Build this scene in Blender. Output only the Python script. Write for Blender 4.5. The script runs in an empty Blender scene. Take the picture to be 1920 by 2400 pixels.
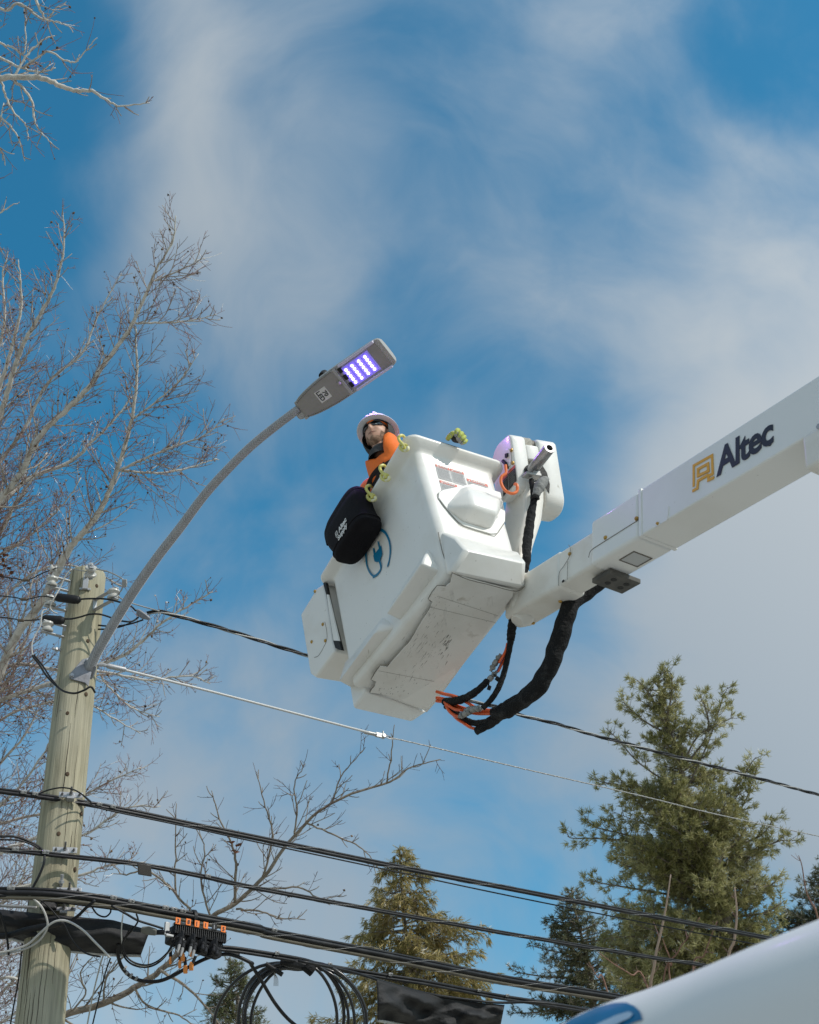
import bpy, bmesh, math, random
import numpy as np

random.seed(7); RNG = np.random.default_rng(7)
SC = bpy.context.scene; COL = SC.collection
V3 = lambda *a: np.array(a, float)
def unit(v):
    v = np.asarray(v, float); return v/(np.linalg.norm(v)+1e-12)

# ------------------------------------------------------------------ camera
F_PX = 2900.0; PITCH = math.radians(38); ROLL = math.radians(5.4)
CAM = V3(0, 0, 1.6)
FW = V3(0, math.cos(PITCH), math.sin(PITCH)); R0 = V3(1, 0, 0); U0 = np.cross(R0, FW)
RT = R0*math.cos(ROLL)-U0*math.sin(ROLL); UP = U0*math.cos(ROLL)+R0*math.sin(ROLL)
cd = bpy.data.cameras.new('camera'); cam = bpy.data.objects.new('camera', cd); COL.objects.link(cam)
from mathutils import Matrix
cam.matrix_world = Matrix(((RT[0], UP[0], -FW[0], CAM[0]), (RT[1], UP[1], -FW[1], CAM[1]),
                           (RT[2], UP[2], -FW[2], CAM[2]), (0, 0, 0, 1)))
cd.sensor_fit = 'VERTICAL'; cd.sensor_height = 36.0; cd.lens = 36.0*F_PX/2400.0
cd.clip_start = 0.05; cd.clip_end = 3000
cd.dof.use_dof = True; cd.dof.focus_distance = 8.4; cd.dof.aperture_fstop = 5.0
SC.camera = cam

# ------------------------------------------------------------------ sun, sky
SUN = unit((.70, -.37, .61))
sl = bpy.data.lights.new('sun', 'SUN'); sl.energy = 3.0; sl.angle = math.radians(.5); sl.color = (1, .945, .865)
so = bpy.data.objects.new('sun', sl); COL.objects.link(so)
from mathutils import Vector
so.rotation_euler = Vector(-SUN).to_track_quat('-Z', 'Y').to_euler()
so.location = (20, -10, 30)

def Pd(x, y):                       # direction of a photograph pixel
    return unit(FW+RT*(x-960)/F_PX+UP*(1200-y)/F_PX)
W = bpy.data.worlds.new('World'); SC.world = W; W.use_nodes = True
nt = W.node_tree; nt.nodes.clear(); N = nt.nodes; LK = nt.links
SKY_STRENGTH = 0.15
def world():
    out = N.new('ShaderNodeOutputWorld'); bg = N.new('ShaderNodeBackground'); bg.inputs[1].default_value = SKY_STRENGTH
    LK.new(bg.outputs[0], out.inputs[0])
    sky = N.new('ShaderNodeTexSky'); sky.sky_type = 'NISHITA'; sky.sun_disc = False
    sky.sun_elevation = math.asin(SUN[2]); sky.sun_rotation = math.atan2(SUN[0], SUN[1])
    sky.air_density = 1.0; sky.dust_density = 0.3; sky.ozone_density = 2.5
    tint = N.new('ShaderNodeMix'); tint.data_type = 'RGBA'; tint.blend_type = 'MULTIPLY'; tint.inputs[0].default_value = 1
    LK.new(sky.outputs[0], tint.inputs[6]); tint.inputs[7].default_value = (.085, 1.00, 1.12, 1)
    tc = N.new('ShaderNodeTexCoord')
    def math_(op, a, b=None, c=None):
        n = N.new('ShaderNodeMath'); n.operation = op
        for i, q in enumerate((a, b, c)):
            if q is None: continue
            if isinstance(q, (int, float)): n.inputs[i].default_value = q
            else: LK.new(q, n.inputs[i])
        return n.outputs[0]
    # warped soft noise
    mp = N.new('ShaderNodeMapping'); LK.new(tc.outputs['Generated'], mp.inputs[0])
    mp.inputs['Location'].default_value = (3.1, 1.7, .4); mp.inputs['Scale'].default_value = (1, 1, 1)
    n0 = N.new('ShaderNodeTexNoise'); n0.inputs['Scale'].default_value = 2.2; n0.inputs['Detail'].default_value = 3
    LK.new(mp.outputs[0], n0.inputs[0])
    wv = N.new('ShaderNodeMix'); wv.data_type = 'RGBA'; wv.blend_type = 'LINEAR_LIGHT'; wv.inputs[0].default_value = .22
    LK.new(mp.outputs[0], wv.inputs[6]); LK.new(n0.outputs['Color'], wv.inputs[7])
    n1 = N.new('ShaderNodeTexNoise'); n1.inputs['Scale'].default_value = 3.4; n1.inputs['Detail'].default_value = 7
    n1.inputs['Roughness'].default_value = .5
    LK.new(wv.outputs[2], n1.inputs[0])
    n2 = N.new('ShaderNodeTexNoise'); n2.inputs['Scale'].default_value = 11; n2.inputs['Detail'].default_value = 6
    n2.inputs['Roughness'].default_value = .55
    LK.new(wv.outputs[2], n2.inputs[0])
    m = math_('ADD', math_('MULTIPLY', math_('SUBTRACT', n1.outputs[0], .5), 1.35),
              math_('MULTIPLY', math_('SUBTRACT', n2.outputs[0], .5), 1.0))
    m = math_('ADD', m, .50)  # extra cloud cover, added mostly out of view to lighten the shade
    sep = N.new('ShaderNodeSeparateXYZ'); LK.new(tc.outputs['Generated'], sep.inputs[0])
    hz_ = N.new('ShaderNodeMapRange'); LK.new(sep.outputs[2], hz_.inputs[0]); hz_.inputs[1].default_value = .66; hz_.inputs[2].default_value = .05; hz_.inputs[3].default_value = 0; hz_.inputs[4].default_value = .55
    m = math_('ADD', m, hz_.outputs[0])      # haze thickens towards the horizon
    blobs = [(960, 1200, 36, -.38), (440, 130, 8, .28), (560, 480, 8, .20), (600, 700, 6, .14), (330, 420, 5, .24), (1850, 640, 8, .42), (1400, 640, 6, .10), (1900, 1000, 8, .45),
             (1250, 850, 6, .22), (1900, 1480, 10, 1.0), (1700, 1250, 6, .30), (640, 1750, 6, .28), (900, 1900, 6, .16),
             (1450, 1650, 6, .26), (760, 1400, 3.5, .20), (300, 2200, 8, .30), (1350, 250, 5, .06), (960, 160, 7, -.20), (1000, 420, 5, .06), (800, 2350, 6, .2),
             (40, 300, 6, -.85), (130, 60, 5, -.6), (330, 650, 5, .22), (340, 160, 4, .18), (120, 900, 7, -.24), (600, 930, 4, -.06), (1050, 760, 4.5, -.16), (480, 1280, 4, -.12),
             (1500, 1440, 3.8, -.5), (1270, 1290, 3, -.12), (1180, 2050, 4.5, -.16), (1450, 430, 4, -.16), (1900, 60, 4.5, -.6), (1280, 2400, 3, -.1),
             (700, 1230, 3, -.15), (1000, 1100, 3, .1), (480, 1000, 4, .0)]
    dotn = {}
    for (x, y, deg, amp) in blobs:
        c = Pd(x, y)
        vm = N.new('ShaderNodeVectorMath'); vm.operation = 'DOT_PRODUCT'
        LK.new(tc.outputs['Generated'], vm.inputs[0]); vm.inputs[1].default_value = tuple(c)
        mr = N.new('ShaderNodeMapRange'); mr.interpolation_type = 'SMOOTHERSTEP'
        LK.new(vm.outputs['Value'], mr.inputs[0])
        mr.inputs[1].default_value = math.cos(math.radians(deg*1.35)); mr.inputs[2].default_value = 1.0
        mr.inputs[3].default_value = 0; mr.inputs[4].default_value = amp
        m = math_('ADD', m, mr.outputs[0])
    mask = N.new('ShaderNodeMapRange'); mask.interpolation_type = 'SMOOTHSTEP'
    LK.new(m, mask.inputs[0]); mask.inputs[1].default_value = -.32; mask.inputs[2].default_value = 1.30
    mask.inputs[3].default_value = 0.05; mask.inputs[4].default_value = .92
    # clouds are brighter and warmer towards the sun
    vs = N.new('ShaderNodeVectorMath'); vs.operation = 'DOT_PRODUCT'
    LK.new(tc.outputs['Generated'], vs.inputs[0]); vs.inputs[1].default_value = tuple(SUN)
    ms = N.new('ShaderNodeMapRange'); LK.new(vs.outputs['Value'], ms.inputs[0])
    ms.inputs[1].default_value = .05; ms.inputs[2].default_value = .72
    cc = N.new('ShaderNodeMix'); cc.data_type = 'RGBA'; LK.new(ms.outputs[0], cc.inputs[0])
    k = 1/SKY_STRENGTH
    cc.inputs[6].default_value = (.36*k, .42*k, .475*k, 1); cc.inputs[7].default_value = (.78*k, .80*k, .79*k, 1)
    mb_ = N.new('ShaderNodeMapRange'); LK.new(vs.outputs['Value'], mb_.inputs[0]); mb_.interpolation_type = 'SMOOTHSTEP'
    mb_.inputs[1].default_value = -.15; mb_.inputs[2].default_value = -.75      # unseen clouds behind the camera, brightened and warmed to fill the shade
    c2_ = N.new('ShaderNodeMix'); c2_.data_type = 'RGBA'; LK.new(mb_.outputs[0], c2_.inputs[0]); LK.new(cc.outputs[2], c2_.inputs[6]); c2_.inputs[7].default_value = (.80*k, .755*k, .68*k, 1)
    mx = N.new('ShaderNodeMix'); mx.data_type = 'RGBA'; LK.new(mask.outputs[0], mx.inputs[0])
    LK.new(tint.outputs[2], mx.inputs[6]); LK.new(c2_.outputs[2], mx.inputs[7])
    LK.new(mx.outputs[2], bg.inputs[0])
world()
SC.view_settings.view_transform = 'Standard'; SC.view_settings.look = 'None'
SC.view_settings.exposure = 0.0; SC.view_settings.gamma = 1.0; SC.view_settings.use_curve_mapping = False

# ------------------------------------------------------------------ helpers
def P(x, y, d):                     # a point seen at photograph pixel (x, y), d metres along the view axis
    return CAM+d*(FW+RT*(x-960)/F_PX+UP*(1200-y)/F_PX)
def Pz(x, y, z):                    # where the sight line of a pixel meets height z
    d = P(x, y, 1)-CAM; return CAM+d*(z-CAM[2])/d[2]
def RP(x, y, p0, n):                # where it meets a plane
    d = P(x, y, 1)-CAM; return CAM+d*((np.asarray(p0)-CAM)@n)/(d@n)
def depth(p): return (np.asarray(p)-CAM)@FW
def c1(a, b): return 660+a*.4058, 750+b*.4058
def c2(a, b): return 660+a*.3478, 1200+b*.3478
def c3(a, b): return 1040+a*.2319, 960+b*.2319
def c5(a, b): return 980+a*.2899, 1350+b*.2899
def c6(a, b): return 680+a*.1623, 780+b*.1623
def c7(a, b): return 800+a*.1971, 940+b*.1971
def cp(a, b): return a*.2899, 1280+b*.2899
def cq(a, b): return a*.3478, 1780+b*.3478
def cr(a, b): return 400+a*.3478, 2050+b*.3478
def ct(a, b): return a*.3942, 450+b*.3942
def cu(a, b): return a*.2899, b*.2899
def cs(a, b): return 900+a*.3478, 1950+b*.3478

def catmull(pts, n=6):
    pts = [np.asarray(p, float) for p in pts]
    if len(pts) < 3: return [pts[0]+(pts[-1]-pts[0])*t for t in np.linspace(0, 1, n+1)]
    q = [2*pts[0]-pts[1]]+pts+[2*pts[-1]-pts[-2]]; out = []
    for i in range(1, len(q)-2):
        p0, p1, p2, p3 = q[i-1], q[i], q[i+1], q[i+2]
        for k in range(n):
            t = k/n
            out.append(.5*((2*p1)+(-p0+p2)*t+(2*p0-5*p1+4*p2-p3)*t*t+(-p0+3*p1-3*p2+p3)*t**3))
    out.append(pts[-1]); return out

def resample(c, step):
    c = np.array(c); d = np.concatenate([[0], np.cumsum(np.linalg.norm(np.diff(c, axis=0), axis=1))]); s_ = np.arange(0, d[-1], step)
    return np.stack([np.interp(s_, d, c[:, k]) for k in range(3)], 1)

class MB:
    def __init__(s): s.v = []; s.f = []; s.n = 0
    def add(s, vs, fs):
        b = s.n; vs = [np.asarray(v, float) for v in vs]; s.v += vs; s.n += len(vs)
        s.f += [tuple(b+i for i in f) for f in fs]; return s
    def loft(s, rings, caps=(True, True), closed=True):
        k = len(rings[0]); vs = [p for r in rings for p in r]; fs = []
        for i in range(len(rings)-1):
            for j in range(k if closed else k-1):
                a = i*k+j; b = i*k+(j+1) % k; fs.append((a, b, b+k, a+k))
        if caps[0]: fs.append(tuple(range(k))[::-1])
        if caps[1]: fs.append(tuple((len(rings)-1)*k+j for j in range(k)))
        return s.add(vs, fs)
    def tube(s, pts, rad, n=8, caps=True, squash=None):
        pts = np.asarray(pts, float); m = len(pts)
        rad = np.full(m, rad) if np.isscalar(rad) else np.interp(np.linspace(0, 1, m), np.linspace(0, 1, len(rad)), rad)
        tg = np.gradient(pts, axis=0) if m > 2 else np.array([pts[1]-pts[0]]*2)
        tg /= np.linalg.norm(tg, axis=1)[:, None]+1e-12
        a = V3(0, 0, 1) if abs(tg[0][2]) < .9 else V3(1, 0, 0)
        u = unit(np.cross(tg[0], a)); rings = []
        ang = np.arange(n)*2*math.pi/n; ca, sa = np.cos(ang)[:, None], np.sin(ang)[:, None]
        for i in range(m):
            u = unit(u-tg[i]*(u@tg[i])); w = np.cross(tg[i], u)
            rings.append(pts[i]+rad[i]*(ca*u+sa*w))
        return s.loft(rings, (caps, caps))
    def cyl(s, a, b, r, n=16, r2=None): return s.tube([a, b], [r, r if r2 is None else r2], n)
    def box(s, o, x, y, z):           # centre and half vectors
        o, x, y, z = [np.asarray(q, float) for q in (o, x, y, z)]
        vs = [o+i*x+j*y+k*z for k in (-1, 1) for j in (-1, 1) for i in (-1, 1)]
        return s.add(vs, [(0, 2, 3, 1), (4, 5, 7, 6), (0, 1, 5, 4), (2, 6, 7, 3), (0, 4, 6, 2), (1, 3, 7, 5)])
    def prism(s, poly, vec):
        poly = [np.asarray(p, float) for p in poly]; k = len(poly); vec = np.asarray(vec, float)
        return s.add(poly+[p+vec for p in poly], [tuple(range(k))[::-1], tuple(range(k, 2*k))]+
                     [(j, (j+1) % k, k+(j+1) % k, k+j) for j in range(k)])
    def ball(s, c, ax, ay, az, nu=12, nv=8):
        rings = []
        for i in range(1, nv):
            t = math.pi*i/nv
            rings.append([c+math.sin(t)*(math.cos(p)*ax+math.sin(p)*ay)-math.cos(t)*az for p in np.arange(nu)*2*math.pi/nu])
        return s.loft(rings)
    def lathe(s, o, axis, prof, n=24, xdir=None, sx=1.0):
        axis = unit(axis); a = xdir if xdir is not None else (V3(0, 0, 1) if abs(axis[2]) < .9 else V3(1, 0, 0))
        u = unit(a-axis*(a@axis)); w = np.cross(axis, u)
        return s.loft([[o+axis*z+r*(sx*math.cos(t)*u+math.sin(t)*w) for t in np.arange(n)*2*math.pi/n] for r, z in prof])

from mathutils.bvhtree import BVHTree
def bvh_of(mb): return BVHTree.FromPolygons([tuple(v) for v in mb.v], [list(f) for f in mb.f])
def on_surf(x, y, tree, lift=.002):   # the point of a surface seen at a pixel
    d = Pd(x, y); h = tree.ray_cast(Vector(CAM), Vector(d), 60)
    if h[0] is None: return None
    n = np.array(h[1]); n = -n if n@d > 0 else n
    return np.array(h[0])+n*lift
ORG = {}
def obj_from(name, me, mat, parent=None, kind=None, bevel=0, seg=3, sharp=35, smooth=True):
    o = bpy.data.objects.new(name, me); COL.objects.link(o)
    for m_ in (mat if isinstance(mat, (list, tuple)) else [mat]): me.materials.append(m_)
    if smooth:
        me.polygons.foreach_set('use_smooth', np.ones(len(me.polygons), bool))
        if sharp < 180: me.set_sharp_from_angle(angle=math.radians(sharp))
    org = ORG.get(parent.name, V3(0, 0, 0)) if parent else V3(0, 0, 0)
    if parent: o.parent = parent; ORG[o.name] = org
    if bevel:
        b = o.modifiers.new('bevel', 'BEVEL'); b.width = bevel; b.segments = seg; b.limit_method = 'ANGLE'; b.angle_limit = math.radians(30)
        b.harden_normals = False
    if kind: o['kind'] = kind
    return o
def build(mb, name, mat, parent=None, tag_=None, **kw):
    """links the collected shape as one mesh; a top-level mesh gets its origin at its own base"""
    v = np.array(mb.v)
    org = ORG.get(parent.name) if parent else V3(*(v[:, :2].mean(0)), v[:, 2].min())
    v = v-org
    me = bpy.data.meshes.new(name); me.from_pydata(v.tolist(), [], mb.f); me.update()
    bm = bmesh.new(); bm.from_mesh(me); bmesh.ops.recalc_face_normals(bm, faces=bm.faces); bm.to_mesh(me); bm.free()
    o = obj_from(name, me, mat, parent, **kw)
    if not parent: o.location = org; ORG[o.name] = org
    if tag_: tag(o, *tag_)
    return o
def build_np(v, faces, name, mat, parent=None, kind=None, smooth=False, midx=None):
    """fast path: v (n,3), faces (m,k)"""
    org = ORG.get(parent.name) if parent else V3(0, 0, 0)
    me = bpy.data.meshes.new(name); m, k = faces.shape
    me.vertices.add(len(v)); me.vertices.foreach_set('co', (v-org).astype(np.float32).ravel())
    me.loops.add(m*k); me.loops.foreach_set('vertex_index', faces.astype(np.int32).ravel())
    me.polygons.add(m); me.polygons.foreach_set('loop_start', (np.arange(m)*k).astype(np.int32))
    me.update(calc_edges=True)
    o = obj_from(name, me, mat, parent, kind, smooth=smooth, sharp=180)
    if midx is not None: me.polygons.foreach_set('material_index', midx.astype(np.int32))
    return o
def tag(o, label, cat, group=None):
    o['label'] = label; o['category'] = cat
    if group: o['group'] = group
def thing(name, loc, label, cat, group=None):
    o = bpy.data.objects.new(name, None); COL.objects.link(o); o.location = loc; o.empty_display_size = .1
    ORG[o.name] = np.asarray(loc, float); tag(o, label, cat, group); return o

# ---- materials
def mat(name, base, rough=.5, metal=0., noise=None, bump=None, spec=None, emit=None, coat=0., stretch=None):
    """noise = list of (scale, detail, lo, hi, colour, amount): blotches of another colour; bump = (scale, strength)"""
    m = bpy.data.materials.new(name); m.use_nodes = True; t = m.node_tree; b = t.nodes['Principled BSDF']
    b.inputs['Base Color'].default_value = (*base, 1); b.inputs['Roughness'].default_value = rough; b.inputs['Metallic'].default_value = metal
    if spec is not None: b.inputs['Specular IOR Level'].default_value = spec
    if coat: b.inputs['Coat Weight'].default_value = coat; b.inputs['Coat Roughness'].default_value = .12
    if emit: b.inputs['Emission Color'].default_value = (*emit[0], 1); b.inputs['Emission Strength'].default_value = emit[1]
    tc = t.nodes.new('ShaderNodeTexCoord'); src = tc.outputs['Object']
    def mapped(st):
        if st is None: return src
        mp = t.nodes.new('ShaderNodeMapping'); t.links.new(src, mp.inputs[0])
        mp.inputs['Scale'].default_value = st[0]; mp.inputs['Rotation'].default_value = st[1]; return mp.outputs[0]
    prev = None
    for it in (noise or []):
        sc_, det, lo, hi, colr, amt = it[:6]; st = it[6] if len(it) > 6 else stretch
        n = t.nodes.new('ShaderNodeTexNoise'); n.inputs['Scale'].default_value = sc_; n.inputs['Detail'].default_value = det
        n.inputs['Roughness'].default_value = .6
        t.links.new(mapped(st), n.inputs[0])
        r = t.nodes.new('ShaderNodeMapRange'); t.links.new(n.outputs[0], r.inputs[0])
        r.inputs[1].default_value = lo; r.inputs[2].default_value = hi; r.inputs[3].default_value = 0; r.inputs[4].default_value = amt
        x = t.nodes.new('ShaderNodeMix'); x.data_type = 'RGBA'; t.links.new(r.outputs[0], x.inputs[0])
        if prev is None: x.inputs[6].default_value = (*base, 1)
        else: t.links.new(prev, x.inputs[6])
        x.inputs[7].default_value = (*colr, 1); prev = x.outputs[2]
    if prev is not None: t.links.new(prev, b.inputs['Base Color'])
    if bump:
        n = t.nodes.new('ShaderNodeTexNoise'); n.inputs['Scale'].default_value = bump[0]; n.inputs['Detail'].default_value = 4
        t.links.new(mapped(bump[2] if len(bump) > 2 else stretch), n.inputs[0])
        bp = t.nodes.new('ShaderNodeBump'); bp.inputs['Strength'].default_value = bump[1]; bp.inputs['Distance'].default_value = .01
        t.links.new(n.outputs[0], bp.inputs['Height']); t.links.new(bp.outputs[0], b.inputs['Normal'])
    return m
def leafmat(name, cols, rough=.55, trans=0.25, clump=1.3):
    """per-leaf and per-clump colour variety"""
    m = bpy.data.materials.new(name); m.use_nodes = True; t = m.node_tree; b = t.nodes['Principled BSDF']
    g = t.nodes.new('ShaderNodeNewGeometry'); tc = t.nodes.new('ShaderNodeTexCoord')
    n = t.nodes.new('ShaderNodeTexNoise'); n.inputs['Scale'].default_value = clump; n.inputs['Detail'].default_value = 3
    t.links.new(tc.outputs['Object'], n.inputs[0])
    a = t.nodes.new('ShaderNodeMath'); a.operation = 'MULTIPLY_ADD'; t.links.new(g.outputs['Random Per Island'], a.inputs[0])
    a.inputs[1].default_value = .6; t.links.new(n.outputs[0], a.inputs[2])
    s_ = t.nodes.new('ShaderNodeMath'); s_.operation = 'SUBTRACT'; t.links.new(a.outputs[0], s_.inputs[0]); s_.inputs[1].default_value = .3
    r = t.nodes.new('ShaderNodeValToRGB'); t.links.new(s_.outputs[0], r.inputs[0])
    el = r.color_ramp.elements
    for i, c in enumerate(cols):
        p = .15+.7*i/(len(cols)-1)
        e = el[0] if i == 0 else (el[1] if i == len(cols)-1 else el.new(p)); e.position = p; e.color = (*c, 1)
    t.links.new(r.outputs[0], b.inputs['Base Color']); b.inputs['Roughness'].default_value = rough
    b.inputs['Specular IOR Level'].default_value = .25
    if trans:
        tr = t.nodes.new('ShaderNodeBsdfTranslucent'); t.links.new(r.outputs[0], tr.inputs[0])
        mx = t.nodes.new('ShaderNodeMixShader'); mx.inputs[0].default_value = trans
        t.links.new(b.outputs[0], mx.inputs[1]); t.links.new(tr.outputs[0], mx.inputs[2])
        t.links.new(mx.outputs[0], t.nodes['Material Output'].inputs[0])
    return m

# bucket local axes (fitted from the photograph): across, away, up
BM = np.array([[.83362, -.54262, -.10317], [.55231, .82070, .14631], [.00528, -.17895, .98384]])
BX, BY, BZ = BM.T
def rot_of(Mx):                      # euler that takes world to local, for oriented texture streaks
    return tuple(Matrix(Mx.T.tolist()).to_euler())
STREAK_Y = ((9, .9, 9), (0, 0, 0))
DIRT = (.16, .13, .095); INK = (.03, .03, .03)
M_BKT = mat('white_fibreglass', (.81, .797, .765), .38, noise=[(2.2, 4, .48, .75, (.70, .665, .60), .8), (44, 5, .70, .75, DIRT, .7), (26, 4, .68, .74, (.36, .32, .26), .6, ((1, .22, 1), (0, 0, math.radians(-33.5)))),
             (7, 6, .68, .76, (.45, .40, .33), .5)], bump=(160, .06), coat=.25)
M_BKT_DIRTY = mat('scuffed_fibreglass', (.77, .757, .725), .5, noise=[(2.5, 4, .45, .75, (.60, .575, .525), .8),
             (16, 6, .64, .76, (.12, .11, .10), .6, ((1, .16, 1), (0, 0, math.radians(-33.5)))), (60, 4, .68, .74, INK, .7), (5, 6, .64, .74, (.10, .095, .085), .75, ((1, .22, 1), (0, 0, math.radians(-33.5)))), (7, 6, .62, .75, (.36, .31, .24), .6)], bump=(120, .08))
M_BOOM = mat('white_boom_paint', (.78, .775, .75), .35, noise=[(1.7, 4, .5, .8, (.66, .64, .60), .6), (45, 4, .7, .75, DIRT, .5)], coat=.3, bump=(90, .03))
M_BOOM_D = mat('grubby_boom_fibreglass', (.77, .745, .69), .42, noise=[(2.4, 5, .5, .75, (.58, .52, .43), .7), (30, 5, .68, .74, DIRT, .7),
             (4.5, 6, .62, .78, (.40, .33, .24), .55)], bump=(120, .05))
M_SEAM = mat('dark_joint', (.15, .13, .105), .8)
M_BLACK = mat('black_rubber', (.012, .012, .013), .55, spec=.3, noise=[(9, 3, .5, .8, (.035, .035, .035), .6)], bump=(60, .25))
M_CLOTH = mat('black_woven_sleeve', (.010, .010, .0105), .8, spec=.25, noise=[(14, 4, .55, .78, (.06, .058, .056), .8)], bump=(60, 1.2))
M_GREYCLOTH = mat('faded_grey_sleeve', (.24, .24, .235), .85, noise=[(20, 4, .5, .8, (.06, .06, .06), .8)], bump=(60, .8))
M_BAG = mat('black_canvas', (.007, .006, .008), .85, spec=.2, noise=[(5, 4, .5, .8, (.016, .015, .018), .8)], bump=(140, .4))
M_TEAL = mat('teal_ink', (.0, .17, .33), .4)
M_STEEL = mat('galvanised_steel', (.40, .405, .41), .5, .45, noise=[(14, 3, .4, .7, (.36, .37, .38), .8)], bump=(60, .08))
M_ALU = mat('bright_aluminium', (.36, .36, .355), .42, .5, noise=[(25, 4, .45, .7, (.42, .41, .40), .7)])
M_SILVERTUBE = mat('worn_steel_tube', (.34, .34, .35), .35, .8, noise=[(6, 5, .5, .75, (.15, .13, .13), .8, ((1, 1, .3), (0, 0, 0))), (18, 4, .62, .7, (.45, .12, .10), .5)])
M_BRASS = mat('yellow_bolt', (.50, .30, .07), .4, .5, noise=[(40, 3, .45, .7, (.25, .14, .04), .7)])
M_ORANGE = mat('orange_hose', (.72, .11, .025), .4, noise=[(12, 3, .5, .75, (.5, .08, .02), .6)])
M_HOOK = mat('yellowed_plastic', (.66, .60, .16), .45, noise=[(12, 3, .52, .66, (.80, .77, .58), .9)])
M_CHAR = mat('charcoal_letter', (.014, .018, .028), .45)
M_GOLD = mat('amber_logo', (.72, .36, .02), .45)
M_WHITE_INK = mat('white_print', (.72, .71, .70), .6)
M_LABEL = mat('white_label', (.62, .61, .60), .5); M_LABEL_GREY = mat('grey_label_print', (.30, .31, .32), .55); M_RED = mat('red_label_band', (.62, .13, .09), .5)
M_CABLE = mat('black_cable_sheath', (.010, .010, .011), .42, spec=.3, noise=[(8, 3, .5, .8, (.04, .04, .04), .7)])
M_CABLE_TAN = mat('weathered_tan_cable', (.12, .105, .075), .55, noise=[(7, 3, .45, .75, (.05, .045, .035), .8)])
M_STRAND = mat('bare_aluminium_strand', (.34, .34, .33), .5, .4, noise=[(20, 2, .4, .7, (.25, .25, .24), .7)])
M_TARP = mat('black_tarpaulin', (.015, .015, .016), .68, spec=.35, noise=[(6, 4, .5, .8, (.04, .04, .042), .8)], bump=(26, .5))
M_TAG = mat('orange_tag', (.80, .19, .02), .5); M_TAG2 = mat('pale_orange_tag', (.82, .30, .07), .5)
M_PORC = mat('grey_porcelain', (.48, .47, .435), .3, noise=[(12, 3, .5, .75, (.42, .40, .36), .6)])

# ---- text to flat outlines (flat print)
def text_shape(s_, bold=0.0, shear=0.0, spacing=1.0, depth_=0.0):
    cu_ = bpy.data.curves.new('print', 'FONT'); cu_.body = s_; cu_.size = 1.0; cu_.offset = bold; cu_.shear = shear; cu_.space_character = spacing
    cu_.resolution_u = 4; cu_.extrude = depth_
    o = bpy.data.objects.new('print', cu_); COL.objects.link(o); bpy.context.view_layer.update()
    me = bpy.data.meshes.new_from_object(o.evaluated_get(bpy.context.evaluated_depsgraph_get()))
    v = np.array([tuple(q.co) for q in me.vertices]); f = [tuple(p.vertices) for p in me.polygons]
    bpy.data.objects.remove(o); bpy.data.curves.remove(cu_); bpy.data.meshes.remove(me)
    return v, f
def text_on(mb, s_, o, x, y, n, h=None, w=None, lift=.002, **kw):
    """text with its lower left at o, height h (cap) or fitted to width w, along x, up y, raised along n"""
    v, f = text_shape(s_, depth_=.002, **kw)
    mn, mxx = v[:, :2].min(0), v[:, :2].max(0); sz = mxx-mn
    sx = (w/sz[0]) if w else None; sy = (h/sz[1]) if h else None
    sx = sx or sy; sy = sy or sx
    mb.add([o+(q[0]-mn[0])*sx*x+(q[1]-mn[1])*sy*y+n*(lift+q[2]*.5) for q in v], f)

# ------------------------------------------------------------------ ground
M_GROUND = mat('pale_winter_ground', (.46, .42, .34), .95, noise=[(.25, 6, .45, .75, (.37, .33, .24), .8), (3, 6, .5, .75, (.52, .475, .40), .7)], bump=(4, .6))
M_ROAD = mat('pale_road', (.24, .235, .225), .9, noise=[(.6, 5, .4, .7, (.26, .25, .235), .8), (90, 2, .5, .7, (.40, .39, .37), .5)], bump=(90, .4))  # unseen road, made pale so it bounces more light upward
g = MB()
gn = 60
for j in range(gn+1):
    for i in range(gn+1):
        x = (i/gn-.5)*1600; y = (j/gn-.5)*1600
        r = math.hypot(x, y); g.v.append(V3(x, y, 0 if r < 60 else min(6, (r-60)*.01)*(.5+.5*math.sin(x*.013)*math.cos(y*.011))))
g.n = len(g.v)
g.f = [(j*(gn+1)+i, j*(gn+1)+i+1, (j+1)*(gn+1)+i+1, (j+1)*(gn+1)+i) for j in range(gn) for i in range(gn)]
build(g, 'ground', M_GROUND, kind='structure')
# the street runs below the cables: direction of the cable run
CD = unit((.80, .60, 0)); CN = V3(-CD[1], CD[0], 0)
road = MB(); rc = V3(.6, 4.3, 0)
road.box(rc+V3(0, 0, -.05), CD*60, CN*3.4, V3(0, 0, .054))
build(road, 'road', M_ROAD, kind='structure')
kerb = MB(); kerb.box(rc+CN*3.52+V3(0, 0, .02), CD*60, CN*.1, V3(0, 0, .10))
build(kerb, 'kerb', mat('concrete_kerb', (.36, .35, .33), .9, noise=[(4, 5, .4, .7, (.27, .26, .24), .8)]), kind='structure', bevel=.02)

# ------------------------------------------------------------------ utility pole
POLE = V3(-2.760, 8.422, 0); POLE_TOP = 7.87
TOCAM = unit(V3(-POLE[0], -POLE[1], 0))
M_WOOD = mat('treated_pine_pole', (.36, .325, .215), .85, noise=[(3.2, 5, .38, .64, (.175, .16, .10), .95, ((9, 9, .35), (0, 0, 0))),
             (9, 4, .58, .74, (.13, .10, .06), .6, ((8, 8, .22), (0, 0, 0))), (1.1, 4, .45, .75, (.46, .44, .345), .7, ((1, 1, .5), (0, 0, 0)))],
             bump=(11, .5, ((8, 8, .5), (0, 0, 0))))
M_KNOT = mat('knot', (.085, .055, .03), .9, noise=[(30, 3, .4, .7, (.04, .025, .015), .8)])
pole = thing('utility_pole', (POLE[0], POLE[1], 0), 'round pale timber utility pole carrying the street lamp arm and black cables', 'utility pole')
def pole_r(z): return .176-.0275*z/POLE_TOP
mb = MB(); rings = []
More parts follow.
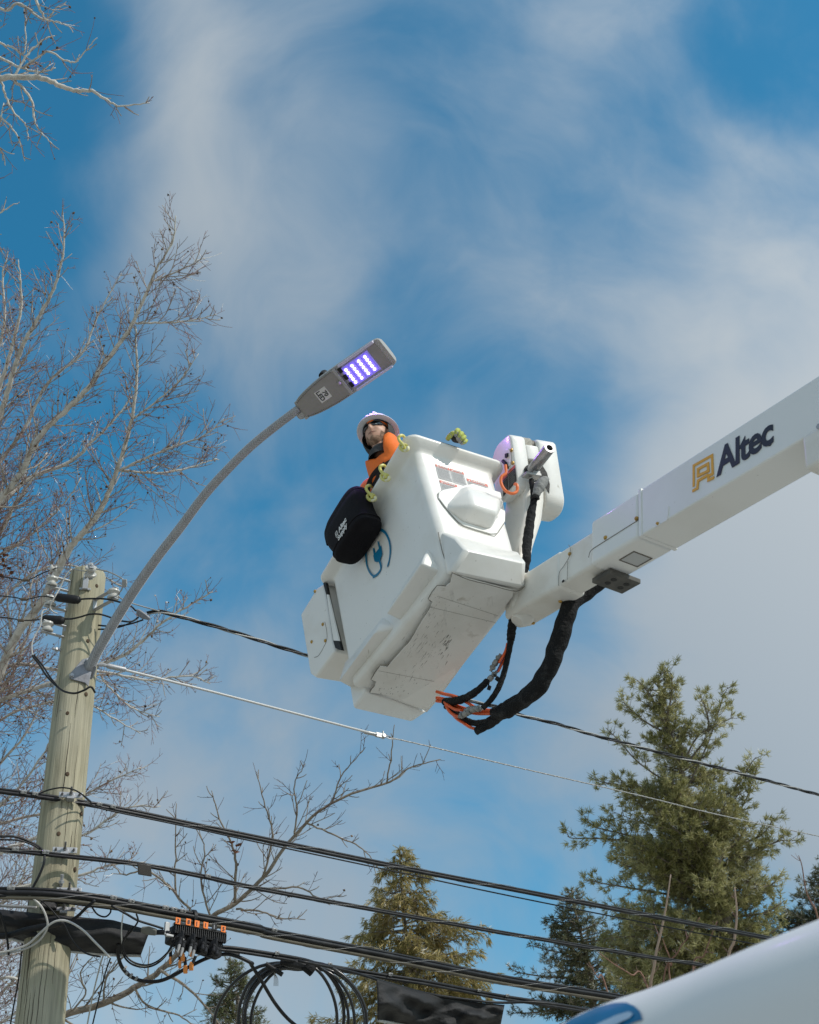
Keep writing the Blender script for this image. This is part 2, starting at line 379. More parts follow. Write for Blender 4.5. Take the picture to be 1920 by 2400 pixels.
for z in np.concatenate([np.linspace(-.05, POLE_TOP-.06, 40), [POLE_TOP-.03, POLE_TOP-.01, POLE_TOP]]):
    e = 1.0 if z < POLE_TOP-.05 else (.96 if z < POLE_TOP-.02 else (.88 if z < POLE_TOP-.005 else .80))
    lx = .010*math.sin(z*.8)
    rings.append([V3(POLE[0]+lx+pole_r(z)*e*(1+.018*math.sin(3*a+z)+.010*math.sin(7*a+2*z))*math.cos(a), POLE[1]+pole_r(z)*e*math.sin(a), z+.03*math.cos(a-2)*(z > POLE_TOP-.2)) for a in np.arange(36)*2*math.pi/36])
mb.loft(rings); build(mb, 'shaft', M_WOOD, pole, sharp=50)
def on_pole(x, y, out=0.):          # point of the pole surface seen at a pixel
    d = unit(P(x, y, 1)-CAM); o = CAM[:2]-POLE[:2]; dz = d[:2]
    z = 6.0
    for _ in range(4):
        r = pole_r(z)+out; A_ = dz@dz; B_ = 2*(o@dz); C_ = o@o-r*r; disc = max(0, B_*B_-4*A_*C_)
        t = (-B_-math.sqrt(disc))/(2*A_); p = CAM+t*d; z = p[2]
    return p
def pole_n(p): return unit(V3(p[0]-POLE[0], p[1]-POLE[1], 0))
for q in ((713, 765, cp), (545, 1350, cp), (700, 1195, cp), (495, 985, cp), (455, 97, cq), (395, 500, cq), (510, 740, cq), (553, 365, cq), (785, 320, cp)):
    p = on_pole(*q[2](q[0], q[1])); n = pole_n(p); s_ = np.cross(n, V3(0, 0, 1))
    mb = MB(); mb.ball(p-n*.003, s_*.015, V3(0, 0, 1)*.019, n*.007); build(mb, 'knot', M_KNOT, pole)
rc_ = random.Random(12)
M_CRACK = mat('drying_crack', (.045, .035, .022), .95)
for k in range(22):                       # drying cracks that follow the grain
    z0 = rc_.uniform(3.9, 7.5); L = rc_.uniform(.18, .75); a0 = math.atan2(TOCAM[1], TOCAM[0])+rc_.uniform(-1.25, 1.25); pts = []
    for i in range(10):
        z = z0+L*i/9; a = a0+.012*math.sin(i*1.9+k)+.004*i; r = pole_r(z)+.0006; pts.append(V3(POLE[0]+.010*math.sin(z*.8)+r*(1+.018*math.sin(3*a+z)+.010*math.sin(7*a+2*z))*math.cos(a), POLE[1]+r*math.sin(a), z))
    w = rc_.uniform(.0012, .0028); mb = MB(); mb.tube(pts, [w*.2, w, w*.8, w*.15], 6); build(mb, 'crack', M_CRACK, pole, sharp=180)
for k in range(7):                        # old staples
    p = on_pole(rc_.uniform(95, 190), rc_.uniform(1650, 2250)); n = pole_n(p); s_ = np.cross(n, V3(0, 0, 1)); mb = MB(); mb.tube([p-s_*.009, p-s_*.008+n*.004, p+s_*.008+n*.004, p+s_*.009], .0016, 5); build(mb, 'staple', M_STEEL, pole)
def spool(c, axis, root, r=.048, h=.078):
    mb = MB(); prof = [(.012, -h/2), (r*.93, -h/2), (r, -h*.42), (r, -h*.27), (r*.82, -h*.18), (r*.62, -h*.04), (r*.62, h*.04), (r*.82, h*.18), (r, h*.27), (r, h*.42), (r*.93, h/2), (.012, h/2)]
    mb.lathe(c, axis, prof, 20); return build(mb, 'insulator', M_PORC, root)
def clevis(c, inward, axis, L, wid=.036):
    """U shaped strap: two flat arms from the pole to the spool, a pin and its nut"""
    axis = unit(axis); inward = unit(inward-axis*(inward@axis)); s_ = np.cross(inward, axis)
    mb = MB()
    for k in (-1, 1): mb.box(c+axis*k*.048+inward*(L/2-.02), inward*(L/2+.025), s_*wid/2, axis*.0045)
    mb.box(c+inward*(L+.003), axis*.055, s_*wid/2, inward*.005)
    mb.cyl(c-axis*.075, c+axis*.068, .008, 8); mb.lathe(c+axis*.055, axis, [(.015, -.006), (.016, 0), (.015, .008)], 6)
    b = build(mb, 'insulator_bracket', M_STEEL, pole, bevel=.002, seg=1)
    spool(c, axis, b); return b
UPZ = V3(0, 0, 1)
SP = {}
for k, (px, dd) in dict(left_a=(cp(420, 290), 10.22), left_b=(cp(408, 450), 10.10), left_c=(cp(385, 655), 9.92), right_a=(cp(918, 392), 10.02)).items():
    c = P(*px, dd); SP[k] = c
    inn = V3(POLE[0]-c[0], POLE[1]-c[1], 0); L = np.linalg.norm(inn)-pole_r(c[2])
    clevis(c, inn, unit(UPZ+.12*TOCAM), L)
c = P(*cp(735, 205), 10.10); SP['front'] = c
clevis(c, V3(POLE[0]-c[0], POLE[1]-c[1], 0), unit(UPZ*.5+.8*TOCAM), .05)
mb = MB(); q0 = on_pole(*cp(690, 340)); n = pole_n(q0)
mb.box(q0+n*.02+UPZ*.05, UPZ*.075, np.cross(n, UPZ)*.022, n*.012); mb.box(q0+n*.006-UPZ*.012, UPZ*.01, np.cross(n, UPZ)*.045, n*.006)
mb.cyl(q0+n*.03+UPZ*.09, q0+n*.055+UPZ*.09, .012, 6)
build(mb, 'top_bracket', M_STEEL, pole, bevel=.002, seg=1)
c = P(*cp(430, 185), 10.28); SP['knob'] = c
spool(c, unit(BX), pole, .034, .05)
# through bolts poking out of the wood
for (x, y) in ((455, 835), (410, 1125)):
    p = P(*cp(x, y), 9.9); mb = MB(); d = unit(V3(POLE[0]-p[0], POLE[1]-p[1], 0)); mb.cyl(p-d*.03, p+d*.12, .011, 8); mb.lathe(p, d, [(.02, -.008), (.02, .008)], 6)
    build(mb, 'through_bolt', M_STEEL, pole)

M_BOLT = mat('dark_bolt', (.16, .155, .15), .5, .4)
# clamps that hold the cables: a steel plate and its bolts
def clamp(px, py, w=.17, bolts=3, tall=.022, big=True, tilt=0):
    p = on_pole(px, py, .045); n = TOCAM; s_ = unit(CD-n*(CD@n)); s_ = unit(s_+UPZ*tilt)
    u = np.cross(n, s_); u = u if u[2] > 0 else -u
    mb = MB(); mb.box(p, s_*w/2, u*tall, n*.006); mb.box(p-n*.02-u*.01, s_*w*.16, u*.02, n*.03)
    b = build(mb, 'cable_clamp', M_STEEL, pole, bevel=.003, seg=2)
    for k in range(bolts):
        o = p+s_*(k-(bolts-1)/2)*w*.36+n*.006+u*(.006 if big and k == bolts//2 else 0)
        r = .014 if k == bolts//2 and big else .010
        mb = MB(); mb.lathe(o, n, [(r, 0), (r, .012)], 6); mb.lathe(o+n*.012, n+u*.9*(k == bolts//2 and big), [(r*.55, 0), (r*.55, .05 if k == bolts//2 and big else .02)], 8)
        build(mb, 'bolt', M_BOLT, b)
    return p
clamp(*cq(478, 240)); clamp(*cq(437, 612)); clamp(*cq(465, 885)); clamp(*cq(430, 1008), w=.16, tall=.014)
p = on_pole(*cq(415, 825), .03); mb = MB(); mb.cyl(p-UPZ*.02-TOCAM*.03, p+UPZ*.045+TOCAM*.02, .011, 10); mb.lathe(p-TOCAM*.0, unit(UPZ+TOCAM*.5), [(.022, -.008), (.022, .008)], 6)
build(mb, 'eye_bolt', M_STEEL, pole)

# ------------------------------------------------------------------ street lamp: bracket, curved arm, LED head
la0 = P(706, 961, 9.02); la1 = P(908, 821, 8.60)
LX = unit(la1-la0); LL = np.linalg.norm(la1-la0)
wv = (RT*43.8-UP*53.6)*8.8/F_PX; kk = -(wv@LX)/(FW@LX); wv = wv+FW*kk
LW = np.linalg.norm(wv)/2*1.10; LY = unit(wv-LX*(wv@LX)); LZ = np.cross(LX, LY); LZ = LZ if LZ[2] > 0 else -LZ
lamp = thing('street_lamp', P(205, 1580, 9.72), 'grey street lamp glowing violet on a long curved metal arm from the timber pole', 'street lamp')
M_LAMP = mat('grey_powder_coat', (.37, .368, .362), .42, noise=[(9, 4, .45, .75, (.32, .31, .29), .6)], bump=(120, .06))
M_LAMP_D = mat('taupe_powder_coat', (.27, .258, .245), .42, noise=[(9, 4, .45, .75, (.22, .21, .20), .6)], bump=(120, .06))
def LP(t, s_, z): return la0+LX*t*LL+LY*s_*LW+LZ*z
def lamp_ring(t, hw, h, drop=.0):
    a = [LP(t, s_*hw, z) for s_, z in ((-1, .012), (-.985, h*.45), (-.86, h*.82), (-.5, h), (0, h*1.04), (.5, h), (.86, h*.82), (.985, h*.45), (1, .012), (.97, 0), (.5, 0), (0, 0), (-.5, 0), (-.97, 0))]
    return a
mb = MB()
prof = [(-.015, .50, .055), (.0, .60, .075), (.05, .73, .090), (.12, .83, .10), (.22, .92, .105), (.34, .985, .105), (.46, 1, .10), (.62, 1, .088), (.80, 1, .075), (.90, .99, .066), (.955, .96, .06), (.985, .90, .052), (1.0, .80, .04)]
mb.loft([lamp_ring(*q) for q in prof]); build(mb, 'housing', M_LAMP, lamp, sharp=30)
# driver door below the rear half, with a row of little vent studs along its edge
mb = MB()
dp = [(.0, .50), (.05, .63), (.12, .74), (.22, .84), (.34, .91), (.49, .94)]
poly = [LP(t, -s_, -.001) for t, s_ in dp]+[LP(t, s_, -.001) for t, s_ in dp[::-1]]
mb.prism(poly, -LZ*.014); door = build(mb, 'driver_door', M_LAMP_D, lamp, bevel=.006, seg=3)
mb = MB()
for sgn in (-1, 1):
    for t in np.linspace(.03, .46, 26):
        s_ = np.interp(t, [a for a, b in dp], [b for a, b in dp])-.05
        mb.box(LP(t, sgn*s_, -.0165), LX*.0035, LY*.003, LZ*.0022)
build(mb, 'vent_stud', M_SEAM, door, kind='stuff')
mb = MB(); mb.box(LP(.50, 0, -.008), LX*.012, LY*LW*.93, LZ*.012); build(mb, 'door_hinge_bar', M_LAMP, lamp, bevel=.003)
for s_ in (-.62, -.1, .45):
    mb = MB(); mb.box(LP(.545, s_, -.006), LX*.014, LY*.020, LZ*.006); build(mb, 'hinge_slot', M_BLACK, lamp, bevel=.002, seg=1)
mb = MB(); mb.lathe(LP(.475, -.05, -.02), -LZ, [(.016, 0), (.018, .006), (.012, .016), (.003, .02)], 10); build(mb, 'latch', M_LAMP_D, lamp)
# LED tray: raised rim, back plate, four lens bars, five LEDs in each
M_RIM = mat('pale_optic_frame', (.55, .53, .66), .35); M_PCB = mat('lit_optic_plate', (.45, .42, .7), .3, emit=((.10, .05, .9), .32))
mb = MB()
x0, x1, hw = .56, .955, .90
for s_ in (-1, 1): mb.box(LP((x0+x1)/2, s_*hw, -.012), LX*(x1-x0)/2*LL, LY*.009, LZ*.014)
build(mb, 'tray_rim', M_RIM, lamp, bevel=.003)
mb = MB(); mb.box(LP(.70, 0, -.002), LX*.155*LL, LY*LW*.70, LZ*.004); build(mb, 'led_plate', M_PCB, lamp, bevel=.004)
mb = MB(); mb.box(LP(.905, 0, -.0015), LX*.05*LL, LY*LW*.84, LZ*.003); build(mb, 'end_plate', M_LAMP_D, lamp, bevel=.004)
M_LENS = mat('violet_lens', (.45, .40, .85), .15, emit=((.14, .07, 1.0), .85))
M_LED = mat('violet_led', (.8, .8, 1), .2, emit=((.62, .58, 1.0), 6.0))
for k, t in enumerate((.595, .665, .74, .81)):
    mb = MB(); mb.box(LP(t, 0, -.010), LX*.027*LL, LY*LW*.60, LZ*.005); bar = build(mb, 'lens_bar', M_LENS, lamp, bevel=.006)
    for j in range(5):
        mb = MB(); mb.ball(LP(t, (j-2)*.23, -.015), LX*.0105, LY*.0105, LZ*.008, 10, 6); build(mb, 'led', M_LED, bar)
# label 70 LED
mb = MB(); lo = LP(.275, -.02, -.0155); mb.box(lo, LX*.052, LY*.046, LZ*.0008); lab = build(mb, 'number_label', M_LABEL, lamp)
mb = MB(); text_on(mb, '70', lo+LX*.006-LY*.020, LY, LX, -LZ, h=.036, w=.042, bold=.02); text_on(mb, 'LED', lo-LX*.040-LY*.040, LY, LX, -LZ, h=.036, w=.076, bold=.02)
build(mb, 'label_print', M_CHAR, lab, smooth=False)
mb = MB(); o = LP(.33, -.86, .085); mb.lathe(o, LZ, [(.030, -.02), (.031, .02), (.026, .038), (.012, .045)], 18); build(mb, 'photocell', M_BLACK, lamp)
mb = MB(); mb.lathe(LP(-.01, .25, .02), -LX, [(.035, -.01), (.037, .03), (.031, .05)], 14); mb.box(LP(.0, .55, .0), LX*.016, LY*.012, LZ*.012); mb.box(LP(.0, -.52, .02), LX*.014, LY*.010, LZ*.012)
build(mb, 'arm_collar', M_STEEL, lamp, bevel=.002, seg=1)
# arm
ap = [(208, 1572, 9.78), (235, 1515, 9.74), (300, 1407, 9.68), (364, 1313, 9.60), (424, 1235, 9.50), (480, 1160, 9.40), (535, 1099, 9.30), (590, 1045, 9.21), (645, 1000, 9.12), (702, 957, 9.02)]
M_ARM = mat('brushed_galvanised_arm', (.34, .345, .355), .5, .12, noise=[(20, 4, .42, .62, (.25, .255, .265), .7)], bump=(140, .25))
apts = catmull([P(*q) for q in ap], 6)
mb = MB(); mb.tube(apts, [.0395, .037, .034, .031, .029], 16); build(mb, 'arm', M_ARM, lamp, sharp=180)
# herringbone weathering: fine proud zinc runs along the arm, laid as geometry
mb = MB(); tot = len(apts)
A_ = np.array(apts); seg = np.linalg.norm(np.diff(A_, axis=0), axis=1); cum = np.concatenate([[0], np.cumsum(seg)])
M_RUN = mat('zinc_run', (.45, .455, .465), .55, .1)
for s_ in np.arange(.05, cum[-1]-.05, .024):
    i = min(np.searchsorted(cum, s_)-1, tot-2); f = (s_-cum[i])/seg[i]; c = A_[i]+(A_[i+1]-A_[i])*f; t = unit(A_[i+1]-A_[i])
    v = unit(CAM-c); u = unit(np.cross(t, v)); w = np.cross(u, t); r = np.interp(s_/cum[-1], [0, .25, .5, .75, 1], [.0395, .037, .034, .031, .029])+.0006
    for sg in (-1, 1):
        for a0 in (.0, .95):
            pa = [c+t*(.034*k+(.012 if a0 else 0))+r*(math.sin(sg*(a0+.12+.75*k))*u+math.cos(a0+.12+.75*k)*w) for k in (0, .33, .66, 1)]
            mb.tube(pa, [.0022, .0028, .0008], 4, caps=False)
build(mb, 'zinc_run', M_RUN, lamp, kind='stuff')
# bracket on the pole
ax = unit(apts[5]-apts[0]); bo = apts[0]
nP = pole_n(on_pole(*cp(640, 1010))); sB = unit(np.cross(ax, nP))
mb = MB(); cen = bo-ax*.03
mb.loft([[cen+ax*t+sB*a*.052*k+nP*b*.045*k for a, b in ((-1, -1), (-1, .6), (-.6, 1), (.6, 1), (1, .6), (1, -1))] for t, k in ((-.20, .9), (-.17, 1), (.05, 1), (.075, .92))])
M_BRK = mat('dull_zinc_casting', (.24, .25, .27), .55, .35, noise=[(10, 4, .42, .7, (.14, .13, .13), .8)], bump=(50, .2))
build(mb, 'mount_sleeve', M_BRK, lamp, bevel=.006)
pl = [cp(560, 1062), cp(575, 1020), cp(668, 912), cp(700, 905), cp(800, 905), cp(745, 1000), cp(715, 1135), cp(690, 1105), cp(580, 1075)]
base_p = on_pole(*cp(660, 1010), .012)
mb = MB(); mb.prism([RP(*q, base_p, nP) for q in pl], -nP*.012); fl = build(mb, 'mount_plate', M_BRK, lamp, bevel=.004)
for q in (cp(580, 1048), cp(712, 925)):
    o = RP(*q, base_p, nP); mb = MB(); mb.lathe(o, nP, [(.020, 0), (.020, .006), (.014, .007), (.014, .022)], 6); build(mb, 'bolt', M_STEEL, fl)
mb = MB(); mb.cyl(cen-ax*.205, cen-ax*.19, .028, 14); build(mb, 'sleeve_opening', M_BLACK, lamp)
# light the lamp gives off
al = bpy.data.lights.new('street_lamp_light', 'AREA'); al.shape = 'RECTANGLE'; al.size = .22; al.size_y = .16; al.energy = 14; al.color = (.50, .22, 1.0)
ao = bpy.data.objects.new('street_lamp_light', al); COL.objects.link(ao); ao.parent = lamp
ao.location = LP(.70, 0, -.03)-ORG['street_lamp']; ao.rotation_euler = Vector(-LZ).to_track_quat('-Z', 'Y').to_euler()

# ------------------------------------------------------------------ lift bucket
kA = P(955, 1010, 7.51); kB = P(1189, 1085, 7.817); kC = P(742, 1362, 8.229)
kD = P(1054, 1336, 6.849); kE = P(1234, 1378, 7.086); kF = P(1003, 1672, 7.701); kG = P(823, 1614, 7.464)
kH = kB+kC-kA
def HC(i, w):                        # corner i (front left, front right, back right, back left) at depth w
    a = (kA, kB, kH, kC)[i]; b = (kD, kE, kF, kG)[i]; return a+(b-a)*w
SGN = ((-1, -1), (1, -1), (1, 1), (-1, 1))
def bring(w, off, r, k=6):
    pts = []
    for i in range(4):
        sx, sy = SGN[i]; c = HC(i, w)+off*(sx*BX+sy*BY)-r*(sx*BX+sy*BY)
        a0 = [math.pi, -math.pi/2, 0, math.pi/2][i]
        for j in range(k+1):
            a = a0+j/k*math.pi/2; pts.append(c+r*(math.cos(a)*BX+math.sin(a)*BY))
    return pts
INS = lambda w: -.062*(1-w)/.93
nl = unit(np.cross(kC-kA, kD-kA)); nl = nl if nl@BX < 0 else -nl
nf = unit(np.cross(kD-kA, kB-kA)); nf = nf if nf@BY < 0 else -nf
nb = unit(np.cross(kE-kD, kG-kD)); nb = nb if nb[2] < 0 else -nb
bucket = thing('lift_bucket', (kD+kE+kF+kG)/4, 'white fibreglass lift bucket with scuffed underside, held up by the boom', 'lift bucket')
mb = MB()
rings = [bring(.93, -.03+INS(.93), .05), bring(.5, -.03+INS(.5), .05), bring(.03, -.035+INS(.07), .05), bring(.002, -.050, .055), bring(-.004, -.035, .065), bring(-.004, -.012, .075), bring(.004, 0, .08), bring(.016, 0, .08),
         bring(.022, -.004, .078), bring(.036, -.020, .07), bring(.050, -.040, .064), bring(.060, -.054, .062), bring(.076, INS(.076), .062)]
for w in (.2, .35, .5, .65, .8, .92, .965): rings.append(bring(w, INS(w), .062-.012*w))
rings += [bring(.985, -.008, .045), bring(.997, -.022, .04), bring(1.0, -.05, .04)]
mb.loft(rings); TUB = bvh_of(mb); build(mb, 'tub', M_BKT, bucket, sharp=60)
# planes of the body
pF0 = HC(0, .5)+INS(.5)*(-BY); nF = unit(np.cross(HC(1, .1)-INS(.1)*BY*1-HC(0, .1)+INS(.1)*BY, (HC(0, .95)-BY*INS(.95))-(HC(0, .1)-BY*INS(.1)))); nF = nF if nF@BY < 0 else -nF
pL0 = HC(0, .5)-BX*INS(.5); nL = unit(np.cross((HC(3, .1))-(HC(0, .1)), (HC(0, .95)-BX*INS(.95))-(HC(0, .1)-BX*INS(.1)))); nL = nL if nL@BX < 0 else -nL
def FP(q, off=0.): return RP(*q, pF0+nF*off, nF)
def LPt(q, off=0.): return RP(*q, pL0+nL*off, nL)
def BP(q, off=0.): return RP(*q, (kD+kF)/2+nb*off, nb)
# front toe wedge
T0, T1 = FP(c2(1078, 128), -.004), FP(c2(1588, 268), -.004); R0_, R1_ = FP(c2(1243, 255), .125), FP(c2(1648, 345), .125)
B0_, B1_ = BP(c2(1140, 405), .004), BP(c2(1640, 505), .004)
M0_, M1_ = FP(c2(1165, 165), .075), FP(c2(1600, 288), .075)
mb = MB()
def hull(mb, pts):
    bm = bmesh.new()
    for p in pts: bm.verts.new(p)
    r = bmesh.ops.convex_hull(bm, input=bm.verts)
    bmesh.ops.delete(bm, geom=[g_ for g_ in set(r['geom_interior']+r['geom_unused']) if isinstance(g_, bmesh.types.BMVert)], context='VERTS')
    bmesh.ops.dissolve_limit(bm, angle_limit=math.radians(4), verts=bm.verts, edges=bm.edges)
    bm.verts.index_update(); mb.add([np.array(v.co) for v in bm.verts], [[v.index for v in f.verts] for f in bm.faces]); bm.free()
inw = -nF*.05
hull(mb, [T0, T1, R0_, R1_, B0_, B1_, M0_, M1_, T0+inw, T1+inw, B0_+inw-nb*.02, B1_+inw-nb*.02])
build(mb, 'toe_cap', M_BKT, bucket, bevel=.022, seg=4, sharp=60)
# rear toe wedge
dv = BY; q0, q1 = BP(c2(592, 1218), .004), BP(c2(982, 1352), .004)
e0 = RP(*c2(480, 1325), kG+BY*.075, BY); e1 = RP(*c2(885, 1418), kF+BY*.075, BY)
mb = MB(); hull(mb, [q0-BX*.03, q1, e0, e1, e0+BZ*.16, e1+BZ*.16, q0-BX*.03+BZ*.22, q1+BZ*.22, q0-nb*.04, q1-nb*.04]); build(mb, 'toe_cap', M_BKT, bucket, bevel=.018, seg=4, sharp=60)
# two ribs along the foot of the left wall
def rib(tops, outs, ins, off):
    t = [LPt(q, -.003) for q in tops]; o = [LPt(q, off) for q in outs]; i_ = [LPt(q, -.002) for q in ins]
    up = [LPt(((a[0]+b[0])/2, (a[1]+b[1])/2), off*.8) for a, b in zip(tops, outs)]
    mb = MB(); hull(mb, t+o+i_+up+[p-nL*.04 for p in t+i_]); build(mb, 'side_rib', M_BKT, bucket, bevel=.016, seg=4, sharp=60)
rib([c2(985, 245), c2(745, 610)], [c2(938, 350), c2(708, 688)], [c2(1062, 400), c2(825, 742)], .11)
rib([c2(690, 690), c2(430, 1010)], [c2(628, 812), c2(388, 1145)], [c2(800, 770), c2(480, 1195)], .11)
# bottom plate, a few millimetres proud, and its joint
outl = [c2(*q) for q in ((1148, 412), (1135, 470), (1105, 497), (1048, 492), (988, 582), (1016, 602), (1000, 640), (862, 868), (712, 1038), (662, 1035), (602, 1126), (636, 1138), (626, 1170), (594, 1212), (700, 1228), (880, 1285), (978, 1345), (1040, 1275), (1240, 1000), (1440, 715), (1560, 560), (1560, 520), (1400, 480))]
po = [BP(q, -.001) for q in outl]
mb = MB(); mb.prism(po, nb*.007); build(mb, 'bottom_plate', M_BKT_DIRTY, bucket, bevel=.003, seg=2)
mb = MB(); mb.tube(catmull([p+nb*.003 for p in po[:17]], 2), .0022, 6)
mb.tube(catmull([BP(c2(*q), .006) for q in ((1148, 408), (1260, 455), (1400, 490), (1540, 528), (1600, 530), (1640, 500))], 5), .0022, 6)
mb.tube(catmull([on_surf(*c2(*q), TUB, .005) for q in ((1058, 140), (1072, 210), (1092, 290), (1128, 390))], 5), .0022, 6)
for a, b in (((1060, 570), (1460, 700)), ((655, 1070), (1120, 1160)), ((1000, 640), (1440, 745))): mb.tube([BP(c2(*a), .0062), BP(c2(*b), .0062)], .0009, 5)
build(mb, 'joint_line', M_SEAM, bucket)
# rubber marks on the bottom plate: clusters of thin smears along the bucket
mb = MB(); rs_ = random.Random(4); ydir = unit(BP(c2(780, 1000))-BP(c2(1040, 650)))
for cx0, cy0, sx_, sy_, n_, L0, w0 in ((1110, 880, 20, 40, 26, .045, .006), (925, 950, 40, 70, 24, .06, .0028), (1000, 720, 40, 60, 26, .035, .0022), (880, 880, 50, 60, 14, .03, .002), (1080, 580, 60, 20, 12, .012, .003), (1180, 620, 90, 22, 12, .012, .003), (870, 1130, 90, 30, 16, .014, .003), (820, 1200, 90, 30, 14, .018, .004), (1040, 900, 60, 60, 12, .03, .0018), (690, 1210, 40, 20, 8, .012, .005), (1000, 1000, 60, 40, 8, .04, .0012)):
    for k in range(n_):
        o = BP(c2(rs_.gauss(cx0, sx_), rs_.gauss(cy0, sy_)), .0072); t = unit(ydir+BX*rs_.gauss(0, .10)); s_ = np.cross(nb, t); L = L0*rs_.uniform(.4, 1.2); w = w0*rs_.uniform(.3, 1)*.5
        mb.add([o-t*L/2, o-t*L*.2+s_*w, o+t*L*.2+s_*w*rs_.uniform(.3, 1.1), o+t*L/2, o+t*L*.15-s_*w*rs_.uniform(.3, 1), o-t*L*.25-s_*w], [(0, 1, 2, 3, 4, 5)])
build(mb, 'rubber_mark', mat('rubber_mark', (.10, .095, .085), .7, noise=[(60, 3, .45, .65, (.33, .31, .28), .9)]), bucket, kind='stuff', smooth=False)
# pocket on the front wall: flange and hollow box
fl_ = [FP(c1(*q)) for q in ((905, 1000), (902, 1030), (940, 1080), (1010, 1160), (1050, 1192), (1120, 1215), (1205, 1240), (1240, 1238), (1288, 1168), (1290, 1120), (1262, 1000), (1100, 950), (930, 985))]
mb = MB(); mb.prism(fl_, nF*.009); build(mb, 'pocket_flange', M_BKT, bucket, bevel=.006)
bse = [FP(c1(*q), .004) for q in ((935, 1085), (1030, 972), (1075, 955), (1270, 1022), (1288, 1055), (1215, 1205), (1180, 1212), (1045, 1172))]
top_ = [FP(c1(*q), .115) for q in ((1085, 985), (1255, 1040), (1246, 1112), (1112, 1072))]
mb = MB(); hull(mb, bse+top_); build(mb, 'pocket', M_BKT, bucket, bevel=.022, seg=4, sharp=60)
mb = MB(); mb.tube(catmull([FP(c1(*q), .004) for q in ((925, 985), (902, 1012), (940, 1078), (1012, 1160), (1050, 1194), (1205, 1242), (1240, 1240), (1290, 1168))], 4), .0016, 6); build(mb, 'joint_line', M_SEAM, bucket)
# warning labels: white sheet, red band, lettering
def plane_axes(n, xref):
    x = unit(xref-n*(xref@n)); y = np.cross(n, x); y = y if y[2] > 0 else -y; return x, y
fx, fy = plane_axes(nF, HC(1, .4)-HC(0, .4))
def label(corner, wpx, hpx, head, P_, n, x, y, root, dark=None):
    o = P_(corner, .0015); w = wpx; h = hpx
    mb = MB(); mb.box(o+x*w/2-y*h/2, x*w/2, y*h/2, n*.0008); sh = build(mb, 'warning_label', dark or M_LABEL, root)
    hh = .022
    mb = MB(); mb.box(o+x*w/2-y*hh/2+n*.0012, x*w/2, y*hh/2, n*.0006); build(mb, 'red_band', M_RED, sh)
    mb = MB(); text_on(mb, head, o+x*w*.2-y*hh*.82+n*.001, x, y, n, h=hh*.62, w=w*.68, bold=.02)
    t0 = o+x*w*.07-y*hh*.82+n*.002; mb.add([t0, t0+x*.014, t0+x*.007+y*.013], [(0, 1, 2)])
    build(mb, 'band_lettering', M_WHITE_INK, sh, smooth=False)
    mb = MB(); rows = int((h-hh-.008)/.0062)
    for r in range(rows):
        yy = hh+.008+r*.0062; xx = .006; rr = random.Random(r*7+int(w*1e4))
        while xx < w-.012:
            L = rr.uniform(.004, .016); L = min(L, w-.006-xx)
            mb.box(o+x*(xx+L/2)-y*yy+n*.0014, x*L/2, y*.0017, n*.0003); xx += L+.0025
        if rr.random() < .15: continue
    build(mb, 'small_print', M_LABEL_GREY, sh, kind='stuff')
for q, w, h in (((888, 832), .098, .125), ((972, 857), .098, .128), ((1068, 915), .152, .095), ((912, 925), .122, .095)):
    label(c1(*q), w, h, 'DANGER', FP, nF, fx, fy, bucket, mat('silver_label', (.40, .40, .41), .5, noise=[(60, 2, .4, .7, (.50, .50, .51), .7)]))
# plug emblem on the left wall
mb = MB()
def onL(q, lift=.0025):
    p = on_surf(*q, TUB, lift); return LPt(q, .004) if p is None else p
cx_, cy_ = 560, 1347
def ringpt(a, r): return onL(c1(cx_+r*(72*math.cos(a)+17*math.sin(a)), cy_-r*(143*math.sin(a)-17*math.cos(a))))
av = np.linspace(math.radians(-28), math.radians(268), 60)
outer = [ringpt(a, 1.0) for a in av]; inner = [ringpt(a, .86+.06*min(1, abs(i-30)/30.)) for i, a in enumerate(av)]
for i in range(len(av)-1): mb.prism([outer[i], outer[i+1], inner[i+1], inner[i]], nL*.0012)
def decal(pts): mb.prism([onL(c1(*q)) for q in pts], nL*.0012)
cord = catmull([onL(c1(*q), .003) for q in ((530, 1486), (556, 1470), (574, 1445), (577, 1425), (572, 1402), (566, 1385))], 5)
for a, b in zip(cord[:-1], cord[1:]):
    t = unit(b-a); s_ = np.cross(nL, t)*.009; mb.prism([a-s_, b-s_, b+s_, a+s_], nL*.0012)
decal([(532, 1362), (578, 1303), (584, 1352), (570, 1392), (556, 1400), (540, 1395)])
decal([(529, 1313), (538, 1322), (545, 1356), (536, 1366)]); decal([(556, 1277), (563, 1280), (574, 1312), (566, 1324)])
build(mb, 'plug_emblem', M_TEAL, bucket, smooth=False)
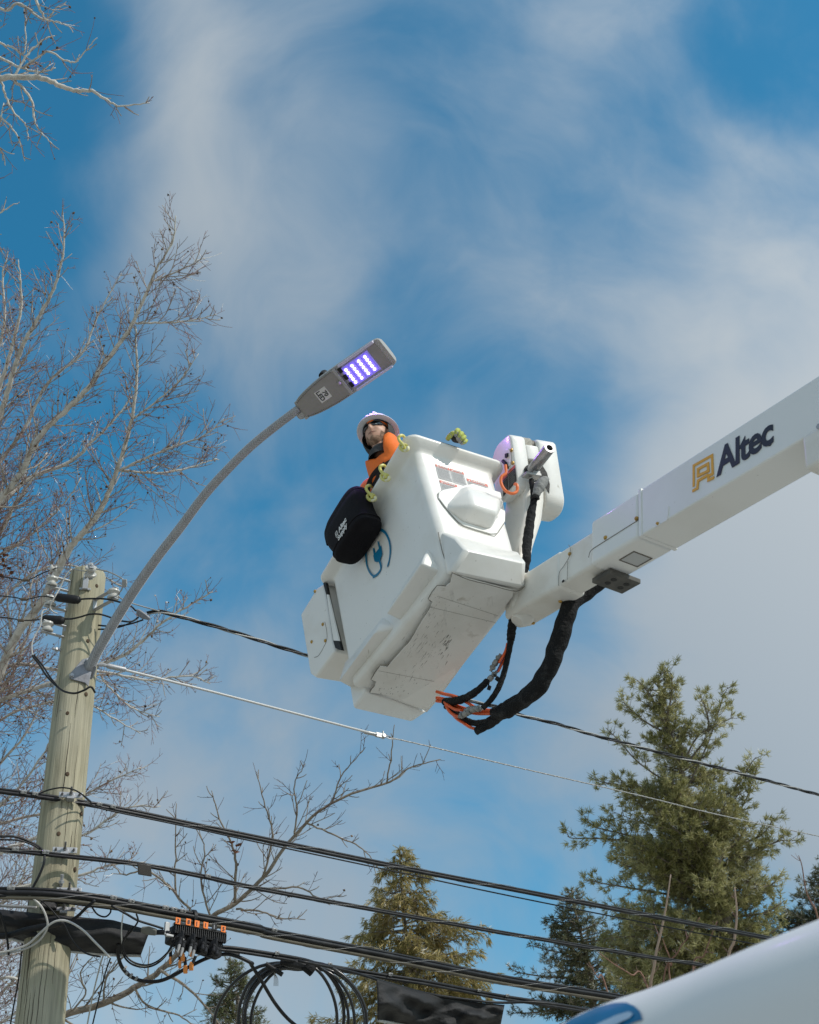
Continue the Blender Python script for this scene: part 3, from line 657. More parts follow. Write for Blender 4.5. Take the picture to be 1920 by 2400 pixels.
# valve cover box hung behind the left wall
def LPo(q): return LPt(q, .02)
poly = [c2(*q) for q in ((278, 482), (235, 510), (125, 690), (190, 1090), (228, 1118), (362, 938), (345, 868), (320, 690), (300, 560))]
mb = MB(); mb.prism([LPo(q) for q in poly], -nL*.42); vb = build(mb, 'valve_cover', M_BKT, bucket, bevel=.02, seg=4, sharp=60)
for q in ((227, 535), (280, 757), (205, 875), (297, 867)):
    o = LPo(c2(*q)); mb = MB(); mb.lathe(o, nL, [(.012, -.004), (.012, .004), (.008, .009), (.001, .01)], 8); build(mb, 'bolt', M_BRASS, vb)
mb = MB(); mb.tube(catmull([LPo(c2(*q))+nL*.0005 for q in ((292, 740), (305, 800), (306, 860), (285, 910), (250, 968), (222, 980))], 4), .0018, 6); build(mb, 'joint_line', M_SEAM, vb)
mb = MB(); mb.prism([LPt(c2(*q), .028) for q in ((280, 478), (296, 476), (312, 560), (340, 690), (404, 932), (386, 928), (362, 915), (348, 868), (322, 690), (302, 560))], -nL*.02); build(mb, 'side_gap_shade', M_BLACK, bucket)  # black sheet laid over the gap to paint in its darkness
mb = MB(); mb.prism([LPt(c2(*q), .031) for q in ((304, 556), (314, 556), (388, 868), (350, 866), (324, 700))], -nL*.01); build(mb, 'lever_guard', M_BKT, bucket)
# inner floor mat rest is the tub floor; black pad on the front rim under the glove
ra, rb_ = HC(0, 0), HC(1, 0); o = ra+(rb_-ra)*.42; fxr = unit(rb_-ra)
mb = MB(); mb.box(o+BY*.028+BZ*.008, fxr*.072, BY*.022, BZ*.003); build(mb, 'rim_pad', mat('worn_rim_tape', (.16, .15, .15), .7), bucket, bevel=.002, seg=1)

# three S hooks over the left rim
def hook(q, lab):
    px, py = c7(*q); p0 = RP(px, py, kA+nl*.012, nl)
    x, y = plane_axes(nl, -(kC-kA)); out = nl
    def hp(a, b, o): return RP(*c7(q[0]+a, q[1]+b), kA+nl*(.012+o), nl)
    mb = MB(); mb.tube(catmull([hp(*t) for t in ((22, -52, -.045), (6, -80, -.022), (-18, -92, .004), (-46, -82, .022), (-56, -55, .026), (-40, -20, .024), (-8, 14, .022), (14, 40, .026), (10, 66, .028))], 5), [.0085, .010, .010, .010], 10)
    mb.tube([hp(8+50*math.cos(a)*.95-10*math.sin(a), 52+34*math.sin(a)+18*math.cos(a), .022+.006*math.sin(a)) for a in np.linspace(-.6, 2*math.pi-1.0, 22)], [.010, .0105, .0095], 10)
    return build(mb, 's_hook', M_HOOK, None, (lab, 'hook', 'yellow hooks over the bucket rim'))
hook((738, 500), 'yellowed plastic hook on the bucket rim right beside the worker\'s collar')
hook((515, 855), 'yellowed plastic hook on the bucket rim beside the black chest harness')
hook((352, 1095), 'yellowed plastic hook on the bucket rim just above the black tool bag')

# ------------------------------------------------------------------ black tool bag
gx, gy = plane_axes(nL, -BY)
bc_ = LPt(c1(430, 1215), .10)
def bagring(c, L, T, n=32, e=3.6):
    out = []
    for a in np.arange(n)*2*math.pi/n:
        ca, sa = math.cos(a), math.sin(a); out.append(c+gx*L*math.copysign(abs(ca)**(2/e), ca)+nL*T*math.copysign(abs(sa)**(2/e), sa))
    return out
bag = thing('tool_bag', bc_-gy*.2, 'black canvas tool bag with white print hanging outside the lift bucket', 'bag')
def bagat(t, L, T, sag=0): return bagring(LPt(c1(*t), .11)+gy*sag, L, T)
ct0, ct1 = LPt(c1(370, 1124), .112), LPt(c1(446, 1282), .112)      # mouth centre, foot centre
bd = ct1-ct0
mb = MB(); rs = []
for t, L, T in ((0.02, .262, .06), (.0, .270, .066), (.04, .270, .073), (.2, .264, .084), (.45, .250, .090), (.78, .232, .092), (.90, .226, .094)):
    rs.append(bagring(ct0+bd*t+gx*.006*math.sin(9*t), L*.87, T))
mb.loft(rs); build(mb, 'bag_body', M_BAG, bag, sharp=60)
mb = MB(); mb.loft([bagring(ct0+bd*t, L*.87, T) for t, L, T in ((.84, .231, .097), (.88, .234, .099), (.97, .236, .098), (1.0, .225, .089), (1.01, .17, .07))]); build(mb, 'bag_base', M_BAG, bag, sharp=50)
mb = MB(); mb.tube(catmull([p for p in bagring(ct0+bd*.84, .236*.87, .098)]+[bagring(ct0+bd*.84, .236*.87, .098)[0]], 2), .006, 6); build(mb, 'piping', M_BAG, bag)
mb = MB()
hd_ = [ct0+gx*.15-nL*.02, ct0+gx*.17+gy*.06-nL*.05, ct0+gx*.14+gy*.13-nL*.06, ct0+gx*.05+gy*.13-nL*.05, ct0-gx*.05+gy*.06-nL*.04]
# domed lid flap
mb.loft([[c for c in bagring(ct0-bd*k+gx*.03*k, .275*.87*s1, .07*s2)] for k, s1, s2 in ((-.02, 1, 1), (.08, .97, .95), (.17, .84, .85), (.23, .6, .6), (.26, .25, .3))]); build(mb, 'lid', M_BAG, bag, sharp=60)
mb = MB(); o = ct0-gx*.222+bd*.05; mb.box(o-gx*.012, gx*.02, gy*.035, nL*.03); build(mb, 'pull_tab', M_BAG, bag, bevel=.008)
mb = MB(); tx_o = RP(*c1(333, 1238), ct0+nL*.102, nL); ang = math.radians(3); tx, ty = gx*math.cos(ang)+gy*math.sin(ang), gy*math.cos(ang)-gx*math.sin(ang)
text_on(mb, 'Altec', tx_o+tx*.008, tx, ty, nL, h=.040, w=.108, bold=.03, lift=.004); text_on(mb, 'Supply', tx_o-ty*.052-tx*.02, tx, ty, nL, h=.048, w=.128, bold=.025, lift=.004)
for a, b, c_, d_ in ((-.032, 0, .004, .044), (-.032, .040, .026, .004), (-.010, 0, .004, .044), (-.026, .012, .014, .004), (-.026, .012, .003, .018), (-.026, .027, .014, .003)):
    mb.box(tx_o+tx*(a+c_/2)+ty*(b+d_/2)+nL*.0045, tx*c_/2, ty*d_/2, nL*.0006)
build(mb, 'bag_print', M_WHITE_INK, bag, smooth=False)

# ------------------------------------------------------------------ boom
OB = V3(1.1835, 4.9768, 5.4909)
BO = np.array([[.53584, .82778, .16630], [-.82115, .55676, -.12545], [-.19643, -.06934, .97806]]); OX, OY, OZ = BO.T
def Bm(s, b, z): return OB+OX*s+OY*b+OZ*z
boom = thing('boom', Bm(3.5, .11, -.135), 'long white lifting boom with amber and black lettering rising from the right edge', 'boom')
def beam(name, s0, s1, b0, b1, z0, z1, m, bevel=.012, parent=None, **k):
    mb = MB(); mb.box(Bm((s0+s1)/2, (b0+b1)/2, (z0+z1)/2), OX*(s1-s0)/2, OY*(b1-b0)/2, OZ*(z1-z0)/2)
    return build(mb, name, m, parent or boom, bevel=bevel, seg=3, **k)
beam('outer_section', .006, 4.6, 0, .226, -.27, 0, M_BOOM, .010)
beam('end_ring', -.012, .010, -.004, .230, -.274, .006, M_BOOM, .004)
beam('end_gap', -.016, -.010, .002, .224, -.268, -.001, M_SEAM, 0)
beam('tip_cover', -.412, -.014, .0, .226, -.272, .002, M_BOOM, .022)
beam('tip_section', -1.05, -.40, .016, .18, -.262, -.05, M_BOOM_D, .018)
beam('elbow_cover', -1.24, -.70, .010, .192, -.273, -.044, M_BOOM_D, .024)
def bolt(s, b, z, n, r=.012, root=None):
    mb = MB(); mb.lathe(Bm(s, b, z), n, [(r, -.003), (r, .004), (r*.7, .009), (.001, .010)], 8); return build(mb, 'bolt', M_BRASS, root or boom)
bolt(-.030, 0, -.157, -OY); bolt(-.282, 0, -.157, -OY); bolt(-.6155, .016, -.106, -OY); bolt(-1.165, .165, -.273, -OZ); bolt(-.84, .12, -.273, -OZ)
mb = MB()
mb.tube(catmull([Bm(s, -.0015, z) for s, z in ((-.425, -.215), (-.415, -.19), (-.39, -.178), (-.30, -.176), (-.014, -.172))], 4), .0018, 6)
mb.tube(catmull([Bm(s, .0085, z) for s, z in ((-.62, -.05), (-.605, -.075), (-.61, -.125), (-.66, -.165), (-.70, -.19), (-.703, -.268))], 4), .0016, 6)
mb.tube([Bm(-.625, .0085, -.15), Bm(-.625, .0085, -.262)], .0013, 5)
build(mb, 'joint_line', M_SEAM, boom)
beam('latch', -.672, -.655, .006, .012, -.262, -.25, M_BLACK, .002)
# little window and rubber stop block under the cover
mb = MB()
for s0, s1, b0, b1 in ((-.262, -.140, .070, .076), (-.262, -.140, .186, .192), (-.262, -.256, .076, .186), (-.146, -.140, .076, .186)): mb.box(Bm((s0+s1)/2, (b0+b1)/2, -.2725), OX*(s1-s0)/2, OY*(b1-b0)/2, OZ*.003)
wf = build(mb, 'inspection_window', M_SEAM, boom)
mb = MB(); mb.box(Bm(-.201, .131, -.2722), OX*.055, OY*.055, OZ*.001); build(mb, 'pane', mat('grey_window_pane', (.46, .47, .47), .25), wf)
pad = beam('rubber_stop', -.51, -.352, .085, .290, -.304, -.274, mat('perished_rubber', (.075, .072, .066), .7, noise=[(9, 4, .45, .7, (.15, .14, .12), .8)]), .006)
for s, b in ((-.405, .15), (-.455, .15), (-.405, .235), (-.455, .235)):
    mb = MB(); mb.cyl(Bm(s, b, -.3055), Bm(s, b, -.298), .017, 14); build(mb, 'bolt_hole', M_BLACK, pad)
mb = MB(); mb.prism([Bm(s, -.003, z) for s, z in ((.10, -.272), (.15, -.235), (.185, -.215), (.215, -.20), (.21, -.25), (.20, -.272))], OY*.004); build(mb, 'wear_patch', M_BOOM, boom)
bolt(.135, -.004, -.262, -OY, .008)
blk = beam('under_bracket', 1.09, 1.8, -.012, .24, -.44, -.262, M_BOOM_D, .02)
mb = MB(); mb.lathe(Bm(1.20, -.013, -.275), -OY, [(.012, 0), (.013, .004), (.013, .012), (.006, .013)], 6); build(mb, 'bolt', M_STEEL, blk)
# lettering on the side of the boom: plane b = 0
mb = MB()
lx = unit(OX); lz = OZ; nO = -OY
def Q(a, b): return RP(1200+a*.4174, 860+b*.4174, OB+nO*.0015, OY)
text_on(mb, 'Altec', RP(1200+1150*.4174, 860+622*.4174, OB+nO*.001, OY), lx, lz, nO, h=.150, w=.372, bold=.028, shear=.07, spacing=.95)
text_on(mb, '\u00ae', RP(1200+1442*.4174, 860+450*.4174, OB+nO*.001, OY), lx, lz, nO, h=.018)
build(mb, 'boom_lettering', M_CHAR, boom, smooth=False)
mb = MB()
KZ = [0]
def strip(pts, w):
    pp = [Q(*p) for p in pts]
    for a, b in zip(pp[:-1], pp[1:]):
        KZ[0] += 1; t = unit(b-a); s_ = np.cross(nO, t)*w/2; mb.prism([a-s_-t*w*.48, b-s_+t*w*.48, b+s_+t*w*.48, a+s_-t*w*.48], nO*(.0010+.00025*KZ[0]))
strip([(1021, 665), (1021, 555), (1124, 497), (1128, 600), (1104, 612), (1104, 636), (1130, 624)], .0155)
strip([(1020, 694), (1042, 682), (1046, 640), (1098, 610)], .0145)
strip([(1046, 607), (1046, 575), (1102, 544), (1104, 585), (1046, 612)], .0145)
build(mb, 'boom_emblem', M_GOLD, boom, smooth=False)

# jib post that carries the winch: white casting behind the bucket
WM = np.array([[.8801, -.4747, -.0047], [.4612, .8572, -.2290], [.1127, .1994, .9734]]); WX, WY, WZ = WM.T
WO = V3(.6843, 5.9175, 6.7764)
def Wp(x, y, z): return WO+WX*x+WY*y+WZ*z
def ringrect(c, X, Y, hx, hy, r=.03, k=4):
    pts = []
    for sx, sy, a0 in ((1, 1, 0), (-1, 1, math.pi/2), (-1, -1, math.pi), (1, -1, 1.5*math.pi)):
        cc = c+X*(hx-r)*sx+Y*(hy-r)*sy
        for j in range(k+1):
            a = a0+j/k*math.pi/2; pts.append(cc+r*(math.cos(a)*X+math.sin(a)*Y))
    return pts
mb = MB()
e_c = Bm(-1.10, .10, -.16)
ln = [(c3(930, 735), 7.76, .070, .13), (c3(928, 900), 7.70, .072, .14), (c3(905, 1100), 7.60, .070, .12), (c3(835, 1380), 7.47, .055, .09), (c3(800, 1600), 7.33, .055, .08), (c3(760, 1800), 7.12, .075, .07)]
mb.loft([ringrect(P(*q, d)+WY*hy, WX, WY, hx, hy, .028) for q, d, hx, hy in ln])
build(mb, 'jib_post', M_BOOM_D, boom, sharp=60)
mb = MB(); mb.tube(catmull([P(*c3(760, 1700), 7.2), P(1228, 1432, 7.13), P(1212, 1458, 7.08)], 4), [.09, .085, .04], 14); build(mb, 'elbow_casting', M_BOOM_D, boom)

# winch head at the top of the post
winch = thing('winch_head', Wp(.17, .12, -.45), 'white rounded winch housing with steel tube socket, lit violet on its left cheek', 'winch')
def dprof(x, y0, y1, zt, zb, rt, rb, n=8):
    """rounded outline in the away / up plane: round top, tighter foot"""
    pts = []
    for cy, cz, r, a0 in ((y0+rt[0], zt-rt[0], rt[0], math.pi), (y1-rt[1], zt-rt[1], rt[1], math.pi/2), (y1-rb[1], zb+rb[1], rb[1], 0), (y0+rb[0], zb+rb[0], rb[0], -math.pi/2)):
        for j in range(n+1):
            a = a0-j/n*math.pi/2; pts.append((cy+r*math.cos(a), cz+r*math.sin(a)))
    return [Wp(x, y, z) for y, z in pts]
def shell(name, x0, x1, y0, y1, zt, zb, rt, rb, m=M_BKT, e=.014):
    sh = lambda x, i: dprof(x, y0+i, y1-i, zt-i, zb+i, tuple(max(.01, q-i) for q in rt), tuple(max(.01, q-i) for q in rb))
    mb = MB(); mb.loft([sh(x0, e), sh(x0+e*.3, e*.3), sh(x0+e, 0), sh(x1-e, 0), sh(x1-e*.3, e*.3), sh(x1, e)]); return build(mb, name, m, winch, sharp=50)
shell('left_cheek', 0, .108, 0, .27, .012, -.40, (.05, .13), (.04, .12))
shell('middle_wrap', .104, .205, .004, .25, -.058, -.165, (.01, .09), (.01, .04))
shell('right_cheek', .200, .342, 0, .27, .008, -.50, (.05, .12), (.10, .12))
shell('back_wrap', .10, .21, .09, .262, .0, -.40, (.05, .10), (.05, .1))
mb = MB(); mb.cyl(Wp(.108, .075, -.03), Wp(.202, .075, -.03), .045, 20); dr = build(mb, 'rope_drum', mat('dark_brown_drum', (.16, .14, .12), .6), winch)  # drum is an even dark brown
M_ROPE = mat('grey_rope', (.55, .52, .46), .85, bump=(200, .6))
for k in range(6):
    mb = MB(); mb.tube([Wp(.116+k*.010, .075+.050*math.cos(a), -.03+.050*math.sin(a)) for a in np.linspace(0, 2*math.pi, 20)], .0055, 6); build(mb, 'rope_turn', M_ROPE, dr)
# socket tube
tb = P(*c3(905, 600), 7.76); te = P(*c3(1072, 385), 7.58); td = unit(te-tb)
mb = MB(); mb.lathe(tb, td, [(.036, -.09), (.036, np.linalg.norm(te-tb)-.003), (.034, np.linalg.norm(te-tb)), (.0225, np.linalg.norm(te-tb)), (.0215, np.linalg.norm(te-tb)-.004), (.0215, .03), (.001, .03)], 28)
tu = build(mb, 'socket_tube', M_SILVERTUBE, winch, sharp=40)
mb = MB(); mb.cyl(tb+td*.04+unit(np.cross(td, WX))*.0-WX*.02-WY*.03, tb+td*.04-WX*.03-WY*.035, .010, 12); build(mb, 'pin_hole', M_BLACK, tu)
mb = MB(); mb.lathe(tb-td*.03, td, [(.046, -.05), (.048, 0), (.046, .012), (.037, .014)], 24); build(mb, 'socket_collar', M_BLACK, winch)
mb = MB(); o = P(*c3(890, 668), 7.70); mb.box(o, WX*.055, WZ*.010, WY*.03); mb.box(o+WX*.035+WZ*.018, WX*.022, WZ*.014, WY*.02); mb.cyl(o-WX*.01-WZ*.015, o-WX*.01-WZ*.05, .014, 12); build(mb, 'socket_clamp', M_ALU, winch, bevel=.004)
mb = MB(); cpt = [Wp(x, -.001, z) for x, z in ((.150, -.20), (.20, -.19), (.232, -.25), (.240, -.33), (.225, -.395), (.20, -.35), (.17, -.27))]
mb.prism(cpt, -WY*.003); build(mb, 'hose_slot', M_BLACK, winch, smooth=False)
# cheek plate furniture
cp0 = Wp(-.001, 0, 0)
def CK(q, o=.002): return RP(*c3(*q), cp0-WX*o, WX)
for q in ((688, 410), (702, 540)):
    mb = MB(); mb.lathe(CK(q), -WX, [(.013, 0), (.013, .005), (.009, .010)], 6); build(mb, 'bolt', M_BRASS, winch)
mb = MB(); mb.loft([[CK((640+44*s*math.cos(a), 492+105*s*math.sin(a)), o) for a in np.arange(20)*2*math.pi/20] for s, o in ((1, 0), (.97, .005), (.9, .007))]); build(mb, 'access_cover', M_BKT, winch)
mb = MB(); mb.prism([CK(q, .008) for q in ((630, 450), (655, 440), (655, 475), (632, 490))], -WX*.01); mb.tube([CK((600, 520), .01), CK((625, 545), .015), CK((640, 590), .015)], .012, 8); build(mb, 'control_lever', M_BLACK, winch)
cyv, czv = unit(CK((720, 560))-CK((655, 630))), None
M_DLAB = mat('dark_label', (.035, .033, .04), .45)
def cheek_label(pts, band):
    mb = MB(); mb.prism([CK(q) for q in pts], -WX*.001); sh = build(mb, 'warning_label', M_DLAB, winch, smooth=False)
    a, b, c_, d_ = [CK(q, .0035) for q in pts]
    mb = MB(); mb.prism([a, b, b+(c_-b)*band, a+(d_-a)*band], -WX*.0005); build(mb, 'red_band', M_RED, sh, smooth=False)
    mb = MB()
    for k in range(1, 8):
        f = band+(1-band)*k/8.6; p, q = a+(d_-a)*f, b+(c_-b)*f; p, q = p+(q-p)*.08, p+(q-p)*random.uniform(.7, .95); t = unit(q-p); s_ = unit(d_-a)*.0011
        mb.prism([p-s_, q-s_, q+s_, p+s_], -WX*.0005)
    build(mb, 'small_print', M_LABEL_GREY, sh, kind='stuff')
    return sh
cheek_label([(652, 622), (722, 556), (738, 720), (662, 812)], .16)
sh = cheek_label([(596, 690), (646, 638), (655, 810), (604, 880)], .16)

# orange rope handle looped between bucket rim and winch
M_OR2 = mat('orange_rope_grip', (.80, .17, .04), .45)
mb = MB(); mb.tube(catmull([P(*c3(a, b), d) for a, b, d in ((625, 560, 7.55), (628, 640, 7.52), (585, 680, 7.5), (580, 740, 7.48), (620, 815, 7.45), (690, 848, 7.43), (740, 825, 7.45), (742, 765, 7.47), (720, 752, 7.5))], 6), .0095, 10)
build(mb, 'rope_loop', M_OR2, None, ('orange plastic coated loop hanging between bucket rim and winch cheek', 'loop'))

# ------------------------------------------------------------------ hoses
def sleeve(name, pts, rad, m, lab, cat='hose', n=16, wrinkle=.10, step=8, freq=1., group=None):
    c = resample(catmull([P(*q) for q in pts], 10), .008); k = len(c)
    r = np.interp(np.linspace(0, 1, k), np.linspace(0, 1, len(rad)), rad)
    rr = random.Random(hash(lab) % 1000 if False else len(lab)*7+k)
    tg = np.gradient(c, axis=0); tg /= np.linalg.norm(tg, axis=1)[:, None]; u = unit(np.cross(tg[0], V3(0, 0, 1))); rings = []
    ph = [rr.uniform(0, 6) for _ in range(6)]
    for i in range(k):
        u = unit(u-tg[i]*(u@tg[i])); w = np.cross(tg[i], u); t = i*.008/max(.016, r[min(i, k-1)])*1.5*freq
        ring = []
        for a in np.arange(n)*2*math.pi/n:
            f = 1+wrinkle*.8*(.55*math.sin(t*1.7+a+ph[0])+.45*math.sin(t*.9-2*a+ph[1])+.35*math.sin(t*3.1+1.4*math.sin(a+ph[2])+ph[3])+.25*math.sin(3*a+t*.5+ph[4]))
            ring.append(c[i]+r[i]*f*(math.cos(a)*u+math.sin(a)*w))
        rings.append(ring)
    mb = MB(); mb.loft(rings); o = build(mb, name, m, None, sharp=180)
    if lab: tag(o, lab, cat, group)
    return o
# upper sleeve: from the winch slot down behind the bucket and out below it
sleeve('hose_sleeve', [(*c3(1040, 700), 7.70), (*c3(990, 745), 7.62), (*c3(950, 820), 7.58), (*c3(925, 885), 7.55)], [.018, .034, .034, .022], M_GREYCLOTH, 'faded grey fabric hose sleeve curling out of the winch slot', wrinkle=.08)
sleeve('hose_sleeve', [(*c3(918, 900), 7.56), (*c3(905, 960), 7.55), (*c3(880, 1080), 7.5), (*c3(860, 1240), 7.42), (*c3(838, 1400), 7.33), (*c3(835, 1540), 7.26), (*c5(800, 170), 7.20), (*c5(775, 330), 7.15), (*c5(757, 440), 7.12), (*c5(748, 520), 7.1)],
       [.020, .027, .029, .030, .026, .024, .028, .029, .028, .024], M_CLOTH, 'long black fabric hose sleeve dropping from the winch behind the bucket corner', step=9)
mb = MB()
for k in range(3): mb.tube([P(*c3(921+k*1.5, 880+k*12), 7.545)+.026*(math.cos(a)*WX+math.sin(a)*WY)+WZ*.003*math.sin(a*2) for a in np.linspace(0, 2*math.pi, 14)], .0035, 6)
build(mb, 'hose_tie', M_BLACK, None, ('black cable tie knotted round hose sleeve below the winch', 'cable tie'))
sleeve('hose_sleeve', [(*c3(885, 715), 7.68), (*c3(900, 790), 7.62), (*c3(905, 880), 7.58)], [.016, .018, .016], M_CLOTH, 'short black hose sleeve under the tube socket clamp')
sleeve('hose_sleeve', [(*c5(750, 515), 7.1), (*c5(725, 660), 7.05), (*c5(690, 800), 7.0), (*c5(650, 905), 6.97), (*c5(590, 1000), 6.96), (*c5(520, 1072), 6.96)], [.020, .0165, .0165, .0165, .0165, .015], M_CLOTH, 'thin dark hose sleeve curving down to grey couplings under the bucket', step=8, wrinkle=.07)
sleeve('hose_sleeve', [(*c5(560, 845), 7.0), (*c5(520, 890), 7.02), (*c5(440, 955), 7.08), (*c5(330, 1005), 7.18), (*c5(215, 1018), 7.3)], [.017, .021, .023, .024, .024], M_CLOTH, 'black hose sleeve ending in frayed mouth beside bucket underside', step=9)
# thick sleeve below the boom
sleeve('thick_hose_sleeve', [(*c5(1500, 20), 6.98), (*c5(1420, 85), 6.96), (*c5(1330, 150), 6.94), (*c5(1248, 215), 6.90), (*c5(1200, 320), 6.86), (*c5(1165, 450), 6.84), (*c5(1120, 570), 6.83), (*c5(1085, 690), 6.82), (*c5(1030, 800), 6.82), (*c5(975, 890), 6.82), (*c5(900, 960), 6.85), (*c5(800, 1030), 6.90), (*c5(700, 1090), 6.95), (*c5(610, 1125), 7.0)],
       [.046, .046, .046, .049, .052, .052, .051, .050, .050, .050, .049, .048, .047, .040], M_CLOTH, 'thick wrinkled black hose sleeve looping below the boom tip', n=22, wrinkle=.09, step=7, freq=.8)
sleeve('hose_sleeve', [(*c5(660, 1130), 6.98), (*c5(590, 1190), 7.0), (*c5(530, 1225), 7.02), (*c5(470, 1255), 7.05)], [.03, .026, .023, .022], M_CLOTH, 'stubby black hose sleeve with open mouth, lowest of the bundle', step=7)
sleeve('hose_sleeve', [(*c5(650, 1130), 6.99), (*c5(560, 1180), 7.02), (*c5(460, 1190), 7.08), (*c5(380, 1160), 7.14), (*c5(300, 1100), 7.22), (*c5(225, 1050), 7.32)], [.026, .022, .018, .018, .018, .018], M_CLOTH, 'thin black hose sleeve swinging under the grey couplings towards the bucket', step=7)
def hose(pts, r, lab, m=M_ORANGE):
    mb = MB(); mb.tube(catmull([P(*c5(a, b), d) for a, b, d in pts], 6), r, 10); build(mb, 'orange_hose', m, None, (lab, 'hose', 'orange hydraulic hoses'))
for k, (pts, r, lab) in enumerate([
    ([(150, 935, 7.42), (215, 955, 7.36), (300, 975, 7.26), (400, 1025, 7.14), (480, 1070, 7.06), (600, 1090, 7.0)], .0095, 'uppermost orange hydraulic hose running from bucket underside to the thick sleeve'),
    ([(150, 985, 7.42), (230, 1000, 7.34), (320, 1050, 7.24), (430, 1085, 7.12), (520, 1095, 7.05), (600, 1083, 7.0)], .0095, 'middle orange hydraulic hose between the bucket and the thick sleeve'),
    ([(150, 1010, 7.42), (240, 1025, 7.34), (330, 1075, 7.22), (460, 1110, 7.08), (600, 1113, 6.99)], .0095, 'orange hydraulic hose just under the middle one, behind grey couplings'),
    ([(215, 1020, 7.3), (250, 1090, 7.2), (300, 1130, 7.14), (345, 1136, 7.10)], .009, 'orange hydraulic hose bending into lower grey coupling'),
    ([(200, 1005, 7.3), (250, 1050, 7.22), (300, 1078, 7.16), (350, 1085, 7.1)], .009, 'orange hydraulic hose bending into upper grey coupling'),
    ([(235, 1040, 7.3), (300, 1140, 7.2), (370, 1190, 7.12), (420, 1222, 7.07), (470, 1238, 7.05)], .009, 'lowest orange hydraulic hose, curving into stubby black sleeve mouth'),
    ([(722, 545, 7.1), (712, 590, 7.08), (690, 640, 7.05), (655, 700, 7.02)], .0075, 'orange hose splitting out left below the long black sleeve'),
    ([(728, 548, 7.11), (715, 620, 7.09), (690, 690, 7.06), (648, 775, 7.03)], .0065, 'thin orange hose splitting out right below the long black sleeve')]): hose(pts, r, lab)
hose([(720, 590, 7.1), (690, 660, 7.07), (662, 720, 7.05), (640, 765, 7.03)], .004, 'thin violet hose among the orange ones', mat('violet_hose', (.10, .05, .16), .4))
def coupling(a, b, lab, da=7.05, db=7.05, r=.017):
    a, b = P(*c5(*a), da), P(*c5(*b), db); d = unit(b-a); L = np.linalg.norm(b-a)
    root = thing('hose_coupling', a, lab, 'coupling', 'grey hose couplings')
    mb = MB(); mb.lathe(a, d, [(r*.55, 0), (r*.6, L*.14), (r*.95, L*.15), (r*.95, L*.30), (r*.7, L*.32), (r*.7, L*.38), (r, L*.39), (r*1.05, L*.62), (r*.8, L*.65), (r*.8, L*.70), (r*.95, L*.71), (r*.95, L*.86), (r*.55, L*.88), (r*.55, L)], 14); build(mb, 'coupling_body', M_CPL, root, sharp=25)
    for t in (.22, .78):
        mb = MB(); mb.lathe(a+d*L*t, d, [(r*1.12, -L*.035), (r*1.12, L*.035)], 6); build(mb, 'hex_nut', M_CPL, root, smooth=False)
M_CPL = mat('dull_zinc_coupling', (.30, .30, .29), .45, .5, noise=[(30, 3, .42, .7, (.17, .165, .15), .8)])
coupling((670, 630), (585, 770), 'grey hydraulic coupling, upper of the pair beside the thin orange hoses'); coupling((640, 770), (535, 880), 'grey hydraulic coupling, lower of the pair above the frayed black sleeve mouth')
coupling((330, 1138), (440, 1085), 'grey hydraulic coupling nearest bucket underside among orange hoses', 7.1, 7.04, .019); coupling((380, 1085), (520, 1068), 'grey hydraulic coupling fed by the thin dark sleeve', 7.08, 6.98, .019)
mb = MB(); mb.tube(catmull([P(*c5(*q), 7.02) for q in ((565, 860), (572, 885), (575, 900))], 3), .004, 6); mb.lathe(P(*c5(575, 905), 7.02), unit(UP+.3*RT), [(.011, -.012), (.011, .012), (.006, .014)], 10)
build(mb, 'dust_cap', M_BLACK, None, ('small black dust cap dangling from grey coupling', 'dust cap'))
mb = MB(); mb.tube(catmull([P(*c5(*q), 7.02) for q in ((610, 790), (628, 810), (642, 828))], 3), .004, 6); mb.lathe(P(*c5(642, 832), 7.02), unit(UP+.9*RT), [(.012, -.012), (.012, .012), (.006, .014)], 10)
build(mb, 'dust_cap', M_BLACK, None, ('black dust cap pressed against the thin dark sleeve', 'dust cap'))

# ------------------------------------------------------------------ worker
M_SKIN = mat('skin', (.52, .30, .21), .5, noise=[(14, 3, .45, .7, (.46, .22, .15), .6)])
M_BEARD = mat('short_beard', (.20, .12, .075), .8, noise=[(60, 3, .42, .6, (.36, .22, .15), .8)])
M_HIVIS = mat('orange_hivis_jacket', (.86, .17, .012), .7, noise=[(7, 4, .45, .75, (.72, .12, .01), .7)], bump=(18, .5))
M_HOOD = mat('charcoal_hood', (.035, .033, .032), .85, noise=[(9, 4, .45, .7, (.06, .056, .053), .7)], bump=(25, .5))
M_STRAP = mat('black_webbing', (.018, .018, .022), .75, bump=(120, .4))
M_HAT = mat('white_hard_hat', (.62, .63, .66), .5)
M_NAVY = mat('dark_trousers', (.03, .035, .05), .85)
hc = P(886, 1022, 8.05)                                   # middle of the head
ff = unit(V3(-.44, -.90, .18)); hz = unit(UPZ+.05*ff-.10*V3(1, 0, 0)); hz = unit(hz-ff*(hz@ff)); hx = np.cross(ff, hz)   # hx: towards his own right as seen
hx = -hx if hx@RT < 0 else hx
foot = (kD+kE+kF+kG)/4+(HC(0, 0)-HC(0, 1))*.08
person = thing('person', foot, 'worker in white hard hat and orange jacket leaning over the bucket rim', 'person')
floor_c = (HC(0, .92)+HC(1, .92)+HC(2, .92)+HC(3, .92))/4
sh_c = hc-UPZ*.30+V3(.03, .06, 0)+BX*.06
pel = floor_c+V3(.02, .0, .80)-BY*.05
sl_ = unit(V3(hx[0], hx[1], 0)); sR = sh_c+sl_*.20-UPZ*.02+V3(.0, .02, 0); sL_ = sh_c-sl_*.175-UPZ*.03
hand = P(1072, 1025, 7.66)
elb = (sR+hand)/2+BY*.17+V3(.0, .0, -.10)
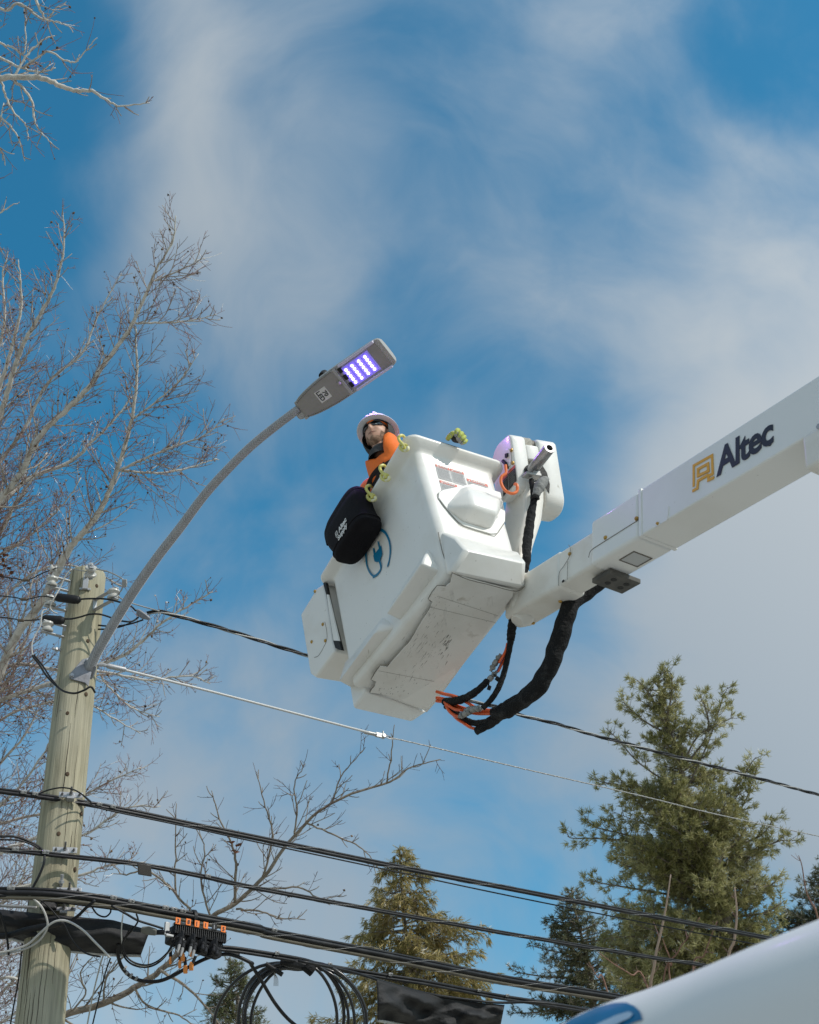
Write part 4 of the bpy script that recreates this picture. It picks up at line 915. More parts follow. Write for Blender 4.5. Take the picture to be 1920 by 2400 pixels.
elbL = P(856, 1142, 8.12); handL = elbL+BX*.22-UPZ*.12
def skin(name, verts, edges, rad, m, parent, sub=2):
    me = bpy.data.meshes.new(name); me.from_pydata([tuple(v) for v in verts], edges, []); me.update()
    o = bpy.data.objects.new(name, me); COL.objects.link(o)
    o.modifiers.new('skin', 'SKIN'); sv = me.skin_vertices[0].data
    for i, r in enumerate(rad): sv[i].radius = (r, r) if np.isscalar(r) else r
    sv[0].use_root = True
    s_ = o.modifiers.new('sub', 'SUBSURF'); s_.levels = sub; s_.render_levels = sub
    bpy.context.view_layer.update()
    me2 = bpy.data.meshes.new_from_object(o.evaluated_get(bpy.context.evaluated_depsgraph_get()))
    vs = [np.array(v.co) for v in me2.vertices]; fs = [tuple(p.vertices) for p in me2.polygons]
    bpy.data.objects.remove(o); bpy.data.meshes.remove(me); bpy.data.meshes.remove(me2)
    mb = MB(); mb.add(vs, fs); return mb
neck = hc-hz*.12-ff*.02
hipL, hipR = pel-sl_*.09, pel+sl_*.09
knL, knR = hipL+V3(.0, -.04, -.42), hipR+V3(.0, -.04, -.42); fL, fR = floor_c-sl_*.11+UPZ*.05, floor_c+sl_*.11+UPZ*.05
vb_ = [pel, (pel*.55+sh_c*.45), sh_c-UPZ*.05, neck, hc-hz*.03, sR, elb, hand+unit(elb-hand)*.06, sL_, elbL, handL, hipL, knL, fL, hipR, knR, fR, fL+ff*.16, fR+ff*.16]
eb = [(0, 1), (1, 2), (2, 3), (3, 4), (2, 5), (5, 6), (6, 7), (2, 8), (8, 9), (9, 10), (0, 11), (11, 12), (12, 13), (0, 14), (14, 15), (15, 16), (13, 17), (16, 18)]
rb2 = [.13, .125, .11, .052, .06, .062, .045, .032, .062, .045, .032, .085, .058, .045, .085, .058, .045, .035, .035]
body = skin('body', vb_, eb, rb2, M_SKIN, person)
# head: one lathe-like skull with sculpted face, part of the same mesh
def head_pt(a, t):
    """a: angle round (0 = face front, +90 = his image right), t: polar from crown (0) to neck (pi)"""
    st, ctt = math.sin(t), math.cos(t)
    X, Yf, Z = .076*st*math.sin(a), .096*st*math.cos(a), .118*ctt
    fr = max(0, math.cos(a))
    g2 = lambda x, z, cx, cz, sx, sz: math.exp(-((x-cx)/sx)**2-((z-cz)/sz)**2)
    if fr > 0:
        Yf += .026*g2(X, Z, 0, -.022, .011, .018)+.012*g2(X, Z, 0, .008, .009, .026)           # nose
        Yf -= .010*(g2(X, Z, -.031, .014, .016, .011)+g2(X, Z, .031, .014, .016, .011))         # eye sockets
        Yf += .007*g2(X, Z, 0, .035, .05, .009)                                                # brow
        Yf += .008*(g2(X, Z, 0, -.058, .024, .006)+g2(X, Z, 0, -.069, .022, .006))              # lips
        Yf -= .004*g2(X, Z, 0, -.0635, .022, .003)
        Yf += .014*g2(X, Z, 0, -.092, .022, .014)                                              # chin
        Yf += .006*(g2(X, Z, -.042, -.022, .018, .016)+g2(X, Z, .042, -.022, .018, .016))       # cheeks
    if Z < -.03: X *= 1-.28*min(1, (-Z-.03)/.09)
    return hc+hx*X+ff*Yf+hz*Z
def add_head(mb, na=56, ntt=44, keep=None):
    mb.loft([[head_pt(a, math.pi*i/ntt) for a in np.arange(na)*2*math.pi/na] for i in range(1, ntt)])
add_head(body)
for sx in (-1, 1): body.ball(hc+hx*sx*.077-ff*.008-hz*.005, hx*.010, ff*.020, hz*.032, 10, 8)
bd_ = build(body, 'body', M_SKIN, person, sharp=180)
# eyes, brows, mouth line
for sx in (-1, 1):
    mb = MB(); mb.ball(hc+hx*sx*.031+ff*.078+hz*.013, hx*.012, ff*.010, hz*.006, 10, 8); build(mb, 'eye', mat('eye_white', (.7, .68, .64), .2), person)
mb = MB(); mb.tube(catmull([hc+hx*x+ff*y+hz*z for x, y, z in ((-.022, .088, -.064), (0, .0965, -.0635), (.024, .087, -.060))], 4), .0022, 6); build(mb, 'mouth', mat('lip_line', (.22, .07, .06), .6), person)
# beard on the lower jaw, a skin a little proud of the face
mb = MB(); rows = []
for i in range(26, 41):
    t = math.pi*i/44; rows.append([head_pt(a, t)+(head_pt(a, t)-hc)*(.018 if i > 29 else .006) for a in np.linspace(-1.35, 1.35, 30)])
rows_b = [r for r in rows]
sel = MB(); grid = [p for r in rows_b for p in r]; fs = []
for i in range(len(rows_b)-1):
    for j in range(29):
        a = np.linspace(-1.35, 1.35, 30)[j]; z = (rows_b[i][j]-hc)@hz; x = (rows_b[i][j]-hc)@hx
        if z < -.078 or (abs(a) > .85 and z < -.035) or (z < -.043 and z > -.054 and abs(x) < .028): fs.append((i*30+j, i*30+j+1, (i+1)*30+j+1, (i+1)*30+j))
sel.add(grid, fs); build(sel, 'beard', M_BEARD, person, sharp=180)
# glasses: wrap-around dark lenses in a black frame
M_GLASS = mat('dark_lens', (.012, .012, .014), .06, spec=.9); M_FRAME = mat('black_frame', (.012, .012, .012), .35)
for sx in (-1, 1):
    pts = [(sx*.008, .102, .024), (sx*.030, .101, .030), (sx*.056, .085, .029), (sx*.068, .062, .024), (sx*.067, .060, .006), (sx*.054, .082, -.004), (sx*.030, .098, -.008), (sx*.012, .102, .002)]
    mb = MB(); pp = [hc+hx*a+ff*b+hz*c_ for a, b, c_ in pts]; mb.prism(pp, -ff*.004); gl = build(mb, 'glasses_lens', M_GLASS, person, sharp=60)
    mb = MB(); mb.tube(catmull(pp[:5], 4), .0032, 6); mb.tube([pp[3], hc+hx*sx*.082+ff*.0+hz*.018], .0035, 6); build(mb, 'glasses_frame', M_FRAME, gl)
mb = MB(); mb.tube([hc+hx*-.010+ff*.105+hz*.020, hc+ff*.110+hz*.020, hc+hx*.010+ff*.105+hz*.020], .003, 6); build(mb, 'glasses_bridge', M_FRAME, person)
# hood liner round the face, then the hard hat with full brim
mb = MB(); rings = []
for s_, k in ((1.16, .50), (1.22, .42), (1.27, .25), (1.30, 0), (1.30, -.3), (1.22, -.6), (1.0, -.9), (.6, -1.15)):
    ring = []
    for a in np.arange(26)*2*math.pi/26:
        X, Z = .085*s_*math.cos(a), .125*s_*math.sin(a)-.012
        ring.append(hc+hx*X+hz*Z+ff*(.075*k+.0-.02*abs(math.sin(a))))
    rings.append(ring)
mb.loft(rings, caps=(False, True)); build(mb, 'hood', M_HOOD, person, sharp=180)
mb = MB(); mb.loft([[hc-hz*z+ff*y+hx*r*1.1*math.cos(a)+ff*r*math.sin(a) for a in np.arange(24)*2*math.pi/24] for r, z, y in ((.060, .112, -.035), (.066, .135, -.03), (.072, .165, -.022), (.076, .20, -.02), (.078, .235, -.02))], caps=(False, False)); build(mb, 'neck_gaiter', M_HOOD, person, sharp=180)
ho = hc+hz*.050-ff*.008; hax = unit(hz-.01*ff); hsx = hx
mb = MB(); mb.lathe(ho, hax, [(.094, .0), (.132, -.006), (.137, -.003), (.136, .003), (.108, .014), (.103, .028), (.099, .055), (.088, .086), (.066, .112), (.034, .126), (.001, .129)], 40, xdir=ff, sx=1.10)
hat = build(mb, 'hard_hat', M_HAT, person, sharp=60)
for k in (-1, 0, 1):
    mb = MB(); mb.tube(catmull([ho+hax*z+ff*y+hx*k*.026 for y, z in ((.108, .040), (.092, .093), (.048, .121), (-.02, .127), (-.085, .099), (-.108, .045))], 5), [.004, .008, .010, .010, .008, .004], 8); build(mb, 'hat_ridge', M_HAT, hat)
mb = MB(); mb.loft([[ho+hax*z+hx*r*math.cos(a)+ff*r*1.1*math.sin(a) for a in np.arange(28)*2*math.pi/28] for r, z in ((.098, .03), (.101, .002), (.098, -.010), (.093, -.008), (.092, .03))], caps=(True, True)); build(mb, 'hat_cradle', M_STRAP, hat)
mb = MB(); mb.loft([[hc+hz*z+hx*r*math.cos(a)+ff*r*1.2*math.sin(a) for a in np.arange(28)*2*math.pi/28] for r, z in ((.082, .085), (.086, .060), (.085, .040), (.080, .038))], caps=(True, False)); build(mb, 'headband', M_HIVIS, person)
# jacket over torso and arms
vj = [pel+UPZ*.02, pel*.55+sh_c*.45, sh_c-UPZ*.04, sR, elb, hand+unit(elb-hand)*.11, sL_, elbL, handL+unit(elbL-handL)*.08, sh_c+UPZ*.035-ff*.01]
ej = [(0, 1), (1, 2), (2, 3), (3, 4), (4, 5), (2, 6), (6, 7), (7, 8), (2, 9)]
jk = skin('jacket', vj, ej, [.175, .17, .155, .092, .072, .055, .092, .072, .055, .125], M_HIVIS, person)
build(jk, 'jacket', M_HIVIS, person, sharp=180)
# stand-up collar: low in front, peaked beside the cheek, high behind
mb = MB(); rr = []
ca_ = (-180, -110, -60, -20, 14, 36, 54, 110, 180); cz_ = (-.09, -.12, -.215, -.275, -.265, -.125, -.080, -.075, -.09)
lean_ = lambda z: BX*np.interp(-z, [.12, .22, .36, .46, .58, .75], [0, .03, .11, .185, .26, .31])
for zz, r in ((-.78, .10), (-.66, .115), (-.54, .14), (-.44, .172)):
    rr.append([hc+hz*zz+lean_(zz)+hx*r*math.sin(a)*(1.18 if zz > -.5 else 1.0)+ff*(r*.90*math.cos(a)-.018) for a in np.linspace(-math.pi, math.pi, 44)[:-1]])
for f, r in ((0, .166), (.3, .152), (.6, .136), (.85, .124), (1.0, .118)):
    rr.append([hc+hz*zz_+lean_(zz_)+hx*r*math.sin(a)*1.05+ff*(r*.92*math.cos(a)-.018) for a in np.linspace(-math.pi, math.pi, 44)[:-1] for zz_ in (-.36+f*(np.interp(math.degrees(a), ca_, cz_)+.36),)])
mb.loft(rr, caps=(False, False)); JKT = bvh_of(mb); cl = build(mb, 'jacket_front', M_HIVIS, person, sharp=180)
so_ = cl.modifiers.new('thick', 'SOLIDIFY'); so_.thickness = .012
# chest harness
def strapline(pts, w=.017):
    mb = MB(); c = catmull(pts, 5); rings = []
    for i in range(len(c)):
        t = unit(c[min(i+1, len(c)-1)]-c[max(i-1, 0)]); n = unit(CAM-c[i]); s_ = unit(np.cross(t, n))*w; rings.append([c[i]-s_, c[i]+s_, c[i]+s_-n*.006, c[i]-s_-n*.006])
    mb.loft(rings)
    return mb
for pts in (((905, 1088, 7.88), (885, 1105, 7.84), (868, 1128, 7.82), (858, 1160, 7.82)), ((925, 1080, 7.90), (905, 1092, 7.86), (895, 1108, 7.84), (880, 1140, 7.82))):
    sp_ = [on_surf(q[0], q[1], JKT, .012) for q in pts]
    build(strapline([a if a is not None and abs(depth(a)-7.9) < .25 else P(*q) for a, q in zip(sp_, pts)]), 'harness_strap', M_STRAP, person)
mb = MB(); mb.box(P(893, 1098, 7.82), RT*.020, UP*.022, FW*.012); mb.box(P(886, 1104, 7.81), RT*.012, UP*.026, FW*.010); build(mb, 'harness_buckle', M_STRAP, person, bevel=.006)
mb = MB(); mb.tube(catmull([P(884, 1072, 7.86), P(886, 1084, 7.84), P(880, 1094, 7.84)], 4), .003, 6); mb.ball(P(876, 1079, 7.86), RT*.008, UP*.012, FW*.008); build(mb, 'hood_cord', M_STRAP, person)
# trousers
vt = [pel, hipL, knL, fL+UPZ*.06, hipR, knR, fR+UPZ*.06]
tr = skin('trousers', vt, [(0, 1), (1, 2), (2, 3), (0, 4), (4, 5), (5, 6)], [.15, .105, .078, .07, .105, .078, .07], M_NAVY, person); build(tr, 'trousers', M_NAVY, person, sharp=180)
for f in (fL, fR):
    mb = MB(); mb.loft([ringrect(f-UPZ*.045+UPZ*z+ff*.05, ff, sl_, a, b, .03) for z, a, b in ((0, .14, .05), (.03, .142, .052), (.07, .11, .05), (.12, .06, .05))]); build(mb, 'boot', M_STRAP, person)
# gloved fist: palm, four curled fingers, thumb
M_GLOVE = mat('yellow_green_glove', (.42, .47, .10), .7, bump=(60, .4)); M_GLOVE2 = mat('grey_glove_pad', (.33, .33, .32), .7, bump=(60, .4)); M_GLOVE3 = mat('dark_glove_palm', (.05, .045, .045), .8)
def G(a, b, d): return P(*c7(a, b), 7.62+d)
mb = MB(); mb.loft([[G(1372+sx*r*math.cos(a)+k*20, 440+sy*r*math.sin(a)-k*6, k*.03+.02) for a in np.arange(16)*2*math.pi/16] for k, r, sx, sy in ((-.2, 40, 1, 1), (0, 62, 1.1, .95), (1, 72, 1.1, .95), (2, 66, 1.05, .9), (3.2, 48, 1, 1))]); gl = build(mb, 'glove', M_GLOVE3, person, sharp=180)
fing = [((1400, 352), (1372, 358), (1362, 395), (1372, 418)), ((1440, 385), (1415, 400), (1390, 440), (1392, 462)), ((1470, 425), (1448, 440), (1415, 468), (1408, 490)), ((1490, 470), (1472, 485), (1448, 500), (1432, 508))]
for k, (a, b, c_, d_) in enumerate(fing):
    r = [.0135, .0135, .013, .0115][k]
    m1 = (np.array(b)+np.array(c_))/2
    mb = MB(); mb.tube(catmull([G(*a, .035), G((a[0]+b[0])/2-3, (a[1]+b[1])/2-8, .010), G(*b, -.010), G(*m1, -.018)], 5), [r*.9, r*1.15, r*1.08, r*.95], 10); mb.ball(G(*m1, -.018), RT*r*.9, UP*r*.9, FW*r*.9, 8, 6); build(mb, 'finger', M_GLOVE, gl, sharp=180)
    mb = MB(); mb.tube(catmull([G(*(m1+[4, -4]), -.0165), G(*c_, -.010), G(*d_, .012)], 5), [r*.95, r*1.02, r*.8], 10); mb.ball(G(*(m1+[2, -2]), -.0165), RT*r, UP*r, FW*r, 8, 6); build(mb, 'finger_pad', M_GLOVE2, gl, sharp=180)
mb = MB(); mb.tube(catmull([G(1268, 448, .03), G(1290, 415, .0), G(1320, 385, -.015), G(1352, 372, -.012)], 5), [.016, .0165, .0145, .011], 10); mb.ball(G(1354, 371, -.012), RT*.011, UP*.011, FW*.011, 8, 6); build(mb, 'thumb', M_GLOVE, gl, sharp=180)
mb = MB(); mb.tube([G(1300, 400, -.012), G(1345, 370, -.014)], [.015, .013], 10); build(mb, 'thumb_pad', M_GLOVE2, gl, sharp=180)

# ------------------------------------------------------------------ overhead cables
def line_pts(pts, z, ext=(6, 25), n=5, sag=None):
    c = [Pz(x, y, z) for x, y in pts]
    a = c[0]+unit(c[0]-c[1])*ext[0] if ext[0] else None; b = c[-1]+unit(c[-1]-c[-2])*ext[1] if ext[1] else None
    if a is not None: a[2] = c[0][2]
    if b is not None: b[2] = c[-1][2]-.3
    q = catmull(c, n)
    pre = [a+(c[0]-a)*t for t in (0, .25, .5, .75)] if a is not None else []
    post = [c[-1]+(b-c[-1])*t for t in (.02, .1, .3, .6, 1)] if b is not None else []
    return pre+list(q)+post
def offset(c, right, up):
    c = np.array(c); t = np.gradient(c, axis=0); t /= np.linalg.norm(t, axis=1)[:, None]
    s_ = np.cross(t, V3(0, 0, 1)); s_ /= np.linalg.norm(s_, axis=1)[:, None]; return c+s_*right+V3(0, 0, 1)*up
def helix(c, r, pitch, ph=0, step=.03):
    c = resample(c, step); t = np.gradient(c, axis=0); t /= np.linalg.norm(t, axis=1)[:, None]
    s_ = np.cross(t, V3(0, 0, 1)); s_ /= np.linalg.norm(s_, axis=1)[:, None]; u = np.cross(s_, t)
    a = np.arange(len(c))*step/pitch*2*math.pi+ph; return c+r*(np.cos(a)[:, None]*s_+np.sin(a)[:, None]*u)
def cable(name, lab, strands, m=M_CABLE, group=None, cat='cable'):
    root = thing(name, strands[0][0][len(strands[0][0])//2], lab, cat, group)
    for c, r, mm, pn in strands:
        mb = MB(); mb.tube(c, r, 8); build(mb, pn, mm, root, sharp=180)
    return root
def clip(c, s_, root, w=.035, h=.03):
    """small bolted clip on a cable at distance s_ along it"""
    d = np.concatenate([[0], np.cumsum(np.linalg.norm(np.diff(np.array(c), axis=0), axis=1))]); i = min(int(np.searchsorted(d, s_)), len(c)-2)
    p = np.array(c)[i]; t = unit(np.array(c)[i+1]-p); n = unit(CAM-p); u = np.cross(t, n); u = u if u[2] > 0 else -u
    mb = MB(); mb.box(p+n*.018+u*.012, t*w, u*h/2, n*.006); mb.cyl(p+n*.02+u*.015-t*.012, p+n*.045+u*.015-t*.012, .008, 6); mb.cyl(p+n*.02+u*.015+t*.014, p+n*.04+u*.02+t*.014, .008, 6)
    build(mb, 'cable_clip', M_ALU, root, bevel=.002, seg=1)
def near(c, x, y):                   # distance along a cable of the spot seen at a pixel
    c = np.array(c); d = np.concatenate([[0], np.cumsum(np.linalg.norm(np.diff(c, axis=0), axis=1))])
    rel = c-CAM; z = rel@FW; X = 960+F_PX*(rel@RT)/z; Y = 1200-F_PX*(rel@UP)/z
    return d[np.argmin((X-x)**2+(Y-y)**2)]
CABR = 'black cables slung between the poles'
a1 = line_pts([(0, 1853), (139, 1872), (296, 1900), (452, 1933), (600, 1963), (900, 2025), (1203, 2084), (1500, 2141), (1794, 2197)], 5.72)
a1 = offset(a1, 0, .0)
k1 = cable('overhead_cable', 'uppermost thick black cable clamped to the pole, with bright spiral lashing', [(offset(a1, 0, .012), .011, M_STRAND if False else M_CABLE, 'messenger_strand'), (offset(a1, 0, -.010), .0155, M_CABLE, 'sheathed_cable'), (helix(a1, .0262, .95), .0012, M_STRAND, 'lashing_wire')], group=CABR)
for q in (cq(180, 212), cq(228, 212), cq(695, 290), cq(748, 300)): clip(a1, near(a1, *q), k1, .022, .026)
a1b = [Pz(*q, 5.67) for q in (cq(560, 240), cq(610, 285), cq(680, 330), cq(1200, 440), cq(1725, 555), cs(0, 250), cs(870, 435), cs(1725, 605), (1739, 2207))]
a1b = catmull(a1b, 5)+[a1b[-1]+CD*t for t in (1, 5, 20)]
cable('thin_cable', 'thin black wire running just beneath the uppermost thick cable', [(a1b, .0065, M_CABLE, 'wire')])
mb = MB(); mb.tube(catmull([Pz(*cq(x, y), 5.71) for x, y in ((262, 232), (330, 205), (420, 190), (500, 205), (560, 240), (612, 282))], 5), .0055, 6); build(mb, 'jumper_wire', M_CABLE, None, ('thin black jumper arching over the uppermost clamp on the pole', 'wire'))
a2 = line_pts([(0, 1990), (174, 2008), (323, 2025), (487, 2056), (600, 2081), (900, 2136), (1203, 2190), (1500, 2239), (1630, 2259)], 5.24)
k2 = cable('overhead_cable', 'middle black cable carrying a small dark plate right of the pole', [(offset(a2, 0, .009), .0085, M_CABLE, 'messenger_strand'), (offset(a2, 0, -.008), .012, M_CABLE, 'sheathed_cable'), (helix(a2, .0205, .9, 1), .0011, M_STRAND, 'lashing_wire')], group=CABR)
for q in (cq(125, 592), cq(295, 603), cq(1392, 782)): clip(a2, near(a2, *q), k2, .024, .028)
i0 = P(*cq(975, 745), depth(a2[np.argmin([abs(near(a2, *cq(975, 715))-d) for d in np.concatenate([[0], np.cumsum(np.linalg.norm(np.diff(np.array(a2), axis=0), axis=1))])])]))
mb = MB(); tC = unit(Pz(*cq(1020, 720), 5.24)-Pz(*cq(930, 705), 5.24)); mb.box(i0, tC*.052, UPZ*.033+V3(0, -.02, 0), unit(np.cross(tC, UPZ))*.006); build(mb, 'dark_plate', mat('dark_plate', (.05, .045, .04), .5), k2, bevel=.004)
a3p = [(0, 2091), (122, 2095), (243, 2110), (348, 2130), (452, 2149), (600, 2177), (643, 2189), (887, 2236), (1000, 2259), (1196, 2298), (1422, 2334)]
a3 = line_pts(a3p, 4.91)
k3 = cable('cable_bundle', 'thick bundle of black and tan cables under silver clips, third line down the pole', [(offset(a3, 0, .026), .013, M_CABLE, 'messenger_strand'), (offset(a3, -.012, .0), .020, M_CABLE, 'sheathed_cable'), (offset(a3, .014, -.006), .019, M_CABLE, 'sheathed_cable'), (offset(a3, -.003, -.032), .017, M_CABLE_TAN, 'tan_cable'),
     (helix(offset(a3, 0, -.003), .046, 1.15, 2), .0013, M_STRAND, 'lashing_wire'), (helix(offset(a3, 0, -.003), .046, 1.3, 4.2), .0011, M_STRAND, 'lashing_wire')])
for q in (cq(745, 935), cq(915, 965), cq(1115, 1005), cq(1155, 1012), cq(1235, 1028), cq(85, 868), cr(690, 400)): clip(offset(a3, 0, .02), near(a3, *q), k3, .026, .028)
mb = MB(); j = unit(a3[8]-a3[6])
for q in (cq(1300, 1070),): mb.lathe(Pz(*q, 4.91), CD, [(.06, -.012), (.06, .012)], 12)
build(mb, 'cable_strap', M_BLACK, k3)
# extra cables bunched where the bundle crosses the pole
for k, (pts, r) in enumerate([(((0, 2098), (70, 2105), (122, 2110), (200, 2120), (262, 2128), (348, 2140)), .014), (((0, 2085), (90, 2092), (180, 2103), (250, 2118), (300, 2122)), .011)]):
    mb = MB(); mb.tube(line_pts(pts, 4.885+k*.05, (5, 0)), r, 8); build(mb, 'sheathed_cable', M_CABLE, k3, sharp=180)
mb = MB(); p = on_pole(*cq(330, 960), .05); mb.box(p, CD*.06, UPZ*.055, TOCAM*.03); mb.box(on_pole(*cq(430, 935), .05), CD*.05, UPZ*.035, TOCAM*.03); build(mb, 'cable_support', M_BLACK, k3, bevel=.012)
a4p = [(470, 2205), (515, 2218), (567, 2224), (699, 2246), (748, 2259), (817, 2271), (915, 2287), (1000, 2300), (1123, 2324), (1189, 2336), (1283, 2350), (1380, 2366)]
a4 = line_pts(a4p, 4.70, (0, 25))
k4 = cable('overhead_cable', 'lower black cable that starts at the terminal box and carries the coil', [(a4, .013, M_CABLE, 'messenger_strand'), (offset(a4, 0, -.024), .012, M_CABLE, 'sheathed_cable')], group=CABR)
for q in (cr(715, 560), cr(1060, 630), cr(1480, 680), cs(655, 1078), cs(830, 1112)): clip(a4, near(a4, *q), k4, .018, .03)
a5 = catmull([Pz(x, y, 4.62) for x, y in ((700, 2252), (817, 2276), (900, 2301), (1004, 2329), (1123, 2346), (1178, 2350), (1250, 2349), (1330, 2358), (1400, 2372))], 5)+[Pz(1400, 2372, 4.62)+CD*t for t in (1, 5, 20)]
cable('overhead_cable', 'lowest black cable, along the top edge of the hanging tarpaulin', [(a5, .011, M_CABLE, 'sheathed_cable')], group=CABR)

# service drop: three wires twisted together, to the right of the pole
sd = line_pts([(345, 1437), (377, 1434), (429, 1447), (500, 1467), (600, 1498), (712, 1534), (900, 1588), (1105, 1643), (1165, 1657), (1220, 1676), (1299, 1695), (1386, 1721), (1480, 1746), (1580, 1772), (1755, 1818), (1920, 1863)], 7.38, (0, 15))
root = thing('service_drop', sd[len(sd)//2], 'twisted service drop of two black wires and a bare one, passing behind the bucket', 'power line')
for k, mm, r in ((0, M_CABLE, .0085), (1, M_CABLE, .0085), (2, M_STRAND, .0065)):
    mb = MB(); mb.tube(helix(sd, .011, .75, k*2.09, .06), r, 7); build(mb, ('insulated_wire', 'insulated_wire', 'bare_neutral')[k], mm, root, sharp=180)
gy_ = line_pts([(250, 1560), (280, 1567), (500, 1622), (715, 1678), (884, 1722)], 6.88, (0, 0)); gy2 = line_pts([(912, 1728), (1009, 1750), (1250, 1807), (1502, 1865), (1677, 1908), (1920, 1960)], 6.88, (0, 15))
root = thing('span_wire', gy_[0], 'white sleeved span wire with steel clamp leaving the pole under the lamp bracket', 'span wire')
mb = MB(); mb.tube(gy_, .0108, 10); build(mb, 'white_rod', mat('white_fibreglass_rod', (.50, .50, .49), .4), root, sharp=180)
mb = MB(); mb.tube(gy2, .0055, 6); mb.tube(helix(gy2, .004, .12, 0, .03)[:400], .004, 5); build(mb, 'steel_strand', M_STRAND, root, sharp=180)
e1, e2 = gy_[-1], gy2[0]; dd = unit(e2-e1); up_ = UPZ
mb = MB(); mb.lathe(gy_[-1]-dd*.13, dd, [(.013, 0), (.017, .004), (.017, .11), (.021, .112), (.021, .12)], 14); mb.box(e1+dd*.03, dd*.045, up_*.022, unit(np.cross(dd, up_))*.010); mb.lathe(e1+dd*.065, unit(np.cross(dd, up_)), [(.020, -.02), (.024, -.006), (.024, .006), (.020, .02)], 14)
mb.tube([e1+dd*.06, e2+up_*.012], .006, 6); mb.tube([e1+dd*.06, e2-up_*.014, e2+dd*.12], .005, 6); mb.cyl(e1+dd*.065+up_*.018, e1+dd*.065+up_*.05, .008, 6); build(mb, 'wire_clamp', M_ALU, root, bevel=.002, seg=1)
mb = MB(); s0 = gy_[0]; mb.lathe(s0+dd*.0, dd, [(.013, .16), (.020, .155), (.022, .02), (.015, .0)], 14); mb.tube([s0-dd*.10+TOCAM*-.03, s0-dd*.03, s0+dd*.01], [.010, .016, .012], 8); build(mb, 'end_fitting', M_STEEL, root)

# wires about the pole head
def wire(pts, r, lab, m=M_CABLE, name='wire', d=None):
    mb = MB(); mb.tube(catmull([P(*q) for q in pts], 6), r, 7); return build(mb, name, m, None, (lab, 'wire'), sharp=180)
def wcp(*pts): return [(*cp(a, b), d) for a, b, d in pts]
M_GREYWIRE = mat('pale_grey_wire', (.48, .47, .44), .45)
wire(wcp((640, 430, 10.03), (720, 425, 9.98), (820, 425, 9.97), (900, 435, 9.95), (1000, 462, 9.93), (1060, 485, 9.92), (1100, 525, 9.93)), .0075, 'black wire from the upper black boot across the pole front, behind the lamp arm')
wire(wcp((515, 588, 9.97), (580, 588, 9.93), (660, 570, 9.89), (720, 552, 9.86), (800, 550, 9.86), (870, 568, 9.88), (960, 600, 9.9), (1060, 610, 9.95), (1120, 575, 10.0)), .0075, 'black wire from the lower black boot across the pole, dipping under the lamp arm')
wire(wcp((795, 640, 10.05), (900, 648, 10.0), (1000, 640, 9.98), (1080, 622, 9.98), (1160, 595, 10.0)), .007, 'black wire emerging at the right edge of the pole, upper of two')
wire(wcp((795, 672, 10.05), (880, 670, 10.0), (980, 650, 9.98), (1060, 620, 9.98)), .007, 'black wire emerging at the right edge of the pole, lower of two')
wire(wcp((780, 185, 10.05), (870, 205, 10.0), (950, 240, 9.97), (1000, 280, 9.95), (985, 350, 9.98), (955, 395, 10.0), (1000, 435, 9.98), (1080, 465, 10.0), (1180, 495, 10.02), (1290, 525, 10.03)), .0055, 'pale wire curving from the top insulator down past the right insulator', M_STRAND)
wire(wcp((460, 172, 10.2), (560, 180, 10.15), (640, 195, 10.1), (700, 205, 10.06)), .0045, 'pale wire between the white knob and the top insulator', M_STRAND)
wire(wcp((580, 185, 10.1), (530, 240, 10.08), (490, 330, 10.05), (450, 400, 10.0), (415, 460, 9.98), (408, 500, 9.98), (430, 530, 9.97), (465, 545, 9.97)), .006, 'pale grey tail hanging left of the pole past two insulators', M_GREYWIRE)
wire(wcp((380, 510, 9.95), (345, 525, 9.93), (335, 580, 9.9), (325, 650, 9.87), (285, 720, 9.84), (258, 800, 9.8), (265, 885, 9.77)), .006, 'pale grey lead looping down left of the pole to the black jumper', M_GREYWIRE)
wire(wcp((262, 885, 9.77), (320, 960, 9.72), (370, 1040, 9.66), (440, 1115, 9.6), (510, 1170, 9.50), (600, 1190, 9.42), (680, 1165, 9.40), (735, 1138, 9.42), (770, 1185, 9.44)), .0085, 'black jumper sagging from the pole\'s left side to the lamp bracket')
wire(wcp((275, 880, 9.78), (345, 965, 9.73), (400, 1050, 9.67), (465, 1135, 9.61)), .007, 'second black lead beside the sagging jumper left of the pole')
for (a, b, y0, y1, w, lab) in (((-260, 0), None, 398, 0, 0, 0),): pass
wire([(-300, 1318, 10.3), (*cp(0, 245), 10.3), (*cp(210, 275), 10.28), (*cp(330, 225), 10.27), (*cp(420, 190), 10.26), (*cp(470, 172), 10.2)], .005, 'thin dark wire arriving from the left at the white knob')
wire([(-300, 1375, 10.1), (*cp(0, 402), 10.1), (*cp(200, 430), 10.1), (*cp(340, 405), 10.08), (*cp(450, 420), 10.06)], .005, 'thin dark wire arriving from the left at the upper black boot')
wire([(-300, 1420, 9.97), (*cp(0, 575), 9.97), (*cp(170, 600), 9.97), (*cp(320, 595), 9.97)], .005, 'thin dark wire arriving from the left at the lower black boot')
for (x0, y0, x1, y1, d0, d1, lab) in ((448, 412, 648, 438, 10.06, 10.00, 'black splice boot in front of the pole, upper of two'), (338, 590, 520, 602, 9.98, 9.95, 'black splice boot left of the pole, lower of two')):
    a, b = P(*cp(x0, y0), d0), P(*cp(x1, y1), d1); t = unit(b-a); L = np.linalg.norm(b-a); mb = MB()
    mb.lathe(a, t, [(.010, -.01), (.030, .01), (.036, L*.15), (.036, L*.80), (.030, L*.95), (.012, L*1.02)], 12)
    mb.box((a+b)/2+unit(CAM-a)*.034+UPZ*.005, t*L*.28, UPZ*.006, FW*.004); build(mb, 'splice_boot', M_BLACK, None, (lab, 'splice cover', 'black splice boots'), bevel=.006, sharp=40)
